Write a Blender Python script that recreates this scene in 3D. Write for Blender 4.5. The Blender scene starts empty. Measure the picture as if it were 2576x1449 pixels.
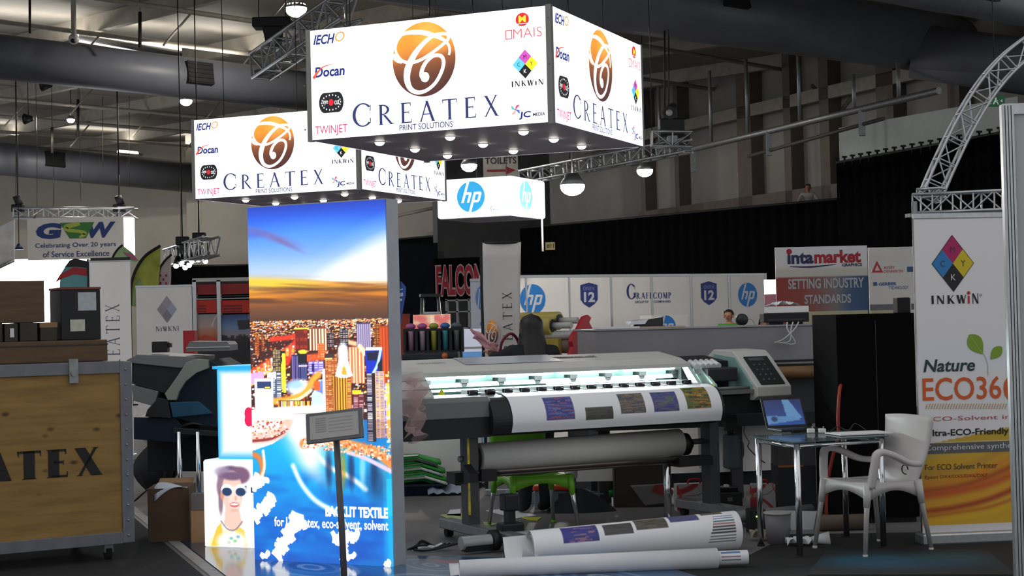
import bpy, bmesh, math, random
import numpy as np
from mathutils import Matrix, Vector, Euler
random.seed(7); rng = np.random.default_rng(7)
SC = bpy.context.scene
COL = SC.collection
# ------------------------------------------------------------------ camera
FPX = 4100.0; CX, CY = 1288.0, 724.5; EYE = 1.55
PITCH = math.atan(83.5/FPX); ROLL = math.radians(-1.4)
RM = Matrix.Rotation(math.pi/2+PITCH, 4, 'X') @ Matrix.Rotation(ROLL, 4, 'Z')
cam = bpy.data.cameras.new('camera'); camo = bpy.data.objects.new('camera', cam); COL.objects.link(camo)
cam.sensor_width = 36; cam.lens = FPX/2576*36; cam.clip_start = .1; cam.clip_end = 300
camo.matrix_world = Matrix.Translation((0,0,EYE)) @ RM
SC.camera = camo
# ------------------------------------------------------------------ light and exposure
SC.view_settings.view_transform = 'Standard'; SC.view_settings.look = 'None'
SC.view_settings.exposure = 0; SC.view_settings.gamma = 1; SC.view_settings.use_curve_mapping = False
SC.cycles.max_bounces = 5; SC.cycles.diffuse_bounces = 3; SC.cycles.glossy_bounces = 3
SC.cycles.transparent_max_bounces = 8; SC.cycles.sample_clamp_indirect = 4
w = bpy.data.worlds.new('hall_ambient'); SC.world = w; w.use_nodes = True  # even ambient fill standing in for the unmodelled rest of the hall
w.node_tree.nodes['Background'].inputs[0].default_value = (.95, .97, 1, 1)
w.node_tree.nodes['Background'].inputs[1].default_value = .72
def lamp(name, kind, loc, power, col=(1,1,1), size=1, size_y=None, rot=None, target=None, spot=None):
    l = bpy.data.lights.new(name, kind); l.energy = power; l.color = col
    if kind == 'AREA':
        l.size = size
        if size_y: l.shape = 'RECTANGLE'; l.size_y = size_y
    else: l.shadow_soft_size = size
    if spot: l.spot_size = spot; l.spot_blend = .08
    o = bpy.data.objects.new(name, l); COL.objects.link(o); o.location = loc
    if target is not None: o.rotation_euler = (Vector(target)-Vector(loc)).to_track_quat('-Z','Y').to_euler()
    if rot: o.rotation_euler = rot
    return o
# ------------------------------------------------------------------ pixel <-> place
def ray(px, py):
    return RM.to_3x3() @ Vector(((px-CX)/FPX, -(py-CY)/FPX, -1))
def at(px, py, y):                       # the point seen at that pixel, y metres down the hall
    d = ray(px, py); return Vector((0,0,EYE)) + d*(y/d.y)
def G(px, py, h=0.0):                    # the point of height h seen at that pixel
    d = ray(px, py); return Vector((0,0,EYE)) + d*((h-EYE)/d.z)
def lin(c): c = np.asarray(c, float); return np.where(c <= .04045, c/12.92, ((c+.055)/1.055)**2.4)
def rgb(s):
    if isinstance(s, str):
        s = s.lstrip('#'); s = [int(s[i:i+2],16)/255 for i in (0,2,4)]
    return tuple(lin(s))
# lamps: an unseen overhead area lamp added as fill light, and the strip lights lying on top of the air ducts
lamp('overhead_fill', 'AREA', (-9, 12, 8.6), 260, (1,.98,.95), 8, 8, rot=(0,0,0))
for _n, _a, _b in (('duct_strip_light', at(-250,30,42)-Vector((0,0,.6)), at(620,105,47.5)-Vector((0,0,.6))), ('duct_strip_light_far', at(-350,280,63)-Vector((0,0,.5)), at(600,350,74)-Vector((0,0,.5)))):
    _d = _b-_a
    lamp(_n, 'AREA', (_a+_b)/2, 200, (1,.95,.86), _d.length, .5, rot=(math.pi, 0, math.atan2(_d.y,_d.x)))
# ------------------------------------------------------------------ materials
MATS = {}
def mat(name, col, rough=.55, metal=0, var=.12, scale=6, emit=0, stretch=None, bump=0, spec=.4, sample=True, alpha=1):
    if name in MATS: return MATS[name]
    m = bpy.data.materials.new(name); m.use_nodes = True; MATS[name] = m
    nt = m.node_tree; N, L = nt.nodes, nt.links; b = N['Principled BSDF']
    c = rgb(col)
    b.inputs['Roughness'].default_value = rough; b.inputs['Metallic'].default_value = metal
    b.inputs['Specular IOR Level'].default_value = spec
    if alpha < 1: b.inputs['Alpha'].default_value = alpha
    tc = N.new('ShaderNodeTexCoord'); mp = N.new('ShaderNodeMapping'); nz = N.new('ShaderNodeTexNoise')
    if stretch: mp.inputs['Scale'].default_value = stretch
    nz.inputs['Scale'].default_value = scale; nz.inputs['Detail'].default_value = 4
    L.new(tc.outputs['Object'], mp.inputs[0]); L.new(mp.outputs[0], nz.inputs['Vector'])
    rp = N.new('ShaderNodeValToRGB')
    rp.color_ramp.elements[0].position = .3; rp.color_ramp.elements[1].position = .7
    rp.color_ramp.elements[0].color = tuple(x*(1-var) for x in c)+(1,)
    rp.color_ramp.elements[1].color = tuple(min(1,x*(1+var)) for x in c)+(1,)
    L.new(nz.outputs['Fac'], rp.inputs[0]); L.new(rp.outputs[0], b.inputs['Base Color'])
    if emit:
        L.new(rp.outputs[0], b.inputs['Emission Color']); b.inputs['Emission Strength'].default_value = emit
        if not sample: m.cycles.emission_sampling = 'NONE'
    if bump:
        bp = N.new('ShaderNodeBump'); bp.inputs['Strength'].default_value = bump; bp.inputs['Distance'].default_value = .02
        L.new(nz.outputs['Fac'], bp.inputs['Height']); L.new(bp.outputs[0], b.inputs['Normal'])
    return m
def ink(name, col, glow=0):               # printing; glow > 0 where a lamp stands behind the print
    return mat(name+('_backlit' if glow else ''), col, .5, 0, .05, 9, glow*1.0, sample=False)
def attr_mat(name, emit=0, rough=.5, base=True):
    if name in MATS: return MATS[name]
    m = bpy.data.materials.new(name); m.use_nodes = True; MATS[name] = m
    nt = m.node_tree; b = nt.nodes['Principled BSDF']; a = nt.nodes.new('ShaderNodeAttribute'); a.attribute_name = 'Col'
    b.inputs['Roughness'].default_value = rough
    if base: nt.links.new(a.outputs['Color'], b.inputs['Base Color'])
    else: b.inputs['Base Color'].default_value = (.05,.05,.05,1)
    if emit:
        nt.links.new(a.outputs['Color'], b.inputs['Emission Color']); b.inputs['Emission Strength'].default_value = emit
    return m
# ------------------------------------------------------------------ mesh builder
class B:
    def __init__(s): s.bm = bmesh.new(); s.mats = []; s.mi = 0; s.M = Matrix(); s.smooth = False
    def use(s, m):
        if m not in s.mats: s.mats.append(m)
        s.mi = s.mats.index(m); return s
    def v(s, p): return s.bm.verts.new(s.M @ Vector(p))
    def f(s, vs, smooth=None):
        try: f = s.bm.faces.new(vs)
        except ValueError: return None
        f.material_index = s.mi; f.smooth = s.smooth if smooth is None else smooth; return f
    def box(s, lo, hi, taper=0, bev=0):
        (x0,y0,z0),(x1,y1,z1) = lo, hi
        vs = [s.v(p) for p in ((x0,y0,z0),(x1,y0,z0),(x1,y1,z0),(x0,y1,z0),
              (x0+taper,y0+taper,z1),(x1-taper,y0+taper,z1),(x1-taper,y1-taper,z1),(x0+taper,y1-taper,z1))]
        fs = [s.f([vs[i] for i in q], False) for q in ((3,2,1,0),(4,5,6,7),(0,1,5,4),(1,2,6,5),(2,3,7,6),(3,0,4,7))]
        if bev:
            es = list({e for f in fs for e in f.edges})
            r = bmesh.ops.bevel(s.bm, geom=es, offset=bev, segments=2, profile=.5, affect='EDGES')
            for f in r['faces']: f.material_index = s.mi
        return s
    def cyl(s, p, q, r, r2=None, n=14, cap=True):
        p, q = Vector(p), Vector(q); r2 = r if r2 is None else r2
        d = (q-p).normalized(); a = d.orthogonal().normalized(); b = d.cross(a)
        ring = lambda c, rr: [s.v(c+(a*math.cos(t)+b*math.sin(t))*rr) for t in [2*math.pi*i/n for i in range(n)]]
        A, C = ring(p, r), ring(q, r2)
        for i in range(n): s.f([A[i],A[(i+1)%n],C[(i+1)%n],C[i]], True)
        if cap: s.f(A[::-1], False); s.f(C, False)
        return s
    def tube(s, pts, r, n=8, cap=True):
        pts = [Vector(p) for p in pts]; rs = r if isinstance(r,(list,tuple)) else [r]*len(pts); prev = None; rings = []
        for i, p in enumerate(pts):
            d = (pts[min(i+1,len(pts)-1)]-pts[max(i-1,0)]).normalized()
            a = d.orthogonal().normalized() if prev is None else (prev-d*prev.dot(d)).normalized()
            prev = a; b = d.cross(a)
            rings.append([s.v(p+(a*math.cos(t)+b*math.sin(t))*rs[i]) for t in [2*math.pi*k/n for k in range(n)]])
        for A, C in zip(rings, rings[1:]):
            for i in range(n): s.f([A[i],A[(i+1)%n],C[(i+1)%n],C[i]], True)
        if cap: s.f(rings[0][::-1], False); s.f(rings[-1], False)
        return s
    def prism(s, poly, a, b, axis='x'):    # polygon (two coords) extruded along an axis from a to b
        def P(u, v, t): return (t,u,v) if axis == 'x' else ((u,t,v) if axis == 'y' else (u,v,t))
        A = [s.v(P(u,v,a)) for u, v in poly]; C = [s.v(P(u,v,b)) for u, v in poly]; n = len(poly)
        s.f(A[::-1], False); s.f(C, False)
        for i in range(n): s.f([A[i],A[(i+1)%n],C[(i+1)%n],C[i]], False)
        return s
    def poly(s, pts, d=0):                 # flat polygon in the (u, v) plane, d in front of it
        s.f([s.v((u,v,d)) for u, v in pts], False); return s
    def rect(s, u0, v0, u1, v1, d=0): return s.poly([(u0,v0),(u1,v0),(u1,v1),(u0,v1)], d)
    def ell(s, cu, cv, ru, rv=None, d=0, n=28):
        rv = ru if rv is None else rv
        return s.poly([(cu+ru*math.cos(2*math.pi*i/n), cv+rv*math.sin(2*math.pi*i/n)) for i in range(n)], d)
    def ribbon(s, pts, ws, d=0, sub=6):     # smooth painted stroke of changing width
        P = spline(pts, sub); n = len(P); W = np.interp(np.linspace(0,1,n), np.linspace(0,1,len(ws)), ws); pr = None
        for i in range(n):
            a, b = P[max(i-1,0)], P[min(i+1,n-1)]; dx, dy = b[0]-a[0], b[1]-a[1]; l = math.hypot(dx,dy) or 1
            nx, ny = -dy/l*W[i]/2, dx/l*W[i]/2
            cur = (s.v((P[i][0]+nx,P[i][1]+ny,d)), s.v((P[i][0]-nx,P[i][1]-ny,d)))
            if pr: s.f([pr[0],pr[1],cur[1],cur[0]], False)
            pr = cur
        return s
    def grid(s, fn, nu, nv, smooth=True):
        V = [[s.v(fn(i/nu, j/nv)) for j in range(nv+1)] for i in range(nu+1)]
        for i in range(nu):
            for j in range(nv): s.f([V[i][j],V[i+1][j],V[i+1][j+1],V[i][j+1]], smooth)
        return s
    def ball(s, c, r, n=14, m=9):
        c = Vector(c); r = (r,r,r) if not isinstance(r,(tuple,list)) else r
        return s.grid(lambda a, b: (c.x+r[0]*math.cos(2*math.pi*a)*math.sin(math.pi*b), c.y+r[1]*math.sin(2*math.pi*a)*math.sin(math.pi*b), c.z-r[2]*math.cos(math.pi*b)), n, m)
    def text(s, txt, u0, v0, u1, v1, d=0, bold=0, shear=0, rot=0):
        V, F = glyphs(txt, bold, shear)
        w_, h_ = u1-u0, v1-v0
        if rot == 90: pts = [(u0+(1-y)*w_, v0+x*h_) for x, y in V]
        else: pts = [(u0+x*w_, v0+y*h_) for x, y in V]
        vs = [s.v((p[0],p[1],d)) for p in pts]
        for f in F: s.f([vs[i] for i in f], False)
        return s
    def serif(s, txt, u0, v0, u1, v1, d=0, T=.13, t=.045, big=1.0, rot=0, gap=.22):
        x = 0; items = []
        for k, ch in enumerate(txt):
            if ch == ' ': x += .4; continue
            sc = big if k == 0 else 1.0
            ps, a = serif_glyph(ch, T, t); items.append((x, sc, ps)); x += a*sc+gap
        x -= gap; kx, ky = (u1-u0)/x, (v1-v0)/big
        if rot: kx, ky = (v1-v0)/x, (u1-u0)/big
        for ox, sc, ps in items:
            for p in ps:
                q = [((ox+a*sc)*kx, b*sc*ky) for a, b in p]
                s.poly([(u1-b, v0+a) for a, b in q] if rot else [(u0+a, v0+b) for a, b in q], d)
        return s
    def join(s): bmesh.ops.remove_doubles(s.bm, verts=s.bm.verts, dist=1e-5); return s
    def mesh(s, name):
        me = bpy.data.meshes.new(name); s.bm.normal_update(); s.bm.to_mesh(me); s.bm.free()
        for m in s.mats: me.materials.append(m)
        return me
def spline(pts, sub=6):
    if sub < 2 or len(pts) < 3: return list(pts)
    out = []; n = len(pts)
    for i in range(n-1):
        p = [pts[max(i-1,0)], pts[i], pts[i+1], pts[min(i+2,n-1)]]
        for k in range(sub):
            t = k/sub
            out.append(tuple(.5*((2*p[1][j])+(-p[0][j]+p[2][j])*t+(2*p[0][j]-5*p[1][j]+4*p[2][j]-p[3][j])*t*t+(-p[0][j]+3*p[1][j]-3*p[2][j]+p[3][j])*t**3) for j in range(len(pts[0]))))
    out.append(tuple(pts[-1])); return out
GC = {}
def glyphs(txt, bold=0, shear=0):
    k = (txt, bold, shear)
    if k in GC: return GC[k]
    cu = bpy.data.curves.new('lettering', 'FONT'); cu.body = txt; cu.offset = bold; cu.shear = shear; cu.resolution_u = 3
    o = bpy.data.objects.new('lettering', cu); COL.objects.link(o)
    dg = bpy.context.evaluated_depsgraph_get(); me = bpy.data.meshes.new_from_object(o.evaluated_get(dg))
    V = np.array([tuple(v.co[:2]) for v in me.vertices]); F = [tuple(p.vertices) for p in me.polygons]
    bpy.data.objects.remove(o); bpy.data.meshes.remove(me); bpy.data.curves.remove(cu)
    lo, hi = V.min(0), V.max(0); V = (V-lo)/(hi-lo)
    GC[k] = (V.tolist(), F); return GC[k]
def serif_glyph(ch, T, t):
    sl, st = .07, .035            # serif length, thickness
    def bar(a, b, w):             # stroke with horizontal ends
        (x0,y0),(x1,y1) = a, b; return [(x0-w/2,y0),(x0+w/2,y0),(x1+w/2,y1),(x1-w/2,y1)]
    def srf(x, y, w, up): return [(x-w/2-sl,y),(x+w/2+sl,y),(x+w/2+sl*.3,y+st*up),(x-w/2-sl*.3,y+st*up)]
    def hb(x0, x1, y, h): return [(x0,y),(x1,y),(x1,y+h),(x0,y+h)]
    def tip(x, y, dy, w=.035): return [(x-w,y),(x+w*.4,y),(x+w*.7,y+dy),(x-w*.1,y+dy)]
    def arc(cx, cy, rx, ry, a0, a1, wt, wn, n=22):     # thick at the sides, thin at the top
        A, C = [], []
        for i in range(n+1):
            an = math.radians(a0+(a1-a0)*i/n); c, s_ = math.cos(an), math.sin(an)
            A.append((cx+rx*c, cy+ry*s_)); C.append((cx+(rx-wt)*c, cy+(ry-wn)*s_))
        return [[A[i],A[i+1],C[i+1],C[i]] for i in range(n)]
    S = lambda x, w: [bar((x,0),(x,1),w), srf(x,0,w,1), srf(x,1,w,-1)]
    if ch in 'CG':
        p = arc(.5,.5,.5,.52,42,318,T*1.1,t) + [tip(.86,.66,.26), tip(.86,.34,-.2)]
        if ch == 'G': p += [bar((.84,.1),(.84,.42),T), srf(.84,.42,T,-1)]
        return p, .92
    if ch == 'O': return arc(.5,.5,.5,.52,0,360,T*1.1,t), 1.0
    if ch == 'R': return S(.16,T)+arc(.22,.74,.4,.26,-90,90,T,t,12)+[bar((.34,.48),(.74,0),T), srf(.76,0,T*.8,1)], .85
    if ch == 'P': return S(.16,T)+arc(.22,.72,.42,.28,-90,90,T,t,12), .66
    if ch == 'E': return S(.16,T)+[hb(.1,.6,0,t),hb(.1,.56,1-t,t),hb(.16,.48,.5,t),tip(.6,0,.2),tip(.56,1,-.18),tip(.48,.43,.19,.02)], .66
    if ch == 'F': return S(.16,T)+[hb(.1,.56,1-t,t),hb(.16,.48,.5,t),tip(.56,1,-.18),tip(.48,.43,.19,.02)], .6
    if ch == 'A': return [bar((.1,0),(.44,1),t*1.3), bar((.76,0),(.42,1),T), hb(.2,.66,.33,t), srf(.1,0,t,1), srf(.76,0,T*.7,1)], .88
    if ch == 'T': return [bar((.4,0),(.4,1),T), srf(.4,0,T,1), hb(.02,.78,1-t,t), tip(.05,1,-.2), tip(.77,1,-.2)], .8
    if ch == 'X': return [bar((.68,0),(.14,1),T), bar((.12,0),(.66,1),t*1.3), srf(.12,0,t,1), srf(.7,0,T*.7,1), srf(.14,1,T*.7,-1), srf(.66,1,t,-1)], .8
    if ch == 'I': return S(.16,T), .32
    if ch == 'i': return [bar((.16,0),(.16,.7),T), srf(.16,0,T,1), srf(.12,.7,T,-1)], .32
    if ch == 'N': return [bar((.14,0),(.14,1),t*1.3), bar((.8,0),(.8,1),t*1.3), bar((.76,0),(.16,1),T), srf(.14,0,t,1), srf(.8,1,t,-1), srf(.12,1,t,-1)], .94
    if ch == 'K': return S(.16,T)+[bar((.24,.46),(.7,1),t*1.3), bar((.72,0),(.32,.58),T), srf(.74,0,T*.6,1), srf(.7,1,t,-1)], .84
    if ch == 'W': return [bar((.3,0),(.06,1),T), bar((.3,0),(.52,1),t*1.3), bar((.74,0),(.5,1),T), bar((.74,0),(.98,1),t*1.3), srf(.06,1,T*.6,-1), srf(.98,1,t,-1)], 1.04
    if ch == 'M': return [bar((.12,0),(.16,1),t*1.3), bar((.5,0),(.18,1),T), bar((.5,0),(.84,1),t*1.3), bar((.88,0),(.84,1),T), srf(.12,0,t,1), srf(.88,0,T*.6,1)], 1.02
    return [], .4
# ------------------------------------------------------------------ objects
def obj(name, b, m=None, parent=None, M=None, bevel=0, solid=0, label=None):
    me = b if isinstance(b, bpy.types.Mesh) else b.mesh(name)
    o = bpy.data.objects.new(name, me); COL.objects.link(o)
    if m is not None and not me.materials: me.materials.append(m)
    if parent is not None: o.parent = parent
    if M is not None: o.matrix_local = M
    if solid: md = o.modifiers.new('thickness','SOLIDIFY'); md.thickness = solid; md.offset = 0
    if bevel:
        md = o.modifiers.new('edges','BEVEL'); md.width = bevel; md.segments = 2; md.limit_method = 'ANGLE'; md.angle_limit = .7
    if label: o['label'] = label
    return o
def tag(o, label, cat, group=None, kind=None):
    o['label'] = label; o['category'] = cat
    if group: o['group'] = group
    if kind: o['kind'] = kind
    return o
def thing(name, label, cat, loc=(0,0,0), rz=0, group=None):
    o = bpy.data.objects.new(name, None); COL.objects.link(o); o.empty_display_size = .1
    o.location = loc; o.rotation_euler = (0,0,math.radians(rz)); return tag(o, label, cat, group)
def struct(name, b, m=None):
    o = obj(name, b, m); o['kind'] = 'structure'; return o
def dup(root, loc=None, rz=None, label=None):
    r = root.copy(); COL.objects.link(r)
    if loc is not None: r.location = loc
    if rz is not None: r.rotation_euler = (0,0,math.radians(rz))
    if label: r['label'] = label
    for ch in list(root.children):
        c = ch.copy(); COL.objects.link(c); c.parent = r
        for g in list(ch.children):
            e = g.copy(); COL.objects.link(e); e.parent = c
    return r
def FACE(x=0, y=0, z=0): return Matrix(((1,0,0,x),(0,0,-1,y),(0,1,0,z),(0,0,0,1)))      # sheet facing local -y
def SIDE(x=0, y=0, z=0): return Matrix(((0,0,1,x),(1,0,0,y),(0,1,0,z),(0,0,0,1)))       # sheet facing local +x
def TOP(x=0, y=0, z=0): return Matrix.Translation((x,y,z))
def painted(name, img, W, H, m, parent=None, M=None, fn=None):   # a print: a fine mesh with a colour per point; img rows run from the top
    h_, w_ = img.shape[:2]
    U, V = np.meshgrid(np.linspace(0,W,w_), np.linspace(H,0,h_))
    co = np.stack([U,V,np.zeros_like(U)],-1).reshape(-1,3)
    if fn is not None: co = fn(co)
    i = np.arange(h_*w_).reshape(h_,w_)
    q = np.stack([i[1:,:-1],i[1:,1:],i[:-1,1:],i[:-1,:-1]],-1).reshape(-1,4)
    me = bpy.data.meshes.new(name); me.vertices.add(len(co)); me.vertices.foreach_set('co', co.astype(np.float32).ravel())
    me.loops.add(q.size); me.loops.foreach_set('vertex_index', q.ravel().astype(np.int32))
    me.polygons.add(len(q)); me.polygons.foreach_set('loop_start', np.arange(0,q.size,4,dtype=np.int32))
    me.update(calc_edges=True)
    a = me.color_attributes.new('Col','FLOAT_COLOR','POINT')
    c = np.concatenate([lin(np.clip(img,0,1)), np.ones((h_,w_,1))],-1)
    a.data.foreach_set('color', c.astype(np.float32).ravel()); me.materials.append(m)
    return obj(name, me, None, parent, M)
class Paint:                             # small raster, coordinates 0..1 from the top left
    def __init__(s, w_, h_, bg=(1,1,1)):
        s.a = np.ones((h_,w_,3))*np.array(bg); s.w, s.h = w_, h_
        s.x, s.y = np.meshgrid(np.linspace(0,1,w_), np.linspace(0,1,h_))
    def vgrad(s, ys, cols):
        for k in range(3): s.a[...,k] = np.interp(s.y, ys, [c[k]/255 for c in cols])
    def mix(s, mask, c): s.a += mask[...,None]*(np.array(c)/255-s.a)
    def rect(s, x0, y0, x1, y1, c, o=1):
        i0, i1, j0, j1 = int(y0*s.h), max(int(y0*s.h)+1,int(y1*s.h)), int(x0*s.w), max(int(x0*s.w)+1,int(x1*s.w))
        i0, j0 = max(i0,0), max(j0,0); s.a[i0:i1,j0:j1] += o*(np.array(c)/255-s.a[i0:i1,j0:j1])
    def ell(s, cx, cy, rx, ry, c, soft=.15, o=1, rot=0):
        dx, dy = s.x-cx, s.y-cy
        if rot: ca, sa = math.cos(rot), math.sin(rot); dx, dy = dx*ca+dy*sa, -dx*sa+dy*ca
        d = np.sqrt((dx/rx)**2+(dy/ry)**2); s.mix(o*np.clip((1-d)/soft+.5,0,1), c)
    def line(s, pts, w_, c, soft=.5, o=1):
        asp = s.h/s.w*1.0; P = spline(pts,6); d = np.full(s.x.shape, 9.)
        for (x0,y0),(x1,y1) in zip(P,P[1:]):
            ax, ay, bx, by = s.x-x0, (s.y-y0)*asp, x1-x0, (y1-y0)*asp; L2 = bx*bx+by*by+1e-9
            t = np.clip((ax*bx+ay*by)/L2,0,1); d = np.minimum(d, np.hypot(ax-t*bx, ay-t*by))
        s.mix(o*np.clip((w_-d)/(soft*w_)+.0,0,1), c)
    def poly(s, pts, c, o=1):
        ins = np.zeros(s.x.shape, bool); n = len(pts)
        for i in range(n):
            (x0,y0),(x1,y1) = pts[i], pts[(i+1)%n]
            if y0 != y1: ins ^= ((y0 > s.y) != (y1 > s.y)) & (s.x < (x1-x0)*(s.y-y0)/(y1-y0)+x0)
        s.mix(o*ins.astype(float), c)
    def noise(s, amp): s.a += rng.normal(0,amp,s.a.shape[:2])[...,None]; return s
# common materials
ALU = mat('brushed_aluminium','#b4b6b8',.35,.85,.08,30); CHROME = mat('chrome','#d8dadc',.15,1,.04,10)
STEEL = mat('galvanised_steel','#8d8f90',.45,.7,.15,20); BLACK = mat('black_plastic','#141416',.5); DARK = mat('dark_grey_plastic','#2c2d30',.5)
WHITE = mat('white_board','#dcdad8',.6,0,.04); GREY = mat('mid_grey_paint','#8c8c8c',.5); LGREY = mat('light_grey_plastic','#b9b8b5',.45,0,.05)
PAPER = mat('white_paper','#d2d2d5',.6,0,.03); RUBBER = mat('rubber','#1a1a1b',.8); REDP = mat('red_paint','#b3202c',.45)
WARM = mat('backlight_white','#f6f7ff',.5,0,.03,3,1.15); LED = mat('lamp_lens','#ffffff',.3,0,0,1,14)
def vwall(name, p0, p1, z0, z1, th, m):   # upright slab between two floor points
    p0, p1 = Vector((p0[0],p0[1],0)), Vector((p1[0],p1[1],0)); d = (p1-p0).normalized(); n = Vector((-d.y,d.x,0))*th
    b = B(); A = [p0,p1,p1+n,p0+n]; lo = [b.v(p+Vector((0,0,z0))) for p in A]; hi = [b.v(p+Vector((0,0,z1))) for p in A]
    b.f(lo[::-1]); b.f(hi)
    for i in range(4): b.f([lo[i],lo[(i+1)%4],hi[(i+1)%4],hi[i]])
    return struct(name, b, m)
def truss(name, label, path, w_, h_, r, bay, m=ALU, side=None, group=None):
    """lattice truss along a path: four chords and the lacing between them"""
    path = [Vector(p) for p in path]; o = thing(name, label, 'truss', path[0], 0, group); loc = [p-path[0] for p in path]
    dirs = []
    for i in range(len(loc)): dirs.append((loc[min(i+1,len(loc)-1)]-loc[max(i-1,0)]).normalized())
    def frame(i):
        d = dirs[i]; s_ = side.normalized() if side is not None else d.cross(Vector((0,0,1))).normalized()
        return s_, s_.cross(d).normalized()
    C = [[], [], [], []]
    for i, p in enumerate(loc):
        s_, u = frame(i)
        for k, (a, b_) in enumerate(((-1,-1),(1,-1),(1,1),(-1,1))): C[k].append(p+s_*a*w_/2+u*b_*h_/2)
    for k in range(4): obj('chord', B().tube(C[k], r, 8), m, o)
    lb = B(); 
    def pt(k, t):
        f_ = t*(len(loc)-1); i = min(int(f_), len(loc)-2); return C[k][i].lerp(C[k][i+1], f_-i)
    L = sum((b_-a).length for a, b_ in zip(loc,loc[1:])); n = max(2,int(L/bay))
    for j in range(n):
        t0, t1 = j/n, (j+1)/n
        for k in range(4):
            k2 = (k+1)%4; lb.cyl(pt(k,t0) if j%2 else pt(k2,t0), pt(k2,t1) if j%2 else pt(k,t1), r*.6, n=5, cap=False)
            lb.cyl(pt(k,t0), pt(k2,t0), r*.6, n=5, cap=False)
    obj('lacing', lb, m, o); return o
# ================================================================== THE HALL
CONC = mat('hall_floor_concrete','#6a6767',.55,0,.18,1.5)
struct('floor', B().box((-40,-6,-.2),(30,82,0)), CONC)
CEIL_Z = 10.2
d1 = (at(640,215,46.9)-at(0,143,41)); d1.z = 0; d1.normalize(); d2 = Vector((d1.y,-d1.x,0))
def sheet_mat():
    m = mat('roof_sheeting','#86827b',.6,0,.1,2); nt = m.node_tree; N, L = nt.nodes, nt.links
    tc = N.new('ShaderNodeTexCoord'); mp = N.new('ShaderNodeMapping'); mp.inputs['Rotation'].default_value = (0,0,-math.atan2(d1.y,d1.x))
    wv = N.new('ShaderNodeTexWave'); wv.inputs['Scale'].default_value = 1.6; bp = N.new('ShaderNodeBump'); bp.inputs['Strength'].default_value = .6
    wv.bands_direction = 'X'
    L.new(tc.outputs['Object'], mp.inputs[0]); L.new(mp.outputs[0], wv.inputs['Vector']); L.new(wv.outputs['Fac'], bp.inputs['Height'])
    L.new(bp.outputs[0], N['Principled BSDF'].inputs['Normal']); return m
ROOF = sheet_mat(); BEAM = mat('painted_roof_steel','#a39d92',.55,0,.12,5); BEAMD = mat('dark_roof_steel','#4a4744',.55,0,.15,5)
struct('ceiling', B().box((-44,14,CEIL_Z),(34,84,CEIL_Z+.2)), ROOF)
c0 = Vector((-4,52,0)); k = 0
for i in range(-7, 8):                     # purlins along the ducts
    p = c0+d2*i*4.2; k += 1
    struct('trim_%d'%k, B().cyl(p-d1*38+Vector((0,0,CEIL_Z-.55)), p+d1*40+Vector((0,0,CEIL_Z-.55)), .07, n=6), BEAM)
for i in range(-6, 7):                     # rafters across them
    p = c0+d1*i*5.2; k += 1; b = B()
    b.M = Matrix.Translation(p+Vector((0,0,CEIL_Z-.45)))@Matrix.Rotation(math.atan2(d2.y,d2.x),4,'Z')
    b.box((-34,-.11,-.0),(34,.11,.45)); struct('trim_%d'%k, b, BEAM)
for i in range(-4, 6):                     # struts between rafter and purlin
    for j in range(-4, 5):
        p = c0+d1*i*5.2+d2*j*4.2; k += 1
        if p.y > 76 or p.y < 36 or p.x > 1: continue
        struct('trim_%d'%k, B().cyl(p+Vector((0,0,CEIL_Z-.55)), p-d1*.9+Vector((0,0,CEIL_Z-1.5)), .03, n=6), BEAM)
WALLM = mat('hall_wall_paint','#bdb7ac',.65,0,.06,.8); WALLD = mat('hall_wall_grey','#8f8c88',.65,0,.1,.8)
pA, pB_, pC = at(-300,600,76), at(1130,600,74), at(1105,600,71)
vwall('wall_back', pA, pB_, 0, CEIL_Z, .3, WALLM)
vwall('wall_back_return', at(471,600,72.6), at(760,600,72.6), 0, CEIL_Z, .3, WALLM)
# right wall: sheeting, columns, a brown parapet band
r0, r1 = at(1100,600,82), at(2900,600,40)
vwall('wall_right', r0, r1, 0, CEIL_Z, .3, WALLD)
rd = (r1-r0); rd.z = 0; RL = rd.length; rd.normalize(); rn = Vector((rd.y,-rd.x,0))
if rn.y > 0: rn = -rn
def onwall(px): # along-wall distance of the vertical seen at column px
    d = ray(px,800); a = Matrix(((d.x,-rd.x),(d.y,-rd.y))).inverted()@Vector((r0.x,r0.y)); return a[1]
COLM = mat('brown_steel_column','#69615a',.6,0,.12,3)
for px, wd in ((1655,.35),(1742,.3),(1915,.85),(2025,.4),(2120,.5),(2275,.8),(2450,.5)):
    s_ = onwall(px); p = r0+rd*s_; k += 1; b = B()
    b.M = Matrix.Translation(Vector((p.x,p.y,0))+rn*.25)@Matrix.Rotation(math.atan2(rd.y,rd.x),4,'Z')
    b.box((-wd/2,-.25,0),(wd/2,.25,CEIL_Z)); struct('trim_%d'%k, b, COLM)
for z0, z1, m, px0, px1 in ((4.6,5.6,COLM,1640,2500),(8.3,8.7,BEAM,1500,2500)):
    k += 1; a, c = r0+rd*onwall(px0), r0+rd*onwall(px1)
    vwall('trim_%d'%k, a+rn*.5, c+rn*.5, z0, z1, .2, m)
for a, c in (((2045,215),(2120,290)),((2160,225),(2110,290))):  # diagonal braces
    k += 1; P = []
    for px, py in (a, c):
        p = r0+rd*onwall(px)+rn*.6; q = at(px,py,p.y); P.append(q)
    struct('trim_%d'%k, B().cyl(P[0],P[1],.09,n=8), COLM)
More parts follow.
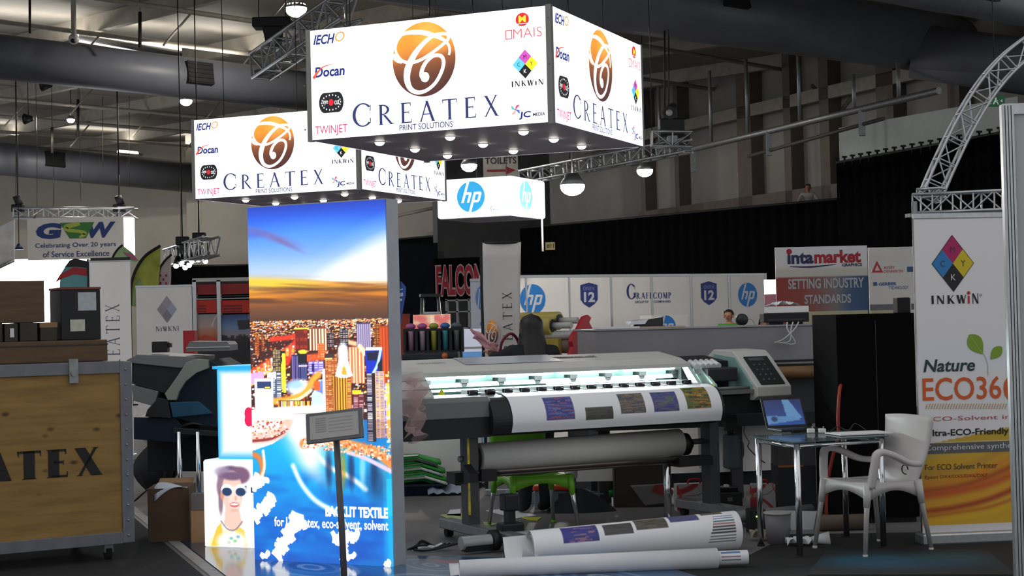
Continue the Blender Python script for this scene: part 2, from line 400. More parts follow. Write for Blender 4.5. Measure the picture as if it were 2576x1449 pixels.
# sloping wall lintel pipes
def pipe(px0,py0,y0,px1,py1,y1,r,m,name,label,cat):
    o = obj(name, B().cyl(at(px0,py0,y0),at(px1,py1,y1),r,n=10), m); return tag(o,label,cat)
rl = thing('curtain_rail','long grey rail hung on rods along the right wall above the drapes','rail',at(1590,412,50))
ra, rb_ = at(1590,412,50)-rl.location, at(2362,228,37)-rl.location
obj('pipe', B().cyl(ra,rb_,.085,n=10), STEEL, rl)
for f in (.12,.32,.45,.62,.78,.9):
    p = ra.lerp(rb_,f); obj('hanger_rod', B().cyl(p,p+Vector((0,0,(2.1 if f<.75 else .9))),.05,n=8), STEEL, rl)
for f in (.25,.52,.8):
    p = ra.lerp(rb_,f); obj('bracket', B().box((p.x-.07,p.y-.07,p.z-.65),(p.x+.07,p.y+.07,p.z)), STEEL, rl)
obj('lower_pipe', B().cyl(ra.lerp(rb_,.45)-Vector((0,0,.55)),ra.lerp(rb_,.86)-Vector((0,0,.35)),.05,n=8), BEAMD, rl)
# air ducts
DUCT = mat('duct_sheet_metal','#66686e',.45,.0,.1,1.2); GRL = mat('duct_grille','#1b1c1d',.6)
def duct(a, c, r, label, grilles, group='air ducts', m=DUCT):
    o = thing('air_duct', label, 'duct', a, 0, group); v = c-a
    obj('pipe', B().cyl((0,0,0), v, r, n=36), m, o)
    d = v.normalized(); up = (Vector((0,0,1))-d*d.z).normalized(); nrm = d.cross(up); 
    if nrm.y > 0: nrm = -nrm
    for f, ang in grilles:
        out = (nrm*math.cos(ang)-up*math.sin(ang)); p = v*f+out*r*.98; t = out.cross(d).normalized(); b = B()
        b.M = Matrix(((d.x,t.x,out.x,p.x),(d.y,t.y,out.y,p.y),(d.z,t.z,out.z,p.z),(0,0,0,1)))
        b.box((-.42,-.3,-.1),(.42,.3,.08))
        for i in range(5): b.box((-.4,-.27+i*.12,.08),(.4,-.23+i*.12,.11))
        obj('grille', b, GRL, o)
    return o
a1, a2 = at(-160,125,39.7), at(980,253,50.5)
duct(a1,a2,.57,'grey round air duct with a dark grille, crossing behind the nearer hanging sign',[(.495,-.12)])
b1, b2 = at(-160,383,63), at(540,452,71.4)
duct(b1,b2,.66,'grey round air duct over the white banner booth at far left, lowest of the ducts',[(.37,-.15)])
e1, e2 = at(900,-112,30.8), at(2400,116,44.2)
duct(e1,e2,.8,'broad dark air duct above the large lit sign, running to the right wall',[(.50,-.25)])
br_ = COL.objects['air_duct.002']; q_ = br_.location
obj('side_branch', B().cyl(at(2300,128,42.6)-q_, at(2650,178,41.6)-q_, .72, n=32), DUCT, br_)
g1, g2 = at(1950,-130,30), at(2760,32,38.5)
duct(g1,g2,.62,'dark air duct crossing the upper right corner of the hall',[(.52,.15)])
# back wall drapes at the left booth and black drapes in the balcony
BLK = mat('black_drape','#0b0b0d',.95,0,.25,4,spec=.05); BLK2 = mat('dark_blue_black_drape','#101218',.95,0,.2,4,spec=.05)
def drape(name, label, p0, p1, z0, z1, m, pleat=.45, amp=.09, group=None, hooks=False):
    L = (Vector((p1.x-p0.x,p1.y-p0.y,0))).length; d = Vector((p1.x-p0.x,p1.y-p0.y,0)).normalized(); n = Vector((d.y,-d.x,0))
    o = thing(name, label, 'drape', (p0.x,p0.y,z0), 0, group); nu = int(L/pleat*6)
    zt = z1 if isinstance(z1,(tuple,list)) else (z1,z1)
    b = B().grid(lambda a, c: tuple(d*(a*L)+n*(amp*math.sin(a*L/pleat*2*math.pi)*(1-.3*c))+Vector((0,0,c*(zt[0]+(zt[1]-zt[0])*a-z0)))), nu, 3)
    obj('cloth', b, m, o, solid=.02)
    rail_a = Vector((0,0,zt[0]-z0+.03)); rail_b = d*L+Vector((0,0,zt[1]-z0+.03))
    obj('rail', B().cyl(rail_a, rail_b, .04, n=6), DARK, o)
    if hooks:
        for i in range(int(L/.4)): q = rail_a.lerp(rail_b,i*.4/L); obj('hook', B().cyl(q-Vector((0,0,.15)),q+Vector((0,0,.14)),.03,n=5).box((q.x-.07,q.y-.03,q.z+.1),(q.x+.07,q.y+.03,q.z+.15)), BLACK, o)
    return o
q0, q1 = at(1365,600,62), at(2107,500,46.6)
q1 = at(2107,500,47.5)
drape('drape','wide black pleated drape hung below the balcony, its top edge rising to the right',at(1000,600,66),q1,0,(4.95,4.85),BLK)
t0, t1 = at(2105,412,47), at(2600,330,39.2)
drape('drape','tall black pleated drape at the right wall with a row of hooks along its top',t0,t1,0,(t0.z,at(2600,322,39.2).z),BLK,hooks=True)
u0, u1 = at(2110,330,47.3), at(2560,250,40.2)
b = B(); P = [Vector((u0.x,u0.y,at(2108,420,47.3).z)), Vector((u1.x,u1.y,at(2560,340,40.2).z)), Vector((u1.x,u1.y,at(2560,242,40.2).z)), Vector((u0.x,u0.y,at(2110,322,47.3).z))]
off = Vector((.02,.1,0)); A = [b.v(p) for p in P]; Cc = [b.v(p+off) for p in P]; b.f(A); b.f(Cc[::-1])
for i in range(4): b.f([A[i],A[(i+1)%4],Cc[(i+1)%4],Cc[i]])
tag(obj('wall_board', b, mat('pale_grey_board','#b2b9b9',.6,0,.04)),'long pale grey board on the right wall just above the tall drape','board')
# dark partition blocks behind the middle of the stand
h0, h1 = at(1100,560,58), at(1385,560,60)
vwall('wall_middle', h0, h1, 0, at(1240,300,58).z, .4, mat('charcoal_wall','#48484a',.8,0,.1,2))
vwall('wall_middle_drape', at(990,640,57), at(1101,640,57), 0, at(1040,612,57).z, .2, BLK2)
drape('drape','short black drape along the back wall behind the red booth',at(425,700,70),at(640,690,69),0,(at(425,672,70).z,at(640,668,69).z),BLK)
# balcony front edge behind middle
struct('trim_200', B().cyl(at(990,545,70),at(1105,520,70),.07,n=8), BEAM)
# hall pendants
def pendant(px, py, y, r, label, power, warm=(1,.95,.88), group='pendant hall lamps'):
    p = at(px,py,y); o = thing('pendant_lamp', label, 'lamp', p, 0, group)
    obj('reflector', B().cyl((0,0,0),(0,0,r*.9),r*1.02,r*.45,n=18,cap=False), STEEL, o, solid=.02)
    obj('bulb', B().ball((0,0,-.02),(r,r,r*.8)), mat('glowing_bulb','#fff6e6',.3,0,0,1,30), o)
    obj('hanging_wire', B().cyl((0,0,r*.9),(0,0,max(.5,CEIL_Z-p.z)),.015,n=5), DARK, o)
    if power: lamp('pendant_light','SPOT',p-Vector((0,0,r*.6)),power,warm,.2,target=p-Vector((0,0,5)),spot=3.12)
    return o
pendant(745,20,41,.27,'bright square hall lamp above the hanging speaker at top left',2600)
pendant(468,252,52,.2,'round hall lamp just under the grey duct, left of the hanging signs',2600)
pendant(178,300,58,.14,'small hall lamp under the roof at far left',2200)
pendant(1440,465,29,.22,'largest glaring hall lamp, right of the hanging white cube sign',800)
pendant(1622,427,40,.2,'hall lamp under the curtain rail, right of the glaring lamp',500)
pendant(1180,414,40,.2,'hall lamp peeping under the large lit sign',900)
# strip windows of light over the ducts
def striplight(a, c, label):
    o = thing('strip_light', label, 'lamp', a, 0, 'strip lights on the ducts'); v = c-a
    obj('tube', B().cyl((0,0,0),v,.09,n=10), mat('strip_tube','#fff2dc',.4,0,0,1,3), o)
    obj('tray', B().cyl((0,0,-.12),v-Vector((0,0,.12)),.12,n=8), STEEL, o)
striplight(at(196,84,44.5),at(455,126,46),'long bright strip light lying over the upper left duct')
striplight(at(298,382,69),at(345,386,70),'short strip light over the far left duct')
# hanging chains, hooks
CH = mat('hoist_chain','#3a3632',.5,.5)
for i,(px,py0,py1,y,r) in enumerate(((75,0,84,40,.035),(352,30,120,42,.05),(196,250,345,55,.05),(131,320,385,60,.06),(40,200,520,52,.015),(258,210,420,60,.012),(325,250,470,60,.012),(93,380,520,55,.012),(300,440,520,50,.012),(134,430,520,50,.012),(203,440,505,52,.012),(455,470,600,50,.012),(499,530,590,50,.015),(1672,60,300,36,.02),(1682,90,290,36,.015),(1080,0,40,30,.015))):
    c_ = tag(obj('hoist_chain', B().cyl(at(px,py0,y),at(px,py1,y),r,n=6).cyl(at(px,py0,y),(at(px,py0,y).x,y,CEIL_Z),.008,n=4), CH),'thin hoist chain hanging from the hall roof','chain','hoist chains under the roof')
# dome camera under the duct
o = thing('dome_camera','white dome camera hanging from the roof by the upper left duct','camera',at(186,98,39))
obj('housing', B().ball((0,0,0),.13), LGREY, o); obj('lens', B().ball((0,-.09,-.06),.06), BLACK, o); obj('stem', B().cyl((0,0,.1),(0,0,2.2),.06,n=10), BEAM, o)
# small direction cones / loudspeakers at far left
for px,py,y,lb in ((120,214,50,'small dark horn loudspeaker under the roof, upper of two at far left'),(75,299,55,'small dark horn loudspeaker under the roof, lower of two at far left')):
    o = thing('horn_loudspeaker',lb,'loudspeaker',at(px,py,y)); obj('horn', B().cyl((-.18,0,0),(.14,-.05,0),.19,.07,n=12), BLACK, o); obj('bracket', B().cyl((-.05,0,0),(-.05,0,CEIL_Z-at(px,py,y).z),.015,n=6), DARK, o)
# hanging speaker cluster
o = thing('speaker_cluster','black loudspeaker cluster hung from the roof beside the upper left truss','loudspeaker',at(686,85,36))
obj('cabinet', B().box((-.42,-.25,.12),(.42,.25,.34),bev=.03), BLACK, o); obj('lower_cabinet', B().prism([(-.2,.12),(.22,.12),(.16,-.3),(-.12,-.3)],-.2,.2,'y'), BLACK, o)
for sx in (-.3,.3): obj('hanging_wire', B().cyl((sx,0,.34),(sx,0,2.4),.012,n=5), DARK, o)
# trusses
truss('truss','grey lattice truss hanging at an angle behind the left edge of the large lit sign',[at(655,168,33),at(880,15,30)],.42,.5,.04,.5)
o = thing('ring_light','round grey lamp rim under the end of the upper left truss','lamp',at(674,186,33)); obj('rim', B().cyl((0,0,-.06),(0,0,.06),.27,n=24,cap=False), STEEL, o, solid=.03); obj('lens', B().cyl((0,0,-.04),(0,0,0),.2,n=20), LGREY, o)
t_ = truss('truss','thin straight truss behind the white cube sign, rising to the right',[at(1318,446,36),at(1730,366,33)],.3,.26,.03,.32)
for f_ in (.3,.8):
    q_ = (at(1730,366,33)-t_.location)*f_; obj('hanging_wire', B().cyl(q_,(q_.x,q_.y,CEIL_Z-t_.location.z),.01,n=5), DARK, t_)
ml = thing('moving_head_lamp','black moving head lamps clamped on the truss right of the large lit sign','lamp',at(1690,336,33))
obj('base', B().box((-.25,-.15,-.05),(.25,.15,.3),bev=.03), BLACK, ml); obj('head', B().cyl((-.06,-.2,.4),(.05,.15,.55),.14,.1,n=14), DARK, ml); obj('lens', B().ball((-.06,-.22,.4),.07), LGREY, ml); obj('clamp', B().box((-.1,-.1,-.2),(.1,.1,-.05)), STEEL, ml)
truss('truss','short black-clamped box truss behind the right edge of the large lit sign',[at(1640,350,33),at(1740,352,33)],.3,.3,.03,.35)
# exit sign
e = thing('exit_sign','green running man emergency exit sign high at the right','sign',at(2505,254,30),0)
obj('housing', B().box((-.17,0,-.1),(.17,.06,.1),bev=.008), mat('exit_green','#2f6b45',.5,0,.05,5,.12), e)
sp = B(); sp.M = FACE(0,-.004,0); sp.ell(.0,.045,.018); sp.ribbon([(.0,.03),(-.02,-.01),(-.05,-.06)],[.025,.025,.02]); sp.ribbon([(-.01,-.01),(.03,-.03),(.04,-.07)],[.02,.018]); sp.ribbon([(.0,.02),(.04,.0)],[.016,.014]); sp.rect(-.14,-.06,-.09,.06); sp.poly([(.08,.0),(.12,.03),(.12,-.03)])
obj('hanging_rod', B().cyl((0,.03,.1),(0,.03,CEIL_Z-at(2505,254,30).z),.012,n=6), DARK, e); obj('pictogram', sp, mat('exit_pale','#cfe6d4',.5,0,.05,5,.2), e)
# framed white poster with red arrow and number sign on the dark wall
e = thing('number_sign','small yellow sign with three dark digits on the black drape','sign',at(1384,619,55)); obj('board', B().box((-.16,0,-.13),(.16,.02,.13)), mat('cream_sign','#d9c68c',.6), e)
t = B(); t.M = FACE(0,-.005,0); t.text('#11',-.12,-.08,.12,.08,0,.02); obj('lettering', t, ink('sign_brown','#4a2c1e'), e)
e = thing('arrow_banner','white hanging banner with a red arrow behind the white cube sign, half hidden','banner',at(1262,414,44)); obj('board', B().box((-.5,0,-.45),(.44,.02,.5)), mat('banner_cloth','#a7a49a',.7), e)
t = B(); t.M = FACE(0,-.005,0); t.use(ink('banner_dark','#2b2d3a')).text('TOILETS',-.45,.02,.4,.2,0,.02); t.use(ink('banner_red','#8a2028')).poly([(-.4,-.13),(.1,-.13),(.1,-.05),(.38,-.16),(.1,-.27),(.1,-.19),(-.4,-.19)])
obj('lettering', t, None, e)
# ================================================================== PRINTED GRAPHICS
STAND = -23.4                              # the stand is turned against the camera
NAVY, NAVY_B = ink('navy_ink','#23284f'), ink('navy_ink','#2b3160',1.0)
def inkb(name, col): return ink(name, col, 1.0)
def ball_print(n=64):
    p = Paint(n, n); s = p.y+.12*(p.x-.5)
    for k in range(3): p.a[...,k] = np.interp(s, [0,.25,.42,.52,.75,1], [c[k]/255 for c in ((226,150,48),(222,140,44),(196,118,48),(140,80,44),(92,52,36),(74,40,34))])
    p.a += np.clip(.35-np.hypot(p.x-.62,p.y-.2),0,1)[...,None]*.35
    return p.a
def disc_fn(cu, cv, ru, rv):
    def fn(co):                            # square grid mapped onto a disc
        x, y = co[:,0]*2-1, co[:,1]*2-1
        return np.stack([cu+ru*x*np.sqrt(1-y*y/2), cv+rv*y*np.sqrt(1-x*x/2), np.full(len(x),.004)],-1)
    return fn
BALL = ball_print(); BALL_LIT = attr_mat('logo_ball_backlit',1.0,.5); BALL_MAT = attr_mat('logo_ball_print')
def swirl(b, cu, cv, ru, rv, d):
    m = lambda P: [(cu+(x-942)/213*ru, cv-(y-382)/243*rv) for x, y in P]; w_ = ru/213*1.22
    b.ribbon(m([(800,206),(850,198),(930,205),(1010,232),(1070,262),(1108,300),(1118,340),(1112,370)]),[14*w_,22*w_,24*w_,20*w_,14*w_,13*w_,12*w_],d)
    b.ribbon(m([(805,205),(765,250),(752,310),(790,375),(850,396),(920,385),(1000,345),(1070,300),(1110,265),(1105,236),(1060,228),(1000,240),(930,290),(870,360),(832,440),(826,510),(850,570),(900,596),(960,585),(1020,540),(1062,470),(1076,410),(1058,372),(1010,366),(960,400),(930,450),(926,490),(944,508)]),
             [7*w_,9*w_,12*w_,15*w_,17*w_,16*w_,16*w_,16*w_,17*w_,16*w_,16*w_,18*w_,24*w_,32*w_,38*w_,34*w_,26*w_,20*w_,18*w_,18*w_,19*w_,20*w_,19*w_,18*w_,20*w_,22*w_,24*w_,24*w_],d+.0012)
    b.ell(cu+(948-942)/213*ru, cv-(500-382)/243*rv, 24*w_, 26*w_, d+.002, 16)
    b.ribbon(m([(737,330),(742,352),(765,378),(795,392)]),[26*w_,24*w_,16*w_,8*w_],d+.0008)
def diamond(b, cu, cv, r, rv, mats, d=.004, letters=None):
    c_, m_, y_, k_ = mats
    b.use(m_).poly([(cu,cv+rv),(cu+r/2,cv+rv/2),(cu,cv),(cu-r/2,cv+rv/2)],d)
    b.use(c_).poly([(cu-r,cv),(cu-r/2,cv+rv/2),(cu,cv),(cu-r/2,cv-rv/2)],d)
    b.use(y_).poly([(cu+r,cv),(cu+r/2,cv-rv/2),(cu,cv),(cu+r/2,cv+rv/2)],d)
    b.use(k_).poly([(cu,cv-rv),(cu-r/2,cv-rv/2),(cu,cv),(cu+r/2,cv-rv/2)],d)
    if letters:
        s_ = r*.11; b.use(letters[0]); e = d+.0015
        b.text('C',cu-r/2-s_,cv-s_*1.3,cu-r/2+s_,cv+s_*1.3,e); b.text('M',cu-s_,cv+rv/2-s_*1.3,cu+s_,cv+rv/2+s_*1.3,e)
        b.text('Y',cu+r/2-s_,cv-s_*1.3,cu+r/2+s_,cv+s_*1.3,e); b.use(letters[1]).text('K',cu-s_,cv-rv/2-s_*1.3,cu+s_,cv-rv/2+s_*1.3,e)
def sign_panel(parent, M, Wd, Hh):
    """lit sign face: the printed logos are sub-parts of the panel"""
    P = obj('panel', B().rect(0,0,Wd,Hh), WARM, parent, M, label='lit white printed sign face')
    if not hasattr(sign_panel,'cache'):
        U = lambda f: f*Wd; V = lambda f: (1-f)*Hh; d = .004; c = []
        D = inkb('deep_blue','#1c2a6e'); O = inkb('logo_orange','#e0953a'); R = inkb('logo_red','#c3245a'); K = inkb('logo_black','#17171c'); Wt = inkb('logo_white','#ffffff')
        b = B(); b.use(D).text('IECH',U(.014),V(.135),U(.112),V(.045),d,.03,.3); b.use(O).text('O',U(.112),V(.125),U(.155),V(.035),d,.0,.2); c.append(('partner_logo',b))
        b = B(); b.use(D).text('Docan',U(.018),V(.435),U(.152),V(.34),d,.03,.1); b.use(inkb('swoosh_red','#d8503a')).ribbon([(U(.012),V(.44)),(U(.03),V(.39)),(U(.06),V(.34)),(U(.1),V(.325))],[.03,.02,.01,.003],d+.002); c.append(('partner_logo',b))
        b = B(); b.use(K); cu, cv = U(.089), V(.672)
        b.poly([(cu+.072*sx+.055*math.cos(a),cv+.092*math.sin(a)) for sx, a0 in ((1,-90),(-1,90)) for a in [math.radians(a0+i*18) for i in range(11)]],d)
        b.use(Wt)
        for i in range(18):
            a = 2*math.pi*i/18; b.ell(cu+.098*math.cos(a),cv+.068*math.sin(a),.006,.008,d+.002,6)
        b.text('eye',cu-.085,cv-.022,cu-.035,cv+.022,d+.002); b.text('cut',cu+.035,cv-.022,cu+.085,cv+.022,d+.002)
        b.use(inkb('eye_red','#d0202c')).ell(cu,cv,.026,.03,d+.003,16); c.append(('partner_logo',b))
        b = B(); b.use(R).text('TWINJET',U(.014),V(.975),U(.158),V(.878),d); c.append(('partner_logo',b))
        b = B(); cu, cv = U(.908),V(.098); b.use(inkb('ball_red','#cf1f2a')).ell(cu,cv,.062,.058,d); b.use(inkb('ball_yellow','#f2cf3a')).text('M',cu-.034,cv-.026,cu+.034,cv+.034,d+.002,.04); b.use(Wt).poly([(cu-.05,cv-.034),(cu+.05,cv-.034),(cu+.045,cv-.04),(cu-.045,cv-.04)],d+.002)
        b.use(inkb('pale_red','#d4535e')); b.rect(U(.838),V(.26),U(.842),V(.178),d); b.rect(U(.862),V(.26),U(.866),V(.178),d); b.rect(U(.842),V(.186),U(.862),V(.178),d); b.rect(U(.842),V(.26),U(.862),V(.252),d); b.text('MAIS',U(.87),V(.258),U(.985),V(.175),d,-.012); c.append(('partner_logo',b))
        b = B(); diamond(b,U(.915),V(.485),.118,.125,(inkb('print_cyan','#5fc3e6'),inkb('print_magenta','#c24fae'),inkb('print_yellow','#f3dc27'),K),d,(K,Wt)); b.use(K).serif('INKWiN',U(.858),V(.675),U(.988),V(.625),d,.22,.07); c.append(('partner_logo',b))
        b = B()
        for a0, col in ((135,'#4fb8a8'),(45,'#d8456a'),(225,'#e89a92'),(-45,'#4a63b8')):
            a = math.radians(a0); b.use(inkb('pinwheel_%d'%(a0%360),col)).ribbon([(U(.872),V(.872)),(U(.872)+.03*math.cos(a+.3),V(.872)+.03*math.sin(a+.3)),(U(.872)+.05*math.cos(a),V(.872)+.05*math.sin(a))],[.006,.022,.008],d)
        b.use(D).text('JC',U(.885),V(.962),U(.934),V(.892),d,.03,.1); b.use(K).text('MEDIA',U(.942),V(.94),U(.99),V(.912),d,.02); c.append(('partner_logo',b))
        b = B(); b.use(NAVY_B).serif('CREATEX',U(.182),V(.912),U(.805),V(.706),d,.14,.055,1.14,0,.34); c.append(('lettering',b))
        b = B(); b.use(NAVY_B).text('PRINT SOLUTIONS',U(.386),V(.978),U(.612),V(.925),d,.005); c.append(('lettering',b))
        sign_panel.cache = [(n,b.mesh(n)) for n, b in c]
        cu, cv, ru, rv = U(.497), V(.36), .31, .33
        o = painted('ball_logo', BALL, 1, 1, BALL_LIT, P, None, disc_fn(cu,cv,ru,rv)); sign_panel.ball = o.data
        b = B(); b.use(Wt); swirl(b,cu,cv,ru,rv,.006); sign_panel.sw = b.mesh('swirl')
    else: obj('ball_logo', sign_panel.ball, None, P)
    obj('swirl', sign_panel.sw, None, P)
    for n, me in sign_panel.cache: obj(n, me, None, P)
    return P
UNDER = mat('sign_underside','#b3abbb',.45,0,.1,2); POSTM = mat('sign_corner_profile','#7d7c78',.4,.3,.05)
def hanging_sign(corner, label):
    """square lit box: local origin is the bottom near corner, local -x runs left along the front, +y along the right side"""
    S, Hh, e = 2.42, 1.0, .05
    o = thing('hanging_sign', label, 'sign', corner, STAND, 'hanging square lit signs')
    sign_panel(o, FACE(-S+e,0,.0), S-2*e, Hh); sign_panel(o, SIDE(0,e,.0), S-2*e, Hh)
    obj('panel', B().rect(0,0,S-2*e,Hh), WARM, o, Matrix(((-1,0,0,-e),(0,0,1,S),(0,1,0,0),(0,0,0,1)))); obj('panel', B().rect(0,0,S-2*e,Hh), WARM, o, Matrix(((0,0,-1,-S),(-1,0,0,S-e),(0,1,0,0),(0,0,0,1))))
    for x, y in ((0,0),(-S,0),(0,S),(-S,S)):
        pb = B().box((x-e if x==0 else x-.0, y if y==0 else y-e, -.012),(x if x==0 else x+e, y+e if y==0 else y, Hh+.012))
        for k in (.1,.5,.9): pb.use(POSTM).ball((x-e/2,y,k*Hh),.008,6,4)
        obj('corner_post', pb, POSTM, o)
    obj('underside', B().box((-S+.01,.01,.0),(-.01,S-.01,.03)), UNDER, o); obj('lid', B().box((-S+.01,.01,Hh-.03),(-.01,S-.01,Hh)), UNDER, o)
    for i in range(3):
        for j in range(3):
            c = (-S*(.2+.3*i), S*(.2+.3*j), -.004); b = B().use(mat('downlight_lens','#fff8ec',.3,0,0,1,9)).ball((c[0],c[1],-.004),(.046,.046,.034),14,8)
            b.use(LGREY).cyl((c[0],c[1],-.006),(c[0],c[1],.002),.052,n=18); obj('downlight', b, None, o)
    for x, y in ((-.3,.3),(-S+.3,S-.3),(-.3,S-.3),(-S+.3,.3)): obj('hanging_wire', B().cyl((x,y,Hh),(x,y,CEIL_Z-corner.z-.4),.006,n=5), DARK, o)
    return o
hanging_sign(at(1392,306,13.9),'large square lit hanging sign, the nearer and higher one, with white printed sides')
hanging_sign(at(906,475,19.7),'smaller looking square lit hanging sign, the farther one, above the tall sunset lightbox')
# white cube sign
def hp_logo(b, cu, cv, r, blue, white, d=.004):
    b.use(blue).ell(cu,cv,r,r,d,40); b.use(white)
    sk = lambda P: [(cu+(x+.32*y)*r, cv+y*r) for x, y in P]; e = d+.002
    b.poly(sk([(-.58,-.38),(-.40,-.38),(-.40,1.04),(-.58,1.04)]),e); b.poly(sk([(-.42,.30),(-.08,.30),(-.0,.22),(-.0,-.38),(-.17,-.38),(-.17,.14),(-.42,.14)]),e+.0004)
    b.poly(sk([(.14,-1.04),(.32,-1.04),(.32,.30),(.14,.30)]),e); b.poly(sk([(.3,.30),(.62,.30),(.72,.2),(.72,-.28),(.62,-.38),(.3,-.38),(.3,-.22),(.54,-.22),(.54,.14),(.3,.14)]),e+.0004)
HPB, HPW = ink('hp_blue','#2a78c4'), ink('hp_white','#c9cbd0')
hc = at(1290,541,29.8); o = thing('hanging_cube_sign','white glowing square hanging sign with a round blue logo, below the large lit sign','sign',hc,STAND-1)
WSOFT = mat('backlit_fabric','#f2fbff',.6,0,.03,2,1.15)
S = 1.56
b = B().box((-S,0,0),(0,S,.73),bev=.05); obj('fabric_box', b, WSOFT, o)
t = B(); t.M = FACE(-S,-.004,0); hp_logo(t,.72,.38,.285,inkb('hp_lit_blue','#35a5de'),inkb('hp_lit_white','#fbfeff')); obj('logo', t, None, o)
t = B(); t.M = FACE(-S,-.004,0); t.use(NAVY_B).serif('G',1.12,.1,1.18,.19,.004); t.use(inkb('small_blue','#6b7fa8')).text('RAFICOMP',1.19,.1,1.5,.145,.004); obj('lettering', t, None, o)
t = B(); t.M = SIDE(.004,0,0); hp_logo(t,.6,.38,.285,inkb('hp_side_blue','#8fdcec'),inkb('hp_lit_white','#fbfeff')); obj('logo', t, None, o)
obj('underside', B().box((-S+.05,.05,-.01),(-.05,S-.05,.02)), mat('grey_underside','#8f8f9c',.6), o)
obj('hanging_pole', B().cyl((-.05,S-.1,-.62),(-.05,S-.1,.02),.022,n=8), WHITE, o)
for x, y in ((-.2,.2),(-S+.2,S-.2)): obj('hanging_wire', B().cyl((x,y,.7),(x,y,CEIL_Z-hc.z-.5),.008,n=5), DARK, o)
# ================================================================== TALL SUNSET LIGHTBOX
def city(w_=210, h_=470):
    p = Paint(w_, h_); R = random.Random(3)
    p.vgrad([0,.03,.08,.13,.17,.205,.225,.24,.26,.285,.32,.34,.6,.75,.9,1],
            [(16,62,178),(34,92,214),(70,140,236),(132,176,246),(176,206,250),(206,216,232),(236,200,110),(226,160,40),(186,110,36),(120,74,42),(84,54,36),(60,36,26),(20,120,190),(0,150,226),(10,104,196),(16,70,160)])
    # glow of the low sun
    up = .10+(.98-p.x)*.15+.02*np.sin(p.x*5); lo = .203+.042*p.x; wedge = np.clip((p.y-up)/.045,0,1)*np.clip((lo-p.y)/.01,0,1)
    p.mix(np.clip((p.y-up+.05)/.09,0,1)*(p.y < lo)*.55, (214,232,255)); p.mix(wedge, (255,255,253)); p.ell(.5,.1,.45,.05,(120,176,246),1,.3)
    p.ell(.16,.083,.2,.012,(126,110,178),1,.6,.14); p.ell(.27,.105,.13,.007,(124,100,150),1,.5,.2); p.ell(.0,.075,.12,.012,(96,98,190),1,.5)
    p.ell(.1,.196,.4,.006,(196,196,190),1,.6,.02); p.ell(.2,.216,.45,.012,(240,206,60),1,.9,.03); p.ell(.8,.238,.5,.008,(250,205,90),1,.8,.03)
    for i in range(60): p.ell(R.random(), R.uniform(.225,.272), R.uniform(.1,.4), R.uniform(.002,.006), R.choice([(110,66,30),(206,124,38),(230,150,50),(90,56,34)]),1,.45,R.uniform(-.03,.05))
    # the lit plain up to the horizon
    p.rect(0,.325,1,.6,(60,30,28))
    pal = [(255,214,150),(255,170,80),(255,240,214),(226,106,44),(255,255,250),(190,70,36)]
    for i in range(1500):
        y = .325+R.random()**1.6*.05; x = R.random(); p.rect(x,y,x+R.uniform(.003,.02),y+.002,R.choice(pal),R.uniform(.4,1))
    for i in range(900):
        y = R.uniform(.36,.58); x = R.random(); s_ = .6+(y-.36)*4; p.rect(x,y,x+R.uniform(.006,.02)*s_,y+R.uniform(.002,.005)*s_,R.choice(pal),R.uniform(.4,1))
    # red and orange roads
    for pts, ww, c in ((((0,.47),(.12,.445),(.3,.4)),.03,(224,84,40)),(((0,.5),(.1,.47),(.2,.45)),.022,(255,190,120)),(((.16,.375),(.3,.37),(.34,.365)),.02,(220,60,40)),(((.27,.44),(.3,.41),(.34,.385)),.03,(226,60,44)),(((.4,.43),(.55,.425)),.03,(222,92,50)),(((.7,.385),(.85,.4)),.02,(255,190,150))): p.line(pts,ww,c,.6,.9)
    for i in range(160):
        k = R.random(); p.rect(.02+k*.3,.475-k*.075+R.uniform(-.014,.014),.035+k*.3,.48-k*.075+R.uniform(-.012,.014),R.choice([(255,236,200),(255,150,70),(250,90,60)]))
    def tower_(x0, x1, y0, y1, base, win, rows, cols, vert=False):
        p.rect(x0,y0,x1,y1,base)
        if vert:
            for i in range(cols): xx = x0+(x1-x0)*(i+.3)/cols; p.rect(xx,y0+.004,xx+(x1-x0)*.45/cols,y1,win,.9)
        else:
            for j in range(rows):
                yy = y0+(y1-y0)*(j+.3)/rows
                for i in range(cols):
                    if R.random() < .82: xx = x0+(x1-x0)*(i+.15)/cols; p.rect(xx,yy,xx+(x1-x0)*.7/cols,yy+(y1-y0)*.4/rows,win,R.uniform(.5,1))
    tower_(.04,.07,.36,.42,(120,60,30),(230,140,60),10,2); tower_(.09,.11,.36,.41,(100,50,30),(226,130,50),8,2)
    tower_(.34,.43,.345,.41,(96,34,24),(150,56,34),3,3); p.rect(.33,.345,.44,.349,(255,190,80))
    tower_(.44,.57,.345,.41,(120,70,60),(250,214,180),20,6,True); tower_(.57,.62,.36,.4,(30,26,40),(200,160,150),8,3); tower_(.66,.72,.35,.4,(34,36,50),(190,170,160),9,3)
    tower_(.78,.88,.335,.41,(64,54,80),(170,160,190),20,7,True); tower_(.9,.95,.34,.42,(110,60,30),(200,150,60),14,3); tower_(.94,1,.345,.52,(146,62,26),(186,84,36),30,3,True)
    tower_(.5,.55,.39,.43,(190,90,50),(250,170,110),6,3); tower_(.72,.83,.4,.5,(190,110,80),(250,200,170),14,5,True)
    tower_(.17,.23,.405,.54,(70,58,50),(196,176,130),26,3); p.rect(.225,.41,.265,.53,(34,28,22))
    for i in range(40): p.rect(.228+R.random()*.03,.415+R.random()*.11,.236+R.random()*.03,.418+R.random()*.11,(240,200,70))
    tower_(.31,.36,.42,.49,(52,44,86),(120,110,160),3,4,True); tower_(.36,.42,.415,.49,(24,24,44),(90,96,150),3,4,True); p.rect(.36,.45,.42,.455,(190,180,220)); p.ell(.39,.412,.03,.006,(220,230,70),.5); p.rect(.355,.418,.415,.446,(22,26,34))
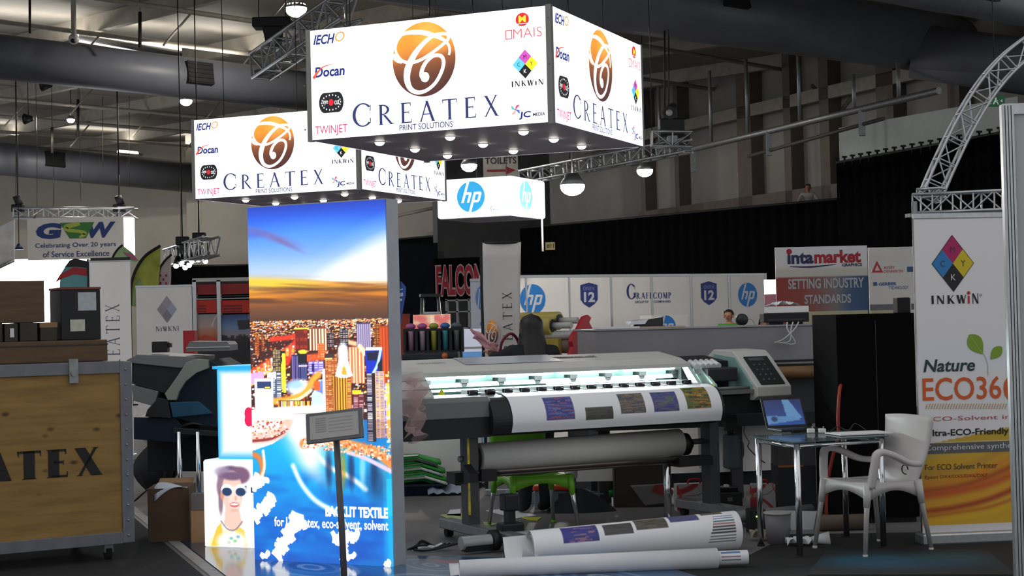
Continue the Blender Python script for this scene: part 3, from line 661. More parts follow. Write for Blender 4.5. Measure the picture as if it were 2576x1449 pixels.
    tower_(.43,.54,.44,.475,(120,110,190),(226,206,246),5,3); p.rect(.455,.445,.475,.47,(40,40,90))
    tower_(.15,.23,.47,.545,(76,84,104),(206,214,224),22,2); p.poly([(.12,.47),(.19,.465),(.19,.487),(.12,.482)],(250,252,255)); p.poly([(.0,.47),(.1,.465),(.1,.5),(0,.5)],(186,150,190))
    tower_(.03,.17,.487,.62,(246,246,250),(206,196,214),12,6); p.rect(.05,.495,.155,.513,(48,60,100)); p.rect(.1,.507,.15,.517,(40,36,40)); p.rect(.105,.509,.145,.513,(236,196,90)); p.rect(.09,.53,.105,.6,(250,250,255))
    # marina and its bright quays
    p.ell(.36,.512,.09,.022,(206,222,246),.6); p.ell(.33,.503,.06,.012,(140,170,216),.6,.8)
    p.line([(.18,.55),(.3,.543),(.4,.525),(.46,.49),(.5,.475)],.03,(240,150,70),.6); p.line([(.2,.552),(.34,.545),(.44,.52)],.012,(255,226,180),.5)
    p.rect(.2,.548,.44,.575,(110,44,26))
    for i in range(30): x = .2+R.random()*.24; p.rect(x,.549,x+.008,.549+R.uniform(.01,.026),R.choice([(255,190,90),(240,130,60),(255,240,210)]))
    p.poly([(.44,.57),(.45,.53),(.5,.49),(.55,.49),(.55,.575)],(176,190,226)); p.poly([(.48,.52),(.52,.49),(.55,.5),(.53,.53)],(110,126,190)); p.rect(.47,.495,.51,.52,(196,96,44))
    p.line([(.0,.585),(.2,.577),(.45,.572),(.6,.57)],.03,(255,246,240),.4)
    tower_(.53,.575,.46,.58,(252,250,250),(226,220,230),4,2); tower_(.55,.64,.42,.585,(150,84,50),(240,180,120),30,4); p.rect(.55,.42,.62,.43,(60,50,52)); p.rect(.55,.43,.6,.436,(236,190,130))
    # the domed gold tower and the twin towers at the right
    tower_(.6,.73,.475,.585,(120,62,22),(250,176,70),2,7,True); tower_(.7,.735,.475,.585,(150,86,40),(250,196,120),24,1)
    p.poly([(.62,.48),(.65,.43),(.71,.43),(.745,.48),(.69,.486),(.66,.486)],(252,240,206)); p.poly([(.65,.40),(.69,.395),(.705,.44),(.65,.44)],(255,255,255)); p.poly([(.665,.475),(.685,.44),(.705,.478)],(206,150,60)); p.ell(.68,.42,.035,.03,(255,255,250),.6)
    tower_(.745,.82,.53,.585,(96,44,50),(200,160,170),14,2); p.rect(.74,.52,.8,.53,(240,206,60)); p.line([(.8,.4),(.84,.42)],.02,(255,214,170))
    p.poly([(.835,.41),(.955,.405),(.955,.47),(.9,.475),(.84,.475)],(22,50,158)); p.poly([(.845,.415),(.93,.413),(.93,.438),(.85,.438)],(26,28,56)); p.line([(.945,.41),(.92,.45),(.88,.478)],.012,(170,196,250),.5); p.rect(.84,.404,.955,.412,(240,210,220)); p.poly([(.92,.45),(.955,.43),(.955,.47),(.93,.475)],(28,30,52))
    tower_(.84,.885,.474,.66,(30,26,52),(236,222,226),44,1); p.rect(.88,.474,.9,.66,(34,26,30)); tower_(.9,.965,.47,.65,(214,170,140),(90,80,140),42,2); p.rect(.965,.5,.975,.65,(120,110,190)); p.rect(.975,.5,1,.65,(252,180,80))
    for i in range(40): x = R.uniform(.96,1); y = R.uniform(.46,.68); p.rect(x,y,x+.02,y+.006,R.choice([(255,240,220),(255,200,120),(220,180,220)]))
    # the water
    wy = p.y
    p.mix(((wy > .585)&(p.x < .55)).astype(float), (250,252,255)); 
    wat = ((wy > .60)).astype(float); deep = np.clip((wy-.66)/.3,0,1)
    colw = np.stack([np.interp(wy,[.58,.7,.85,1],[.1,0,.02,.06]), np.interp(wy,[.58,.7,.8,.9,1],[.68,.68,.6,.42,.34]), np.interp(wy,[.58,.7,.85,1],[.92,.93,.84,.7])],-1)
    bank = .625+.0*p.x; lm = (wy > np.interp(p.x,[0,.16,.24,.3,.5,.62,.8,1],[.69,.668,.645,.60,.585,.66,.69,.73])).astype(float)
    p.a += lm[...,None]*(colw-p.a)
    for i in range(140): p.ell(R.random(),R.uniform(.75,1),R.uniform(.02,.12),R.uniform(.004,.02),R.choice([(0,130,220),(10,90,190),(20,160,230),(16,70,170)]),1,.3)
    glow = np.exp(-((p.x-np.interp(wy,[.58,.66,.74,.8],[.42,.4,.44,.55]))/np.interp(wy,[.58,.68,.8],[.17,.14,.06]))**2)*np.interp(wy,[.58,.6,.72,.8],[1,1,.75,0])
    p.mix(np.clip(glow*1.3,0,1)*lm, (255,255,255))
    p.line([(.3,.73),(.36,.78),(.46,.825),(.6,.855)],.026,(240,252,255),.8); p.line([(.45,.69),(.58,.735),(.7,.755),(.82,.79)],.026,(236,248,255),.8); p.ell(.36,.63,.09,.03,(255,255,255),1)
    for x, c in ((.56,(20,40,80)),(.66,(190,150,40)),(.72,(20,36,80)),(.8,(180,230,250)),(.88,(30,50,90)),(.94,(120,210,246))): p.ell(x,.735,.022,.05,c,1,.75)
    p.ell(.9,.77,.07,.05,(14,50,96),1,.6); p.rect(.965,.76,1,.86,(80,214,250),.7); p.ell(1,.9,.05,.2,(30,200,250),1,.7)
    # left quay and right promenade
    p.line([(0,.655),(.12,.65),(.22,.635),(.27,.605)],.045,(246,210,196),.4); p.line([(0,.662),(.14,.655),(.24,.635)],.012,(150,60,60),.5); p.line([(0,.7),(.05,.71),(.07,.75),(.0,.79)],.03,(226,130,70),.7); p.line([(.08,.69),(.085,.74),(.03,.79)],.014,(255,236,216),.5)
    p.line([(.38,.668),(.55,.655),(.75,.672),(.9,.69),(1,.72)],.04,(240,150,90),.5); p.line([(.38,.675),(.55,.667)],.012,(255,255,255),.5); p.line([(.7,.69),(.82,.705),(1,.74)],.018,(230,214,240),.5)
    for i in range(240): x = R.uniform(.38,1); y = .655+.06*max(0,x-.5)+R.uniform(-.012,.025); p.rect(x,y,x+R.uniform(.006,.02),y+.005,R.choice([(255,240,226),(255,170,90),(250,210,160),(210,90,50)]))
    for i in range(120): x = R.uniform(0,.26); y = .635+R.uniform(-.03,.02)-.04*x; p.rect(x,y,x+R.uniform(.006,.02),y+.004,R.choice([(255,240,236),(206,80,60),(250,200,150)]))
    cty = ((p.y > .325)&(p.y < .6)).astype(float)[...,None]; p.a = p.a*(1-cty)+np.clip((p.a-.42)*1.35+.5,0,1)*cty
    p.a = np.clip(p.a,0,1); g_ = p.a.mean(2,keepdims=True); p.a = np.clip(g_+(p.a-g_)*1.12,0,1)
    return p.a
TW, TH = 1.065, 2.35; tb = G(990,1428); tb = G(637,1410).lerp(tb,1)
TA = math.degrees(math.atan2(G(637,1410).y-tb.y, tb.x-G(637,1410).x))
tower = thing('lightbox','tall lightbox printed with a sunset city skyline over blue water','lightbox',tb,-TA)
SILV = mat('lightbox_profile','#a9adb4',.4,.1,.05,8)
fr = B().box((-TW,.012,0),(0,.16,TH)); fr.box((-TW-.004,.0,TH),(.0,.16,TH+.006)); obj('frame', fr, SILV, tower)
painted('printed_front', city(), TW, TH, attr_mat('city_print_backlit',1.12,.4,False), tower, FACE(-TW,0,0), )
TXT = inkb('print_white','#ffffff')
t = B(); t.M = FACE(-TW,-.004,0); t.use(TXT); t.text('BACKLIT TEXTILE',.565,TH*(1-.868),1.035,TH*(1-.838),0,.05); t.text('for UV, Latex, eco-solvent, solvent',.165,TH*(1-.905),1.035,TH*(1-.873),0,.02)
obj('lettering', t, None, tower)
def scrawl(cx, cy, L, ang, seed, wd):      # loose white handwriting peeling off at the foot of the print
    R = random.Random(seed); b = B(); b.M = FACE(-TW,-.005,0); ca, sa = math.cos(ang), math.sin(ang)
    for i in range(int(L/.022)):
        s_ = i*.022-L/2; o_ = R.uniform(-.012,.012); h_ = wd*R.uniform(.8,1.45)
        pts = [(s_+R.uniform(-.01,.01), o_-h_/2), (s_+.012, o_), (s_+R.uniform(-.01,.02), o_+h_/2)]
        b.ribbon([(cx+x*ca-y*sa, cy+x*sa+y*ca) for x, y in pts],[.03,.038,.028],i*.00005)
    return b
for cx, cy, L, an, sd, wd in ((.09,TH-1.985,.24,.7,1,.075),(.07,TH-1.83,.15,.6,2,.04),(.03,TH-1.8,.08,.7,9,.05),(.27,TH-2.18,.33,.95,3,.085),(.38,TH-2.08,.12,-.5,5,.05),(.72,TH-2.165,.2,.15,6,.06),(.7,TH-2.26,.12,1.35,7,.035),(.76,TH-2.285,.08,.2,8,.02),(.09,TH-2.305,.07,.1,4,.03),(1.03,TH-2.32,.06,.6,11,.03)):
    obj('handwriting', scrawl(cx,cy,L,an,sd,wd), TXT, tower)
# ---- the two cube lightboxes behind it
wb = G(516,1377); rzw = -22
def portrait(w_=110, h_=110):
    p = Paint(w_, h_, (1,1,1)); p.x = p.x+.20; SK, SK2 = (246,206,190), (226,150,128)
    p.ell(.5,1.02,.26,.22,(250,236,180),.3); p.poly([(.28,1),(.36,.78),(.42,.72),(.44,.84),(.38,1)],(250,206,70)); p.poly([(.6,.72),(.72,.8),(.76,1),(.62,1)],(250,214,90)); p.ell(.56,.94,.2,.12,(250,246,240),.4)
    p.poly([(.48,.55),(.66,.55),(.7,.74),(.58,.82),(.46,.74)],SK); p.line([(.42,.70),(.5,.79),(.6,.8),(.7,.7)],.012,(150,140,150),.6)
    p.ell(.56,.17,.17,.12,(110,84,120),.25); p.ell(.68,.16,.13,.1,(128,92,120),.3); p.ell(.45,.12,.1,.06,(170,150,180),.6,.8); p.ell(.44,.3,.07,.14,(150,120,140),.4); p.ell(.42,.48,.03,.14,(120,90,110),.6,.8)
    p.ell(.575,.36,.135,.25,SK,.12); p.ell(.61,.42,.08,.14,(255,226,214),.6,.8); p.ell(.58,.17,.15,.05,(120,92,124),.5); p.ell(.44,.4,.025,.05,SK2,.4)
    for cx in (.505,.685): p.ell(cx,.335,.078,.072,(255,250,246),.12); p.rect(cx-.062,.285,cx+.064,.365,(30,52,90)); p.ell(cx,.355,.066,.05,(36,62,104),.15)
    p.line([(.55,.31),(.64,.31)],.012,(255,250,246),.5)
    p.ell(.62,.43,.016,.03,SK2,.6,.6); p.ell(.6,.505,.06,.028,(206,90,90),.3); p.ell(.6,.5,.05,.014,(255,250,250),.3); p.ell(.6,.57,.05,.02,SK2,.8,.4)
    for x, y, c in ((.55,.9,(90,190,170)),(.6,.93,(120,200,120)),(.64,.88,(90,170,200)),(.52,.95,(180,220,190))): p.ell(x,y,.025,.018,c,.6,.7)
    return p.a
o = thing('cube_lightbox','white cube lightbox on the floor showing a smiling woman in sunglasses','lightbox',wb,rzw)
obj('case', B().box((0,.008,0),(.62,.62,.62),bev=.004), mat('lit_white_case','#f2f2f8',.5,0,.03,3,.55), o)
painted('printed_front', portrait(), .62, .6, attr_mat('portrait_print_backlit',1.1,.4,False), o, FACE(0,0,.01))
o2 = thing('cube_lightbox','blue edged blank white lightbox stacked on the white one with the woman','lightbox',wb+Vector((.105,0.02,.621)),rzw)
BLUEC = mat('lit_cyan_edge','#2fb2ea',.4,0,.05,3,.75)
obj('case', B().box((0,.01,0),(.6,.56,.64)).box((-.03,-.01,.64),(.62,.58,.66)), BLUEC, o2)
pp = Paint(60,66,(1,1,1)); ed = np.minimum.reduce([pp.x*1.6, (1-pp.x)*1.6, pp.y*2.4, (1-pp.y)*1.5]); pp.mix(np.clip(1-ed/.16,0,1)**1.3,(40,170,232))
painted('printed_front', pp.a, .6, .63, attr_mat('cyan_edge_print_backlit',1.15,.4,False), o2, FACE(0,0,.005))
t = B(); t.M = FACE(0,-.004,0); t.use(inkb('flower_red','#d81f52'))
for k in range(5): a = 2*math.pi*k/5; t.ell(.29+.04*math.cos(a),.3+.04*math.sin(a),.035,.045,.0005*k,12)
obj('flower_print', t, None, o2)
# ---- information stand in front
ib = at(868,1449,8.6); ib.z = 0
o = thing('sign_stand','grey framed sign holder on a thin pole, in front of the sunset lightbox','stand',ib,-8)
top = at(845,1070,8.6).z
pole_c = B().tube([(0,0,.02),(-.012,0,.5),(-.03,0,top-.08)],.017,10); obj('pole', pole_c, mat('stand_grey','#54565a',.45,.3), o)
obj('base', B().cyl((0,0,0),(0,0,.02),.17,n=28), mat('stand_grey','#54565a'), o)
Mh = Matrix.Translation((-.035,-.02,top))@Matrix.Rotation(math.radians(-6),4,'Y')@Matrix.Rotation(math.radians(-18),4,'X')
FRM = mat('holder_frame','#5d5f62',.45)
fb = B().box((-.155,0,-.082),(.155,.018,.082),bev=.005); obj('frame', fb, FRM, o, Mh)
t = B().use(mat('holder_sheet','#a3a09e',.5,0,.03)).box((-.132,-.004,-.064),(.132,.0,.064)); t.M = FACE(0,-.006,0); t.use(ink('faint_grey','#8d8a8c'))
for i in range(7): t.rect(-.1,.045-i*.012,-.045,.049-i*.012)
for i in range(5): t.rect(-.03,.04-i*.018,.1,.042-i*.018)
obj('sheet', t, None, o, Mh)
# ================================================================== WIDE FORMAT PRINTER ON THE STAND
PG = mat('printer_grey','#c2c1bc',.45,0,.05,4); PGD = mat('printer_mid_grey','#6f6f6e',.5,0,.06,4); PBK = mat('printer_black','#1d1e20',.5,0,.1,5); PIN = mat('printer_inner_teal','#b4d2cc',.4,0,.05,4)
PR = 27.0; pl = at(1190,1370,11.4); pl.z = 0
pr = thing('wide_format_printer','wide grey roll printer with its lit bay open, printing a white sheet with small pictures','printer',pl,PR)
XL, XR = -.56, 2.72
base = B().box((XL,.0,.745),(2.06,.5,.9)); base.box((2.0,.04,.80),(XR-.04,.5,.95)); base.box((XL,.1,.9),(XR-.05,.55,1.0)); obj('base_beam', base, PBK, pr, bevel=.008)
# curved apron under the sheet
def apron_pt(t): # profile from the platen over the nose and down
    a = spline([(.2,1.035),(.06,1.035),(-.05,1.0),(-.11,.92),(-.125,.84),(-.10,.765)],8); f = t*(len(a)-1); i = min(int(f),len(a)-2); k = f-i
    return (a[i][0]+(a[i+1][0]-a[i][0])*k, a[i][1]+(a[i+1][1]-a[i][1])*k)
prof = [apron_pt(i/18) for i in range(19)]+[(.2,.765)]
obj('apron', B().prism(prof, .12, 2.055), PBK, pr)
obj('front_fascia', B().prism([(-.06,1.0),(-.06,.885),(.05,.885),(.05,1.03),(-.02,1.03)],XL+.02,.135), PGD, pr, bevel=.006)
obj('lower_skirt', B().box((XL+.04,-.05,.745),(.13,.08,.885)), PBK, pr)
# end housings
lh = B().use(PG).prism([(-.02,1.0),(-.02,1.04),(.17,1.215),(.3,1.245),(.62,1.285),(.66,1.24),(.66,.9),(.05,.9)],XL,-.28)
lh.use(PGD)
for z0, y0 in ((1.09,.036),(1.15,.104)): lh.box((XL+.05,y0-.006,z0-.003),(-.283,y0+.02,z0+.003))
obj('left_housing', lh, None, pr)
rh = obj('right_housing', B().prism([(-.06,.93),(-.06,1.0),(.2,1.235),(.26,1.275),(.52,1.285),(.60,1.24),(.60,.9),(.0,.9)],2.40,XR), PG, pr, bevel=.006)
obj('housing_lining', B().prism([(.0,.955),(-.0,1.02),(.22,1.225),(.5,1.25),(.5,.95)],2.385,2.402), mat('housing_teal','#7fa5a1',.5), pr)
pb = B(); ang = math.atan2(.235,.26); pb.M = Matrix.Translation((2.42,-.045,1.018))@Matrix.Rotation(ang,4,'X')
pb.use(PBK).box((.03,.0,-.004),(.25,.31,.006)); obj('control_panel', pb, None, rh)
pk = B(); pk.M = pb.M.copy()
for i in range(4):
    for j in range(3): pk.ball((.08+j*.05,.05+i*.055,.006),(.012,.012,.004),8,5)
pk.box((.06,.26,.005),(.2,.295,.008)); obj('button_pad', pk, mat('button_grey','#4a4b4d',.4), rh)
# top cover
tc = B().prism([(.185,1.17),(.185,1.2),(.3,1.238),(.62,1.285),(.66,1.27),(.66,1.2),(.24,1.165)],-.3,1.95); cov = obj('top_cover', tc, PG, pr, bevel=.004)
t = B(); n_ = Vector((0,-.047,.32)).normalized(); t.M = Matrix.Translation((0,.3,1.241))@Matrix.Rotation(math.atan2(.047,.32),4,'X')
t.use(ink('cover_grey_dark','#2a2b2e')).text('THE ECOPRINTS',-.2,.12,.02,.165,.002,.0,.2); t.text('PROFESSIONAL WIDE',.95,.16,1.3,.215,.002,.02,.3); t.poly([(.92,.21),(.95,.15),(1.3,.15),(1.3,.155)],.0015); obj('lettering', t, None, cov)
t = B(); t.M = Matrix.Translation((0,.3,1.241))@Matrix.Rotation(math.atan2(.047,.32),4,'X'); t.poly([(.13,.02),(.93,.02),(.96,.33),(.17,.33)],.0012); obj('glossy_film', t, mat('clear_glossy_film','#c3c6cf',.2,0,.1,1.5), cov)
obj('rear_cover', B().prism([(.3,1.0),(.3,1.2),(.66,1.24),(.66,.95)],1.95,2.4), PBK, pr)
# open bay
obj('bay_back', B().box((-.28,.44,1.03),(1.96,.47,1.2)), PIN, pr)
obj('platen', B().box((-.28,.05,1.0),(2.05,.45,1.033)), mat('platen_metal','#9fa8a8',.35,.5,.08,20), pr)
rail = obj('guide_rail', B().box((-.26,.36,1.085),(2.1,.43,1.115)).box((-.26,.33,1.055),(2.1,.37,1.07)), PIN, pr)
for i in range(8): obj('rail_clamp', B().box((-.2+i*.3,.345,1.11),(-.14+i*.3,.44,1.14)).box((-.19+i*.3,.35,1.09),(-.15+i*.3,.36,1.11)), BLACK, rail)
obj('scale_strip', B().box((.8,.355,1.075),(1.75,.358,1.088)), mat('scale_strip_pale','#cfd8d8',.4), rail)
LSTR = mat('bay_led_strip','#e2fffb',.3,0,0,1,7)
for x0 in (-.18,.38,.94,1.5): obj('light_tube', B().cyl((x0,.4,1.158),(x0+.5,.4,1.158),.011,n=10), LSTR, pr)
for i in range(14):
    x = .03+i*.138; r_ = obj('pinch_roller', B().box((x,.10,1.04),(x+.085,.2,1.072)).cyl((x+.01,.095,1.052),(x+.075,.095,1.052),.016,n=10), BLACK, pr)
    obj('roller_spring', B().box((x+.092,.07,1.036),(x+.128,.16,1.05)), mat('spring_white','#e8eeee',.4), r_)
# print carriage and end plates
pc = obj('print_carriage', B().box((2.06,.1,1.05),(2.34,.42,1.155),bev=.012), DARK, pr)
db = B()
for i in range(5): db.cyl((2.03+i*.05,.2,1.165),(2.03+i*.05,.3,1.2),.024,n=12)
obj('ink_damper_row', db, mat('damper_white','#dfe3e3',.25), pc); obj('carriage_lamp', B().box((2.03,.18,1.11),(2.055,.24,1.15)), LGREY, pc)
obj('end_plate', B().prism([(.05,1.0),(.05,1.02),(.24,1.19),(.32,1.19),(.2,1.06),(.3,1.0)],1.955,1.985), mat('end_plate_teal','#b5cfc6',.5), pr)
obj('side_cover', B().prism([(.0,.985),(.0,1.03),(.2,1.16),(.3,1.16),(.22,1.04),(.12,.985)],2.05,2.075), mat('end_plate_teal','#b5cfc6',.5), pr)
obj('service_tray', B().box((2.06,-.02,.955),(2.4,.3,.985)).cyl((2.07,.02,1.0),(2.38,.02,1.0),.012,n=8), PGD, pr)
for x in (-.2,2.03): obj('warning_sticker', B().poly([(x-.03,0),(x+.03,0),(x,.045)],0), mat('warning_yellow','#d9d926',.5), pr, FACE(0,-.005 if x>0 else .0,1.0) if x>0 else FACE(0,.03,1.05))
# stand legs, feet, take-up
LEGM = mat('printer_leg_steel','#4c4e51',.4,.5,.1,8)
for x in (0.0,2.03):
    lg = obj('leg', B().box((x,.05,.1),(x+.085,.18,.745)), LEGM, pr, bevel=.006)
    obj('inner_plate', B().box((x+.086,.07,.12),(x+.09,.3,.7)), mat('leg_pale_plate','#85878b',.4,.3), lg) if x == 0 else None
    ft = obj('foot', B().box((x-.01,-.75,.06),(x+.1,.55,.13)), STEEL, pr, bevel=.008)
    for y in (-.7,.5): obj('caster', B().cyl((x+.02,y,.03),(x+.07,y,.03),.03,n=14), RUBBER, ft)
obj('warning_tape', B().box((-.003,.048,.52),(.012,.055,.745)).box((-.003,.048,.2),(.012,.055,.5)), mat('hazard_yellow','#c9b52c',.5,0,.4,14), pr)
obj('leg_bracket', B().prism([(.0,.43),(.0,.56),(-.1,.5),(-.1,.44)],-.06,.0).box((-.1,.06,.42),(.0,.2,.5)), BLACK, pr)
obj('centre_leg', B().cyl((1.67,.1,.02),(1.67,.1,.5),.028,n=14).cyl((1.67,.1,.0),(1.67,.1,.02),.045,n=14), CHROME, pr)
# media roll and bars
mr = obj('media_roll', B().cyl((.13,.16,.585),(1.82,.16,.60),.105,n=32), mat('media_back_grey','#c2c0bc',.6,0,.04,2), pr)
for x in (.06,1.83): obj('roll_flange', B().cyl((x,.16,.585),(x+.06,.16,.585),.085,n=20).cyl((x-.03,.16,.585),(x+.1,.16,.585),.04,n=14), BLACK, mr)
obj('roll_shaft', B().cyl((-.02,.16,.585),(2.05,.16,.6),.022,n=12), STEEL, mr)
obj('lower_bar', B().cyl((.06,.05,.49),(2.02,.05,.49),.014,n=10).cyl((.06,.08,.462),(2.02,.08,.462),.011,n=10), mat('copper_tinted_bar','#6e6560',.3,.7), pr)
obj('bar_block', B().box((.08,.0,.43),(.2,.14,.51)), BLACK, pr); obj('bar_block', B().box((1.72,.0,.43),(2.02,.14,.5)), BLACK, pr)
tu = obj('take_up_tube', B().cyl((-.29,-.42,.078),(2.64,-.37,.078),.045,n=20), mat('pale_tube_metal','#a5a7a6',.4,.3,.08,8), pr)
obj('tube_motor', B().box((-.27,-.46,.02),(-.05,-.38,.06)).cyl((-.07,-.42,.08),(-.02,-.42,.08),.07,n=18), BLACK, tu); obj('tube_clamp', B().cyl((2.1,-.385,.08),(2.17,-.385,.08),.062,n=18).box((2.1,-.46,.02),(2.16,-.38,.1)), BLACK, tu)
obj('loop_sensor', B().box((.06,-.4,.26),(.165,-.3,.375),bev=.012).box((.085,-.38,.16),(.145,-.32,.26)).box((.03,-.41,.11),(.2,-.3,.18),bev=.015), BLACK, pr)
# the printed sheet over the apron
SHX0, SHX1 = .27, 2.03
def sheet_img(w_=300, h_=90):
    p = Paint(w_, h_, (.93,.93,.94)); R = random.Random(11)
    pics = [((.155,.285),[(70,74,150),(60,60,120),(120,110,170),(90,120,180),(150,90,120)],.42,.80),((.335,.465),[(84,82,78),(70,68,66)],.62,.84),((.50,.62),[(96,92,88),(120,100,84),(70,74,100),(140,120,100)],.42,.76),((.66,.785),[(80,80,130),(60,64,150),(120,100,120),(96,110,96)],.42,.76),((.825,.945),[(96,110,60),(150,120,40),(60,70,40),(190,150,60),(120,60,40)],.34,.74)]
    for (x0,x1), cols, y0, y1 in pics:
        p.rect(x0,y0,x1,y1,cols[0])
        for i in range(130):
            x = R.uniform(x0,x1-.02); y = R.uniform(y0,y1-.02); p.rect(x,y,min(x1,x+R.uniform(.01,.06)),y+R.uniform(.01,.025),R.choice(cols),.9)
    return p.a
def sheet_fn(co):
    out = np.empty_like(co); P = np.array([apron_pt(i/60) for i in range(61)]); nr = np.gradient(P,axis=0); nn = np.stack([nr[:,1],-nr[:,0]],-1); nn /= np.linalg.norm(nn,axis=1,keepdims=True)
    nn[:, :] = np.where((nn[:,1:2] < -.2)&(nn[:,0:1] > 0), -nn, nn); P2 = P+np.where(nn[:,0:1] > .3, -nn, nn)*.004
    P2 = P+np.stack([-np.ones(61)*.004, np.ones(61)*.004],-1)
    t = np.linspace(0,1,61); u = 1-co[:,1]; out[:,0] = SHX0+co[:,0]*(SHX1-SHX0); out[:,1] = np.interp(u,t,P2[:,0]); out[:,2] = np.interp(u,t,P2[:,1]); return out
o = painted('printed_sheet', sheet_img(), 1, 1, attr_mat('printed_paper'), None, None, sheet_fn)
o.location = pl; o.rotation_euler = (0,0,math.radians(PR)); tag(o,'white paper sheet with five small colour pictures, draped over the front of the printer','paper')
pm = Matrix.Translation(pl)@Matrix.Rotation(math.radians(PR),4,'Z')
_l = lamp('bay_led_light','AREA',pm@Vector((.85,.30,1.16)),48,(.86,1,.98),2.1,.04)
_l.rotation_euler = (pm.to_3x3()@Matrix.Rotation(math.radians(-18),3,'X')).to_euler()
# crumpled clear plastic wrap on the printer's left end
def wrap_fn(u, v):
    a = u*math.pi*1.1-.4; jag = .035*math.sin(u*19+v*7)+.025*math.sin(v*23+u*5)
    return (-.52+.11*math.sin(a)*(1+jag*3)+jag, .03-.2*math.cos(a*.8)*(.85+.15*v), .77+.40*v+jag*.6+.03*math.sin(u*9))
CLEAR = bpy.data.materials.new('clear_plastic_wrap'); CLEAR.use_nodes = True; MATS['clear'] = CLEAR
bs = CLEAR.node_tree.nodes['Principled BSDF']; bs.inputs['Base Color'].default_value = (.62,.42,.40,1); bs.inputs['Roughness'].default_value = .15; bs.inputs['Alpha'].default_value = .42
o = obj('plastic_wrap', B().grid(wrap_fn,26,16,False), CLEAR); o.location = pl; o.rotation_euler = (0,0,math.radians(PR)); tag(o,'crumpled clear plastic wrap hung over the left end of the printer','wrap')
# ================================================================== ROLLS OF PRINTED PAPER ON THE FLOOR
def roll_img(w_=260, h_=120):
    p = Paint(w_, h_, (.90,.90,.91)); R = random.Random(5)
    for (x0,x1), cols, y0, y1 in (((.14,.31),[(54,56,140),(90,80,150),(60,60,110),(150,110,140)],.53,.73),((.335,.475),[(78,76,74),(66,64,62)],.55,.69),((.49,.645),[(84,80,72),(110,100,80),(70,68,62)],.50,.66),((.66,.80),[(78,80,130),(100,90,110),(60,64,120)],.485,.615),((.82,.93),[(90,86,76),(110,96,70)],.475,.55)):
        p.rect(x0,y0,x1,y1,cols[0])
        for i in range(70): x = R.uniform(x0,x1-.02); y = R.uniform(y0,y1-.01); p.rect(x,y,min(x1,x+R.uniform(.02,.06)),y+.012,R.choice(cols),.9)
    for i,c in enumerate(((50,80,140),(50,80,140),(60,120,120),(170,110,110),(60,60,64),(40,40,44),(56,56,60),(40,40,44),(60,60,64),(50,50,54))): p.rect(.87-.004*i,.585+i*.026,.968,.598+i*.026,c,.9)
    return p.a
ra_, rb2 = G(1345,1424), G(1866,1388)
rv = rb2-ra_; rl_ = rv.length; ra_z = math.degrees(math.atan2(rv.y,rv.x))
o = thing('paper_roll','fat loose paper roll with small printed pictures on the floor before the printer','paper',ra_,ra_z)
def roll_fn(co):
    u, th = co[:,0], (co[:,1]-.25)*2*math.pi*.98; r = .088+.036*u+.006*np.sin(u*3)
    return np.stack([u*rl_, -np.cos(th+math.pi)*r*-1*-1+.1, r+np.sin(th)*r+.002],-1)
def roll_fn(co):
    u = co[:,0]; th = -math.pi/2-co[:,1]*2*math.pi*.97-.1; r = .104+.024*u
    return np.stack([u*rl_, .1+np.cos(th)*r*-1*-1, r+.002+np.sin(th)*r],-1)
painted('outer_turn', roll_img(), 1, 1, attr_mat('printed_paper'), o, None, roll_fn)
def spiral(u, v): th = -math.pi/2+v*4*math.pi; r = (.099+.022*u)*(1-.28*v); return (u*rl_*.998+.002, .1+math.cos(th)*r, .104+.024*u+math.sin(th)*r)
obj('inner_turns', B().grid(spiral,8,60), PAPER, o)
obj('loose_flap', B().grid(lambda u,v: (-.16-.05*v+u*(.34+.1*v), .16-.26*v*(1-.5*u)+.06*u, .012+.16*(1-v)**1.5+.05*math.sin(u*3)*v),12,10), PAPER, o, solid=.002)
obj('curled_corner', B().grid(lambda u,v: (-.10+.16*u*(1-v), -.03-.05*math.sin(v*2.2), .015+.19*v*(1-.35*u)),10,8), PAPER, o, solid=.002)
sa, sb = G(1260,1452), G(1806,1431); sv = sb-sa; sl_ = sv.length; sz = math.degrees(math.atan2(sv.y,sv.x))
o = thing('paper_roll','slim tight roll of white paper on the floor, in front of the fat printed roll','paper',sa,sz)
R2 = .062
obj('outer_turn', B().cyl((-.25,.02,R2*.9),(sl_,.02,R2),R2*.85,R2,28,False), PAPER, o, solid=.003)
core = B().use(PAPER).cyl((sl_-.5,.02,R2),(sl_+.19,.02,R2),R2*.72,n=24,cap=False); 
for i,(a0,c) in enumerate(((2.2,'#55759c'),(2.0,'#55759c'),(2.75,'#8a6f74'),(3.2,'#6a6a70'))):
    core.use(ink('core_bar_%d'%i,c)); 
    for s_ in (0,): core.grid(lambda u,v,a0=a0: (sl_+.02+.12*u, .02+math.cos(a0+.16*v)*R2*.735, R2+math.sin(a0+.16*v)*R2*.735),1,3)
obj('printed_core', core, None, o)
obj('loose_sheet', B().grid(lambda u,v: (-.3+.75*u, .1+.16*v, .006+.05*v*v*(1-u)+.01*math.sin(u*5)),10,6), PAPER, o, solid=.002)
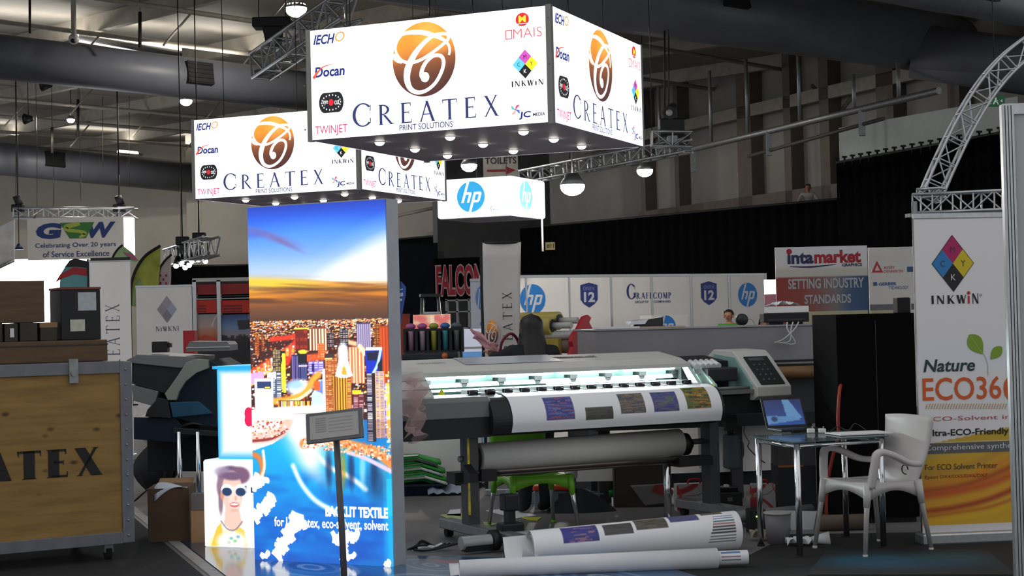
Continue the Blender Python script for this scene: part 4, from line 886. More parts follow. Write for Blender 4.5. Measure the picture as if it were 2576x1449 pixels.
# ================================================================== WOODEN CRATE AND CARTONS AT THE LEFT
cr = G(338,1408); cr_rot = 30; CW, CH_, CD = 1.95, 1.22, 1.1
o = thing('plywood_crate','big plywood crate on casters with metal edges and black stencilled letters','crate',cr,cr_rot)
def ply():
    m = mat('pine_plywood','#8c6d3a',.7,0,.25,2.2,0,(1,1,9)); nt = m.node_tree; N, L = nt.nodes, nt.links
    tc = N.new('ShaderNodeTexCoord'); mp = N.new('ShaderNodeMapping'); mp.inputs['Scale'].default_value = (4.2,1,7.5); vo = N.new('ShaderNodeTexVoronoi'); vo.inputs['Scale'].default_value = 1
    rp = N.new('ShaderNodeValToRGB'); rp.color_ramp.elements[0].color = (.05,.026,.012,1); rp.color_ramp.elements[0].position = .06; rp.color_ramp.elements[1].color = (1,1,1,1); rp.color_ramp.elements[1].position = .15
    mx = N.new('ShaderNodeMixRGB'); mx.blend_type = 'MULTIPLY'; mx.inputs[0].default_value = .75
    b = N['Principled BSDF']; src = b.inputs['Base Color'].links[0].from_socket
    L.new(tc.outputs['Object'], mp.inputs[0]); L.new(mp.outputs[0], vo.inputs['Vector']); L.new(vo.outputs['Distance'], rp.inputs[0]); L.new(src, mx.inputs[1]); L.new(rp.outputs[0], mx.inputs[2]); L.new(mx.outputs[0], b.inputs['Base Color']); return m
PLY = ply(); z0 = .12
pn = obj('plywood_body', B().box((-CW+.01,.01,z0),(-.01,CD-.01,z0+CH_)), PLY, o)
EDGE = mat('crate_edge_metal','#6f7176',.45,.3,.12,12)
def edge(a, c): 
    b = B().box(a,c)
    obj('metal_edge', b, EDGE, o, bevel=.003)
E = .075
edge((-E,-.004,z0),(.006,CD,z0+CH_)); edge((-CW,-.004,z0+CH_-E),(-E,CD,z0+CH_+.006)); edge((-CW,-.004,z0-.004),(-E,CD,z0+E)); edge((-CW-.006,-.004,z0),(-CW+E,CD,z0+CH_))
rv_ = B()
for i in range(12): rv_.ball((-E/2,-.006,z0+.05+i*(CH_-.1)/11),.009,8,5)
obj('rivet_row', rv_, STEEL, o)
obj('butterfly_latch', B().box((-.42,-.02,z0+CH_-.13),(-.36,.0,z0+CH_+.03)).cyl((-.39,-.03,z0+CH_-.06),(-.39,-.0,z0+CH_-.06),.025,n=12), STEEL, o)
t = B(); t.M = FACE(-CW,.006,z0); t.use(ink('stencil_black','#17140f')).serif('CREATEX',.33,.47,1.73,.655,0,.36,.08,1.0,0,.24); obj('stencil_lettering', t, None, pn)
for x in (-.14,-CW+.14):
    for y in (.14,CD-.14):
        c_ = obj('caster', B().cyl((x-.02,y,.045),(x+.02,y,.045),.045,n=16), RUBBER, o); obj('caster_fork', B().box((x-.03,y-.03,.05),(x+.03,y+.03,z0)), STEEL, c_)
cm = Matrix.Translation(cr)@Matrix.Rotation(math.radians(cr_rot),4,'Z')
def on(frame, x, y, z): return frame@Vector((x,y,z))
CARD = mat('cardboard','#8a6a4a',.8,0,.08,6); CARDD = mat('dark_cardboard','#5b4532',.8,0,.12,5); WOODB = mat('brown_board','#5a452f',.7,0,.2,3,0,(1,1,8))
ct = z0+CH_+.008
o = thing('flat_wooden_box','long flat dull brown box lying along the top of the plywood crate','box',on(cm,-.12,.12,ct),cr_rot); obj('body', B().box((-1.75,0,0),(0,.7,.145),bev=.006), WOODB, o); obj('lid_seam', B().box((-1.752,-.004,.11),(.004,.704,.118)), DARK, o)
fz = ct+.146
xs = [-.44,-.57,-.70,-.80,-.93,-1.08]
for i, x in enumerate(xs):
    wd, hh = (.11,.115,.085,.12,.14,.12)[i], (.125,.125,.122,.125,.126,.125)[i]
    lb = ('rightmost small dark carton under the big brown box, with a pale lid','second small dark carton from the right under the big brown box','third small dark carton from the right, narrow, with a white label','fourth small dark carton from the right under the big brown box','fifth small dark carton from the right with white labels','leftmost small dark carton under the big brown box')[i]
    o = thing('small_carton',lb,'box',on(cm,x,.2,fz),cr_rot,'small cartons on the crate')
    obj('body', B().box((-wd,0,0),(0,.3,hh),bev=.004), mat('charcoal_carton','#38332c',.7,0,.15,8), o)
    if i in (2,4): obj('label', B().box((-wd*.6,-.003,.03),(-wd*.3,0,.09)), PAPER, o)
    if i == 4: obj('label', B().box((-wd*.95,-.003,.03),(-wd*.75,0,.09)), PAPER, o)
    if i == 0: obj('lid', B().box((-wd-.003,-.003,hh-.035),(.003,.303,hh)), CARD, o)
bx = thing('brown_carton','big dark brown box on top of the small cartons, above the plywood crate','box',on(cm,-.52,.2,fz+.127),cr_rot); obj('body', B().box((-1.2,0,0),(0,.5,.28),bev=.004), WOODB, bx); obj('tape', B().box((-.62,-.002,0),(-.56,.502,.271)), CARDD, bx)
blk = at(266,868,11.9); o = thing('black_box','tall black case with two taped paper notes, right of the big brown box','box',on(cm,-.135,.22,fz),cr_rot)
obj('body', B().box((-.27,0,0),(0,.3,.345),bev=.006), BLACK, o); obj('red_lid', B().box((-.275,-.004,.345),(.004,.304,.36)), mat('brick_red_lid','#6d3a30',.6), o)
obj('note', B().box((-.155,-.003,.2),(-.03,0,.325)), mat('grey_paper_note','#a9b0b2',.6,0,.15,30), o); obj('note', B().box((-.21,-.003,.06),(-.11,0,.14)), mat('pale_paper_note','#b9b9a8',.6,0,.15,30), o)
# cartons on the floor
fo = G(478,1362); o = thing('open_carton','open brown cardboard box on the floor behind the crate, a white sheet over its rim','box',fo,4)
bb = B().box((-.30,0,0),(0,.4,.39)); obj('body', bb, CARDD, o); obj('flap', B().grid(lambda u,v: (-.30-.13*v, .02+.36*u, .39-.09*v-.02*v*v),4,4), CARD, o, solid=.004); obj('flap', B().grid(lambda u,v: (-.02-.26*u,.40+.1*v,.39+.03*v),4,4), CARD, o, solid=.004)
ps = obj('paper_sheet', B().grid(lambda u,v: (-.25+.24*u, -.012+.2*v, (.28+.12*math.sin(min(1,u*1.3+.1)*1.5) if v < .06 else .40+.02*math.sin(u*4+v))),10,8), PAPER, None, solid=.002); ps.location = fo; ps.rotation_euler = (0,0,math.radians(4)); tag(ps,'white paper sheet hanging over the rim of the open brown carton','paper')
f2 = G(514,1366); o = thing('small_box','small tan box on the floor between the brown carton and the white lightbox','box',f2,4); obj('body', B().box((-.095,0,0),(.05,.12,.235),bev=.003), mat('tan_cardboard','#a5835c',.8,0,.06,6), o)
o = thing('grey_box','small grey box on top of the tan box, beside the open carton','box',f2+Vector((-.0,.0,.236)),4); obj('body', B().box((-.09,0,0),(.05,.12,.12),bev=.003), mat('grey_cardboard','#6d6862',.8), o)
# ================================================================== FLOOR COVERINGS
def mat_poly(name, pts, z, m, label=None, cat=None, th=.006):
    b = B(); lo = [b.v((p.x,p.y,.0005)) for p in pts]; hi = [b.v((p.x,p.y,z)) for p in pts]; b.f(hi); b.f(lo[::-1])
    for i in range(len(pts)): b.f([lo[i],lo[(i+1)%len(pts)],hi[(i+1)%len(pts)],hi[i]])
    return tag(obj(name, b, m), label, cat)
BLKC = mat('black_carpet','#131314',.9,0,.25,40)
l0, l1 = G(345,1300), G(527,1449); ld = (l1-l0).normalized()
la, lb_ = l0-ld*3, l1+ld*3
mat_poly('aisle_carpet',[la-Vector((.03,.02,0)),Vector((-9,la.y,0)),Vector((-9,lb_.y,0)),lb_-Vector((.03,.02,0))],.004,BLKC,'black aisle carpet under the plywood crate, left of the white line','carpet')
mat_poly('aisle_carpet',[G(1255,1440),G(1880,1400),G(1990,1345),G(2700,1335),Vector((5.5,6,0)),Vector((.3,6,0))],.004,BLKC,'black aisle carpet at the lower right, under the white chair','carpet')
n_ = Vector((-ld.y,ld.x,0)); 
if n_.x < 0: n_ = -n_
mat_poly('floor_tape',[la,la+n_*.075,lb_+n_*.075,lb_],.007,mat('worn_white_tape','#8f8d8a',.6,0,.15,12),'white tape line running across the floor beside the crate','tape')
# glossy printed stand floor, blue with pale rings
v0 = Vector((l0.x,l0.y,0))+n_*.09; ax = Vector((math.cos(math.radians(-12)),math.sin(math.radians(-12)),0)); ay = Vector((-ax.y,ax.x,0))
def vinyl(w_=200, h_=200):
    p = Paint(w_, h_, (.07,.17,.30)); R = random.Random(8)
    for i in range(40): p.ell(R.random(),R.random(),R.uniform(.05,.2),R.uniform(.05,.2),R.choice([(14,52,96),(24,84,140),(60,110,150),(14,30,60),(90,130,160),(40,120,150)]),1,.4)
    for cx, cy, r in ((.05,.18,.05),(.1,.3,.07),(.2,.42,.06),(.3,.42,.07),(.5,.62,.06),(.62,.75,.08),(.42,.8,.1),(.72,.9,.07),(.8,.72,.09),(.22,.65,.1)):
        for k, c in ((1,(130,160,180)),(.86,(20,60,110)),(.6,(90,130,160)),(.5,(16,48,90)),(.3,(170,190,200)),(.18,(20,60,110))): p.ell(cx,cy,r*k,r*k,c,.06,.75)
    for cx, cy in ((.6,.6),(.15,.5)): p.ell(cx,cy,.09,.02,(170,40,60),.4,.7,.3)
    p.ell(.9,.9,.12,.1,(90,120,70),1,.6)
    return p.a
def vin_fn(co):
    u, v = co[:,0]*3.3, (1-co[:,1])*-5.2
    P = np.outer(u,[ax.x,ax.y])+np.outer(-v*-1,[ay.x,ay.y])+np.array([v0.x,v0.y])
    k = np.outer(np.zeros_like(u),[1,1]); return np.stack([P[:,0],P[:,1],np.full(len(u),.006)],-1)
def vin_fn(co):                            # left edge along the tape, back edge along ax
    s_ = (1-co[:,1])*5.0-.05; u = co[:,0]*np.interp(s_,[0,2.55,2.75,5],[1.3,1.3,3.0,3.05]); P = np.outer(s_,[ld.x,ld.y])*1.0+np.outer(u,[ax.x,ax.y])+np.array([v0.x,v0.y])
    return np.stack([P[:,0],P[:,1],np.full(len(s_),.006)],-1)
VIN = attr_mat('glossy_vinyl_print',0,.12); VIN.node_tree.nodes['Principled BSDF'].inputs['Specular IOR Level'].default_value = .5
tag(painted('vinyl_floor', vinyl(), 1, 1, VIN, None, None, vin_fn),'glossy blue printed vinyl floor with pale rings around the sunset lightbox','flooring')
# faint teal print on the dark carpet
tp = Paint(90,60,(.06,.065,.07)); tp.ell(.3,.45,.3,.28,(10,74,92),.9,.9); tp.ell(.75,.35,.25,.25,(12,60,66),.9,.8); tp.ell(.5,.6,.4,.2,(10,56,80),1,.7)
ta = [G(2030,1449),G(2560,1449),G(2480,1385),G(2080,1385)]
def tp_fn(co):
    P = [np.array([p.x,p.y,.008]) for p in ta]; u, v = co[:,0:1], co[:,1:2]; return (P[0]*(1-u)+P[1]*u)*(1-v)+(P[3]*(1-u)+P[2]*u)*v
tag(painted('floor_print', tp.a, 1, 1, attr_mat('teal_carpet_print',0,.85), None, None, tp_fn),'faint teal printed patch on the black carpet in front of the white chair','carpet')
# ================================================================== BACKGROUND, LEFT
def place(px0, py0, px1, py1, y):          # upright rectangle seen between those pixels: base corner, width, height
    a, c = at(px0,py1,y), at(px1,py1,y); return a, (c-a).x, at((px0+px1)/2,py0,y).z-at((px0+px1)/2,py1,y).z
def board(name, label, cat, px0, py0, px1, py1, y, m, th=.05, group=None, part='board', rz=0, tofloor=False, bev=0):
    a, W_, H_ = place(px0,py0,px1,py1,y)
    if tofloor: H_ += a.z; a = Vector((a.x,a.y,0))
    W_ = W_/max(.3,math.cos(math.radians(rz)))
    o = thing(name, label, cat, a, rz, group); obj(part, B().box((0,0,0),(W_,th,H_),bev=bev), m, o); return o, W_, H_
def flat(pts, y, o):                       # pixel outline turned into local (x, z) coordinates of thing o at depth y
    return [(p.x-o.location.x, p.z-o.location.z) for p in (at(a,c,y) for a, c in pts)]
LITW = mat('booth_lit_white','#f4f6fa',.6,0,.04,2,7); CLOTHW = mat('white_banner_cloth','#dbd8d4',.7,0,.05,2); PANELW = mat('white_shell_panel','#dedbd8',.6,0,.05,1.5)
gb = at(190,655,50); gb.z = 0
o, W_, H_ = board('hanging_banner','white hanging banner with three big blue letters and a green globe, at far left','banner',70,550,312,655,49,CLOTHW)
t = B(); t.M = FACE(0,-.01,0); BL = ink('banner_blue','#27407c'); GN = ink('globe_green','#3c7a3c')
t.use(BL).text('G',W_*.09,H_*.5,W_*.36,H_*.88,0,.06,.1); t.text('W',W_*.62,H_*.5,W_*.92,H_*.88,0,.05,.2); t.use(GN).poly([(W_*.34,H_*.88),(W_*.7,H_*.88),(W_*.61,H_*.5),(W_*.44,H_*.5)],.002)
t.use(ink('globe_yellow','#a9b84e')).ribbon([(W_*.55,H_*.85),(W_*.41,H_*.78),(W_*.43,H_*.7),(W_*.55,H_*.66),(W_*.6,H_*.6),(W_*.54,H_*.52)],[.1,.16,.1,.1,.14,.05],.004)
t.use(BL).text('Celebrating Over 20 years',W_*.08,H_*.26,W_*.92,H_*.4,.002,.005); [obj('hanging_wire', B().cyl((x_,.02,H_),(x_,.5,H_+.25),.02,n=5), DARK, o) for x_ in (.2,W_-.2)]; t.text('of Service Excellence',W_*.16,H_*.06,W_*.85,H_*.2,.002,.005); obj('lettering', t, None, o)
tr = truss('truss','pale lattice truss holding the white banner with blue letters, far left',[at(40,537,50),at(342,537,50)],.5,.3,.035,.45)
for px, lb in ((45,'black winch on the left end of the far left truss'),(300,'black winch near the right end of the far left truss')):
    w_ = thing('chain_winch',lb,'winch',at(px,524,50)); obj('body', B().box((-.18,-.12,-.12),(.18,.12,.12),bev=.03), BLACK, w_); obj('motor', B().cyl((-.1,0,.2),(.1,.05,.28),.16,n=14), DARK, w_); obj('hanging_chain', B().cyl((0,0,.2),(0,0,CEIL_Z-at(px,524,50).z-.5),.02,n=5), CH, w_); obj('clamp', B().box((-.1,-.1,-.22),(.1,.1,-.1)), STEEL, w_)
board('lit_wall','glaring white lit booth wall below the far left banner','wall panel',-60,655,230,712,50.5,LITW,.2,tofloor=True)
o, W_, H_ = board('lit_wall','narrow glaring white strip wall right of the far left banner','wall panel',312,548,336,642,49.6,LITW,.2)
o = thing('angled_banner','white banner turned edge-on at the left border with faint grey print','banner',at(-30,690,44)); sh = flat([(-60,700),(-60,600),(37,552),(36,655)],44,o)
obj('cloth', B().prism([(x,z) for x,z in sh],0,.04,'y'), mat('grey_white_cloth','#d6d6d8',.7,0,.15,3), o)
obj('truss_edge', B().cyl((sh[0][0],-.05,sh[0][1]),(sh[3][0],-.05,sh[3][1]),.05,n=8), STEEL, o)
bl = thing('bell_lamp','small dark blue bell shaped lamp in front of the lit wall at far left','lamp',at(48,628,48)); obj('shade', B().cyl((0,0,0),(0,0,.18),.14,.04,16), mat('navy_shade','#2b3858',.5), bl); obj('cord', B().cyl((0,0,.18),(0,0,CEIL_Z-at(48,628,48).z),.012,n=5), DARK, bl)
def feather(label, y, pts, m, pole, extra=(), rpole=.03):
    x0 = at(pole[-1][0],pole[-1][1],y); o = thing('feather_flag',label,'flag',(x0.x,y,0),0,'feather flags at the left'); 
    b = B(); b.use(m).prism(flat(pts,y,o),0,.02,'y'); obj('cloth', b, None, o)
    pp = flat(pole,y,o); obj('pole', B().tube([(x,-.02,z) for x,z in spline(pp,5)]+[(pp[-1][0],-.02,.02)],rpole,8), BLACK, o)
    obj('foot', B().cyl((pp[-1][0],-.02,0),(pp[-1][0],-.02,.03),.25,n=16), BLACK, o)
    for mm, q in extra: obj('printed_band', B().use(mm).prism(flat(q,y,o),-.012,.0,'y'), None, o)
    return o
CYAN = mat('flag_cyan','#6fa9ae',.7,0,.1,3); YG = mat('flag_yellow_green','#a9b04a',.7,0,.35,2.5); FP = mat('flag_floral','#8fae7e',.7,0,.35,2.5); PK = mat('flag_pink_check','#c9b8b8',.7,0,.1,3)
feather('cyan feather flag with a red arch and black top, at far left',30,[(150,720),(152,690),(166,668),(190,652),(222,658),(220,740),(150,740)],CYAN,[(222,652),(224,700),(222,760),(221,790)],[(REDP,[(140,710),(152,690),(185,672),(219,676),(219,694),(186,690),(158,700)]),(BLACK,[(163,672),(176,655),(190,650),(222,658),(219,674),(190,671)])],.025)
feather('small floral feather flag with a black curved edge under the far left banner',46,[(285,648),(297,628),(309,618),(330,634),(352,656),(340,662),(318,650)],FP,[(309,616),(296,628),(284,648),(278,680)],[(mat('flag_pink','#a8557a',.7,0,.2,4),[(310,634),(334,640),(348,656),(330,652)])],.03)
feather('large yellow and green floral feather flag with a black curved pole',34,[(328,770),(332,715),(345,675),(368,645),(404,620),(403,660),(398,720),(392,775)],YG,[(404,618),(368,642),(344,675),(331,715),(328,770)],[(FP,[(333,768),(338,720),(352,700),(362,740),(360,770)])],.03)
feather('narrow white feather flag with pink checks, right of the yellow green flag',36,[(398,770),(400,690),(410,665),(430,645),(430,700),(426,770)],PK,[(432,640),(412,660),(400,688),(397,770)],[(mat('check_pink','#a83a58',.7),[(402+k*7,690+j*10),(406+k*7,690+j*10),(406+k*7,696+j*10),(402+k*7,696+j*10)]) for k,j in ((0,0),(1,1),(0,2),(2,0),(1,3),(2,2))],.025)
# roll-up banners at the left
def rollup(label, loc, rz, W_, H_, m, deep=.14):
    o = thing('roll_up_banner',label,'banner',loc,rz,'roll-up banners'); sh = obj('banner_sheet', B().box((0,.0,.08),(W_,.006,H_)), m, o)
    obj('base', B().box((-.02,-.06,0),(W_+.02,.1,.08),bev=.015), ALU, o); obj('top_bar', B().box((-.005,-.008,H_-.012),(W_+.005,.016,H_+.018)), ALU, o); obj('back_pole', B().cyl((W_/2,.05,.05),(W_/2,.03,H_),.012,n=8), DARK, o)
    return o, sh
p0 = at(228,865,19.5); p0.z = 0
o, sh = rollup('tall pale roll-up banner with upright lettering behind the black case, left background',p0,0,.49,at(280,655,19.5).z,CLOTHW)
t = B(); t.M = FACE(0,-.004,0); t.use(ink('faded_navy','#55596e')).serif('CREATEX',.17,.95,.35,at(280,765,19.5).z,0,.1,.035,1.1,1,.36); obj('lettering', t, None, sh)
obj('dark_cap', B().box((.02,-.02,at(280,655,19.5).z),(.5,.03,at(280,648,19.5).z)), BLACK, o)
p0 = at(345,890,24); p0.z = 0
o, sh = rollup('pale grey roll-up banner with a grey four-part diamond seen from behind, left background',p0,0,.82,at(420,720,24).z,CLOTHW)
t = B(); t.M = FACE(0,-.004,0); cx_, cz_ = at(420,778,24).x-p0.x, at(420,778,24).z
diamond(t,cx_,cz_,.145,.2,[ink('shade_%d'%i,c) for i,c in enumerate(('#8d8b92','#96939a','#9aa0b2','#7d7c86'))],0); n0 = len(t.bm.verts); t.use(ink('faded_navy','#55596e')).serif('NiWKNI',cx_-.17,cz_-.32,cx_+.17,cz_-.25,0,.2,.06); obj('logo', t, None, sh)
rbn, W_, H_ = board('red_carton','small bright red box right of the grey diamond banner','box',461,832,490,866,22,mat('red_carton','#a5222c',.6),.2,part='body',tofloor=True)
# red exhibition booth
o = thing('red_booth','exhibition booth front with red name boards and sky posters, left of the sunset lightbox','booth',at(489,870,28)); y = 28; OX = o.location
o.location.z = 0
def fb(px0,py0,px1,py1,m,name,d0=-.03,d1=.0):
    q = flat([(px0,py1),(px1,py0)],y,o); return obj(name, B().box((q[0][0],d0,q[0][1]),(q[1][0],d1,q[1][1])), m, o)
fb(486,697,640,710,LGREY,'roof_rail',-.08,.4); fb(489,708,640,713,BLACK,'roof_black_edge',-.02,.3)  # grey roof rail and the black edge below it
RB = mat('booth_red','#8e2124',.55,0,.08,3); RB2 = mat('booth_bright_red','#c42c22',.55,0,.08,3)
fb(494,712,640,742,RB,'name_board'); fb(494,742,640,748,BLACK,'divider'); fb(494,748,640,754,LGREY,'divider')
for a_, b_ in ((494,549),(556,640)):
    h_ = fb(a_,754,b_,788,RB2,'red_header'); t = B(); 
    for j in range(3):
        q = flat([(a_+6,768+j*7),(b_-30,771+j*7)],y,o); t.box((q[0][0],-.034,q[1][1]),(q[1][0],-.031,q[0][1]))
    obj('small_print', t, ink('header_dark','#6d1512'), h_)
for a_ in (489,550): fb(a_,705,a_+6,880,ALU,'post',-.08,.05)
fb(487,860,640,1054,DARK,'counter',-.02,.3); o2_ = o
for (a_,b_,cols,lb) in ((495,550,((150,150,155),(190,160,150),(196,110,70),(150,50,30)),'sunset poster'),(556,640,((50,72,120),(110,140,186),(150,140,140),(60,50,54)),'sky poster')):
    p = Paint(40,50); p.vgrad([0,.4,.7,1],cols)
    if a_ < 500: p.line([(.1,.95),(.3,.75),(.6,.8),(1,.95)],.08,(196,66,36),.6); p.line([(.95,0),(.8,.2),(.7,.4)],.04,(210,200,200),.6)
    else:
        p.poly([(.5,.2),(1,.18),(1,.5),(.52,.52)],(46,44,60)); 
        for i in range(30): x = random.random(); p.rect(x,.68+.2*random.random(),x+.08,.95,(44,38,44),.8)
    q = flat([(a_,866),(b_,790)],y,o)
    painted('poster', p.a, q[1][0]-q[0][0], q[1][1]-q[0][1], attr_mat('printed_poster'), o, FACE(q[0][0],-.01,q[0][1]))
# cluster of show lamps
ct_ = truss('truss','short box truss carrying a cluster of bright lamps left of the sunset lightbox',[at(432,648,40),at(533,618,37)],.4,.42,.03,.35)
for px, py in ((443,667),(458,661),(466,671),(482,656),(476,665),(499,651),(517,655)):
    s_ = thing('spotlight','small bright spotlight hanging in the cluster under the short truss left of the sunset lightbox','lamp',at(px,py,38.5),0,'spotlight cluster'); obj('can', B().cyl((0,0,0),(.03,.1,.2),.075,.06,12), BLACK, s_); obj('lens', B().ball((0,-.01,-.02),(.062,.062,.06),12,8), LED, s_); obj('bracket', B().cyl((.03,.1,.2),(.03,.1,.42),.02,n=6), BLACK, s_)
for px, py in ((459,606),(501,596)):
    s_ = thing('chain_winch','black winch on the short lamp truss, '+('left one' if px < 480 else 'right one'),'winch',at(px,py,38.5)); obj('body', B().box((-.15,-.1,-.1),(.15,.1,.1),bev=.02), BLACK, s_); obj('motor', B().box((-.06,-.08,-.3),(.08,.08,-.05)), DARK, s_); obj('hanging_chain', B().cyl((0,0,.1),(0,0,CEIL_Z-at(px,py,38.5).z-.5),.015,n=5), CH, s_)
# ---- dark printer seen from its end, at the left of the lightboxes
yy = 13.2; lp = at(420,1190,yy); lp.z = 0
o = thing('large_printer','dark large printer seen from its end, with a pale curved end cover','printer',lp,0)
NAVYG = mat('glossy_dark_blue_plastic','#1a2630',.25,0,.15,3); BEI = mat('beige_end_cover','#85897f',.5,0,.05,4); DKM = mat('printer_dark_metal','#2a2d30',.4,.2,.15,6)
def ext(name, pts, m, d0, d1, parent=None): return obj(name, B().prism(flat(pts,yy,o),d0,d1,'y'), m, parent or o, bevel=.004)
ext('body',[(525,905),(560,925),(640,940),(640,1085),(560,1080),(430,1050),(430,1005),(460,960)],NAVYG,.02,1.0)
ext('end_cover',[(470,912),(494,903),(525,905),(526,926),(495,938),(468,960),(452,985),(445,1006),(424,1006),(416,990),(430,972),(452,940)],BEI,-.03,.04)
ext('top_plate',[(318,906),(345,892),(490,898),(488,915),(455,926),(318,912)],PGD,.0,.9)
ext('front_body',[(330,912),(452,926),(470,912),(452,940),(416,990),(395,985),(330,965)],DKM,.02,.95)
ext('front_cover',[(330,968),(398,985),(388,1022),(335,1008)],PGD,.0,.8); ext('print_slot',[(372,1030),(400,1000),(424,1006),(432,1052),(366,1048)],PBK,-.02,.9)
ext('glossy_panel',[(428,1012),(500,1010),(536,1040),(436,1050)],mat('teal_blue_panel','#2a5066',.25,0,.3,2),-.02,.06)
ext('lower_body',[(335,1050),(440,1052),(455,1070),(455,1115),(335,1105)],mat('navy_cabinet','#152032',.4,0,.2,2),.02,.8)
ext('ink_tray',[(440,1075),(560,1085),(560,1098),(440,1090)],PBK,-.05,.5)
for px in (453,500): q = flat([(px,1085)],yy,o)[0]; obj('leg', B().cyl((q[0],-.04,.02),(q[0],-.04,q[1]),.02,n=14), CHROME, o)
ext('rear_stand',[(335,1100),(560,1100),(560,1200),(335,1200)],mat('black_machine_side','#0f1218',.6,0,.2,3),.5,.7)
tpz = flat([(380,893)],yy,o)[0][1]
o3 = thing('monitor_box','small black box standing on the dark large printer','monitor',lp+Vector((flat([(361,893)],yy,o)[0][0],.3,tpz+.015)),0); obj('body', B().box((0,0,0),(.13,.1,.09),bev=.006), BLACK, o3); obj('side_knob', B().box((.13,.02,.04),(.155,.08,.075)), BLACK, o3)
q = flat([(447,895)],yy,o)[0]; o3 = thing('grey_scanner','flat grey scanner lid on top of the dark large printer','scanner',lp+Vector((q[0],.35,tpz+.015)),0); obj('body', B().prism([(0,0),(.36,0),(.36,.05),(.34,.075),(.03,.085),(0,.03)],0,.4,'y'), PGD, o3); obj('lid_edge', B().box((.0,-.006,.028),(.365,.0,.036)), LGREY, o3)
bp = thing('backpack','black backpack slumped on the floor behind the crate','bag',G(392,1236)); obj('body', B().grid(lambda u,v: tuple((math.cos(2*math.pi*u)*.2*math.sin(math.pi*min(.97,.12+v*.86))*(1+.15*math.sin(5*u*6)), math.sin(2*math.pi*u)*.15*math.sin(math.pi*min(.97,.12+v*.86)), .48*v*(1+.05*math.sin(u*13)))),18,10), mat('black_nylon','#121318',.8,0,.2,10), bp); obj('strap', B().tube([(.1,-.12,.1),(.14,-.17,.25),(.08,-.13,.42)],.015,6), DARK, bp); obj('paper_tag', B().box((-.02,-.165,.26),(.07,-.15,.38)), PAPER, bp)
# ================================================================== BACKGROUND, MIDDLE
# counter with ink bottles
cz = 15.2; a = at(1005,906,cz); 
o = thing('white_counter','pale grey counter front seen under the wide printer','counter',(a.x,cz,0),0); obj('body', B().box((0,0,.06),(.75,.6,a.z-.03)), PANELW, o); obj('worktop', B().box((-.03,-.03,a.z-.03),(.78,.62,a.z)), DARK, o); obj('plinth', B().box((.02,.03,0),(.73,.58,.06)), DARK, o)
TOPZ = a.z
base = at(1010,890,14.9)
o = thing('ink_machine','low dark machine housing on the counter under the bottle rack','machine',(at(1008,890,15).x,15.15,TOPZ),0); obj('body', B().box((0,0,0),(.52,.3,base.z-TOPZ-.005),bev=.01), DKM, o); obj('orange_knob', B().ball((.4,-.02,.03),.03), mat('orange_plastic','#c2643a',.5), o)
o = thing('bottle_rack','black rack with slots, filled with coloured ink bottles','rack',(base.x,15.2,base.z),0); hh = at(1010,828,15.2).z-base.z
rb = B().box((0,.02,0),(.56,.2,.02)).box((0,.18,0),(.56,.2,hh*.95))
obj('tray', rb, BLACK, o)
for i in range(6): obj('divider', B().box((i*.107,.0,0),(i*.107+.025,.2,hh*.95)), BLACK, o)
obj('top_strip', B().box((0,-.004,hh*.9),(.56,.0,hh)), BLACK, o)
for i, (c, lb) in enumerate((('#b98aa0','pink'),('#b9a6ae','pale pink'),('#b0b04a','yellow'),('#4aa0b0','cyan blue'),('#6f7a78','grey'))):
    bt = thing('ink_bottle','%s ink bottle, %s in the black rack'%(lb,('leftmost','second','middle one','fourth','rightmost')[i]),'bottle',(base.x+.066+i*.107,15.2+.09,base.z+.021),0,'ink bottles in the rack')
    obj('body', B().cyl((0,0,0),(0,0,hh*.82),.027,n=16).cyl((0,0,hh*.82),(0,0,hh*.95),.027,.016,16), mat('ink_'+lb.replace(' ','_'),c,.35), bt); obj('cap', B().ball((0,0,hh*1.0),(.047,.047,.03),12,8), mat('cap_'+str(i),('#b25a96','#b25a96','#a3a640','#3f6fb0','#5c6a70')[i],.5), bt)
# blue feather flag, red stand, pink screen
feather('narrow blue feather flag with white print, right of the sunset lightbox',20,[(1000,830),(1000,712),(1010,708),(1021,722),(1020,742),(1012,790),(1006,835)],mat('flag_blue','#3a5fb0',.7,0,.1,4),[(1004,708),(1001,760),(1000,835)],[(mat('flag_print_white','#b9c4dc',.7),[(1003,728),(1014,726),(1014,729),(1003,731)]),(mat('flag_print_white','#b9c4dc'),[(1003,738),(1014,736),(1014,745),(1003,747)]),(mat('flag_print_white','#b9c4dc'),[(1002,752),(1012,751),(1012,757),(1002,758)])],.02)['group'] = 'feather flags'
board('red_stand','dull red display panel low behind the blue feather flag','panel',1004,790,1030,838,21,mat('dull_red_panel','#8c3020',.6,0,.3,3),.1,tofloor=True)
pk = Paint(50,24); pk.vgrad([0,1],((236,190,150),(230,200,160)))
for x, y, r in ((.1,.2,.1),(.25,.3,.12),(.35,.7,.1),(.08,.8,.1),(.66,.25,.12),(.8,.5,.12),(.9,.2,.1),(.72,.8,.1)): pk.ell(x,y,r,r*2,(224,96,100),.8,.8)
pk.rect(.46,.1,.56,.9,(250,230,200),.8)
o, W_, H_ = board('poster_lightbox','small glowing pink and cream screen above the ink bottles','screen',1040,792,1134,832,19,BLACK,.08); painted('picture', pk.a, W_, H_, attr_mat('pink_screen_backlit',.8,.5,False), o, FACE(0,-.003,0))
o.location.z -= .0; obj('stand_leg', B().box((W_/2-.04,.02,-o.location.z),(W_/2+.04,.06,0)), DARK, o)
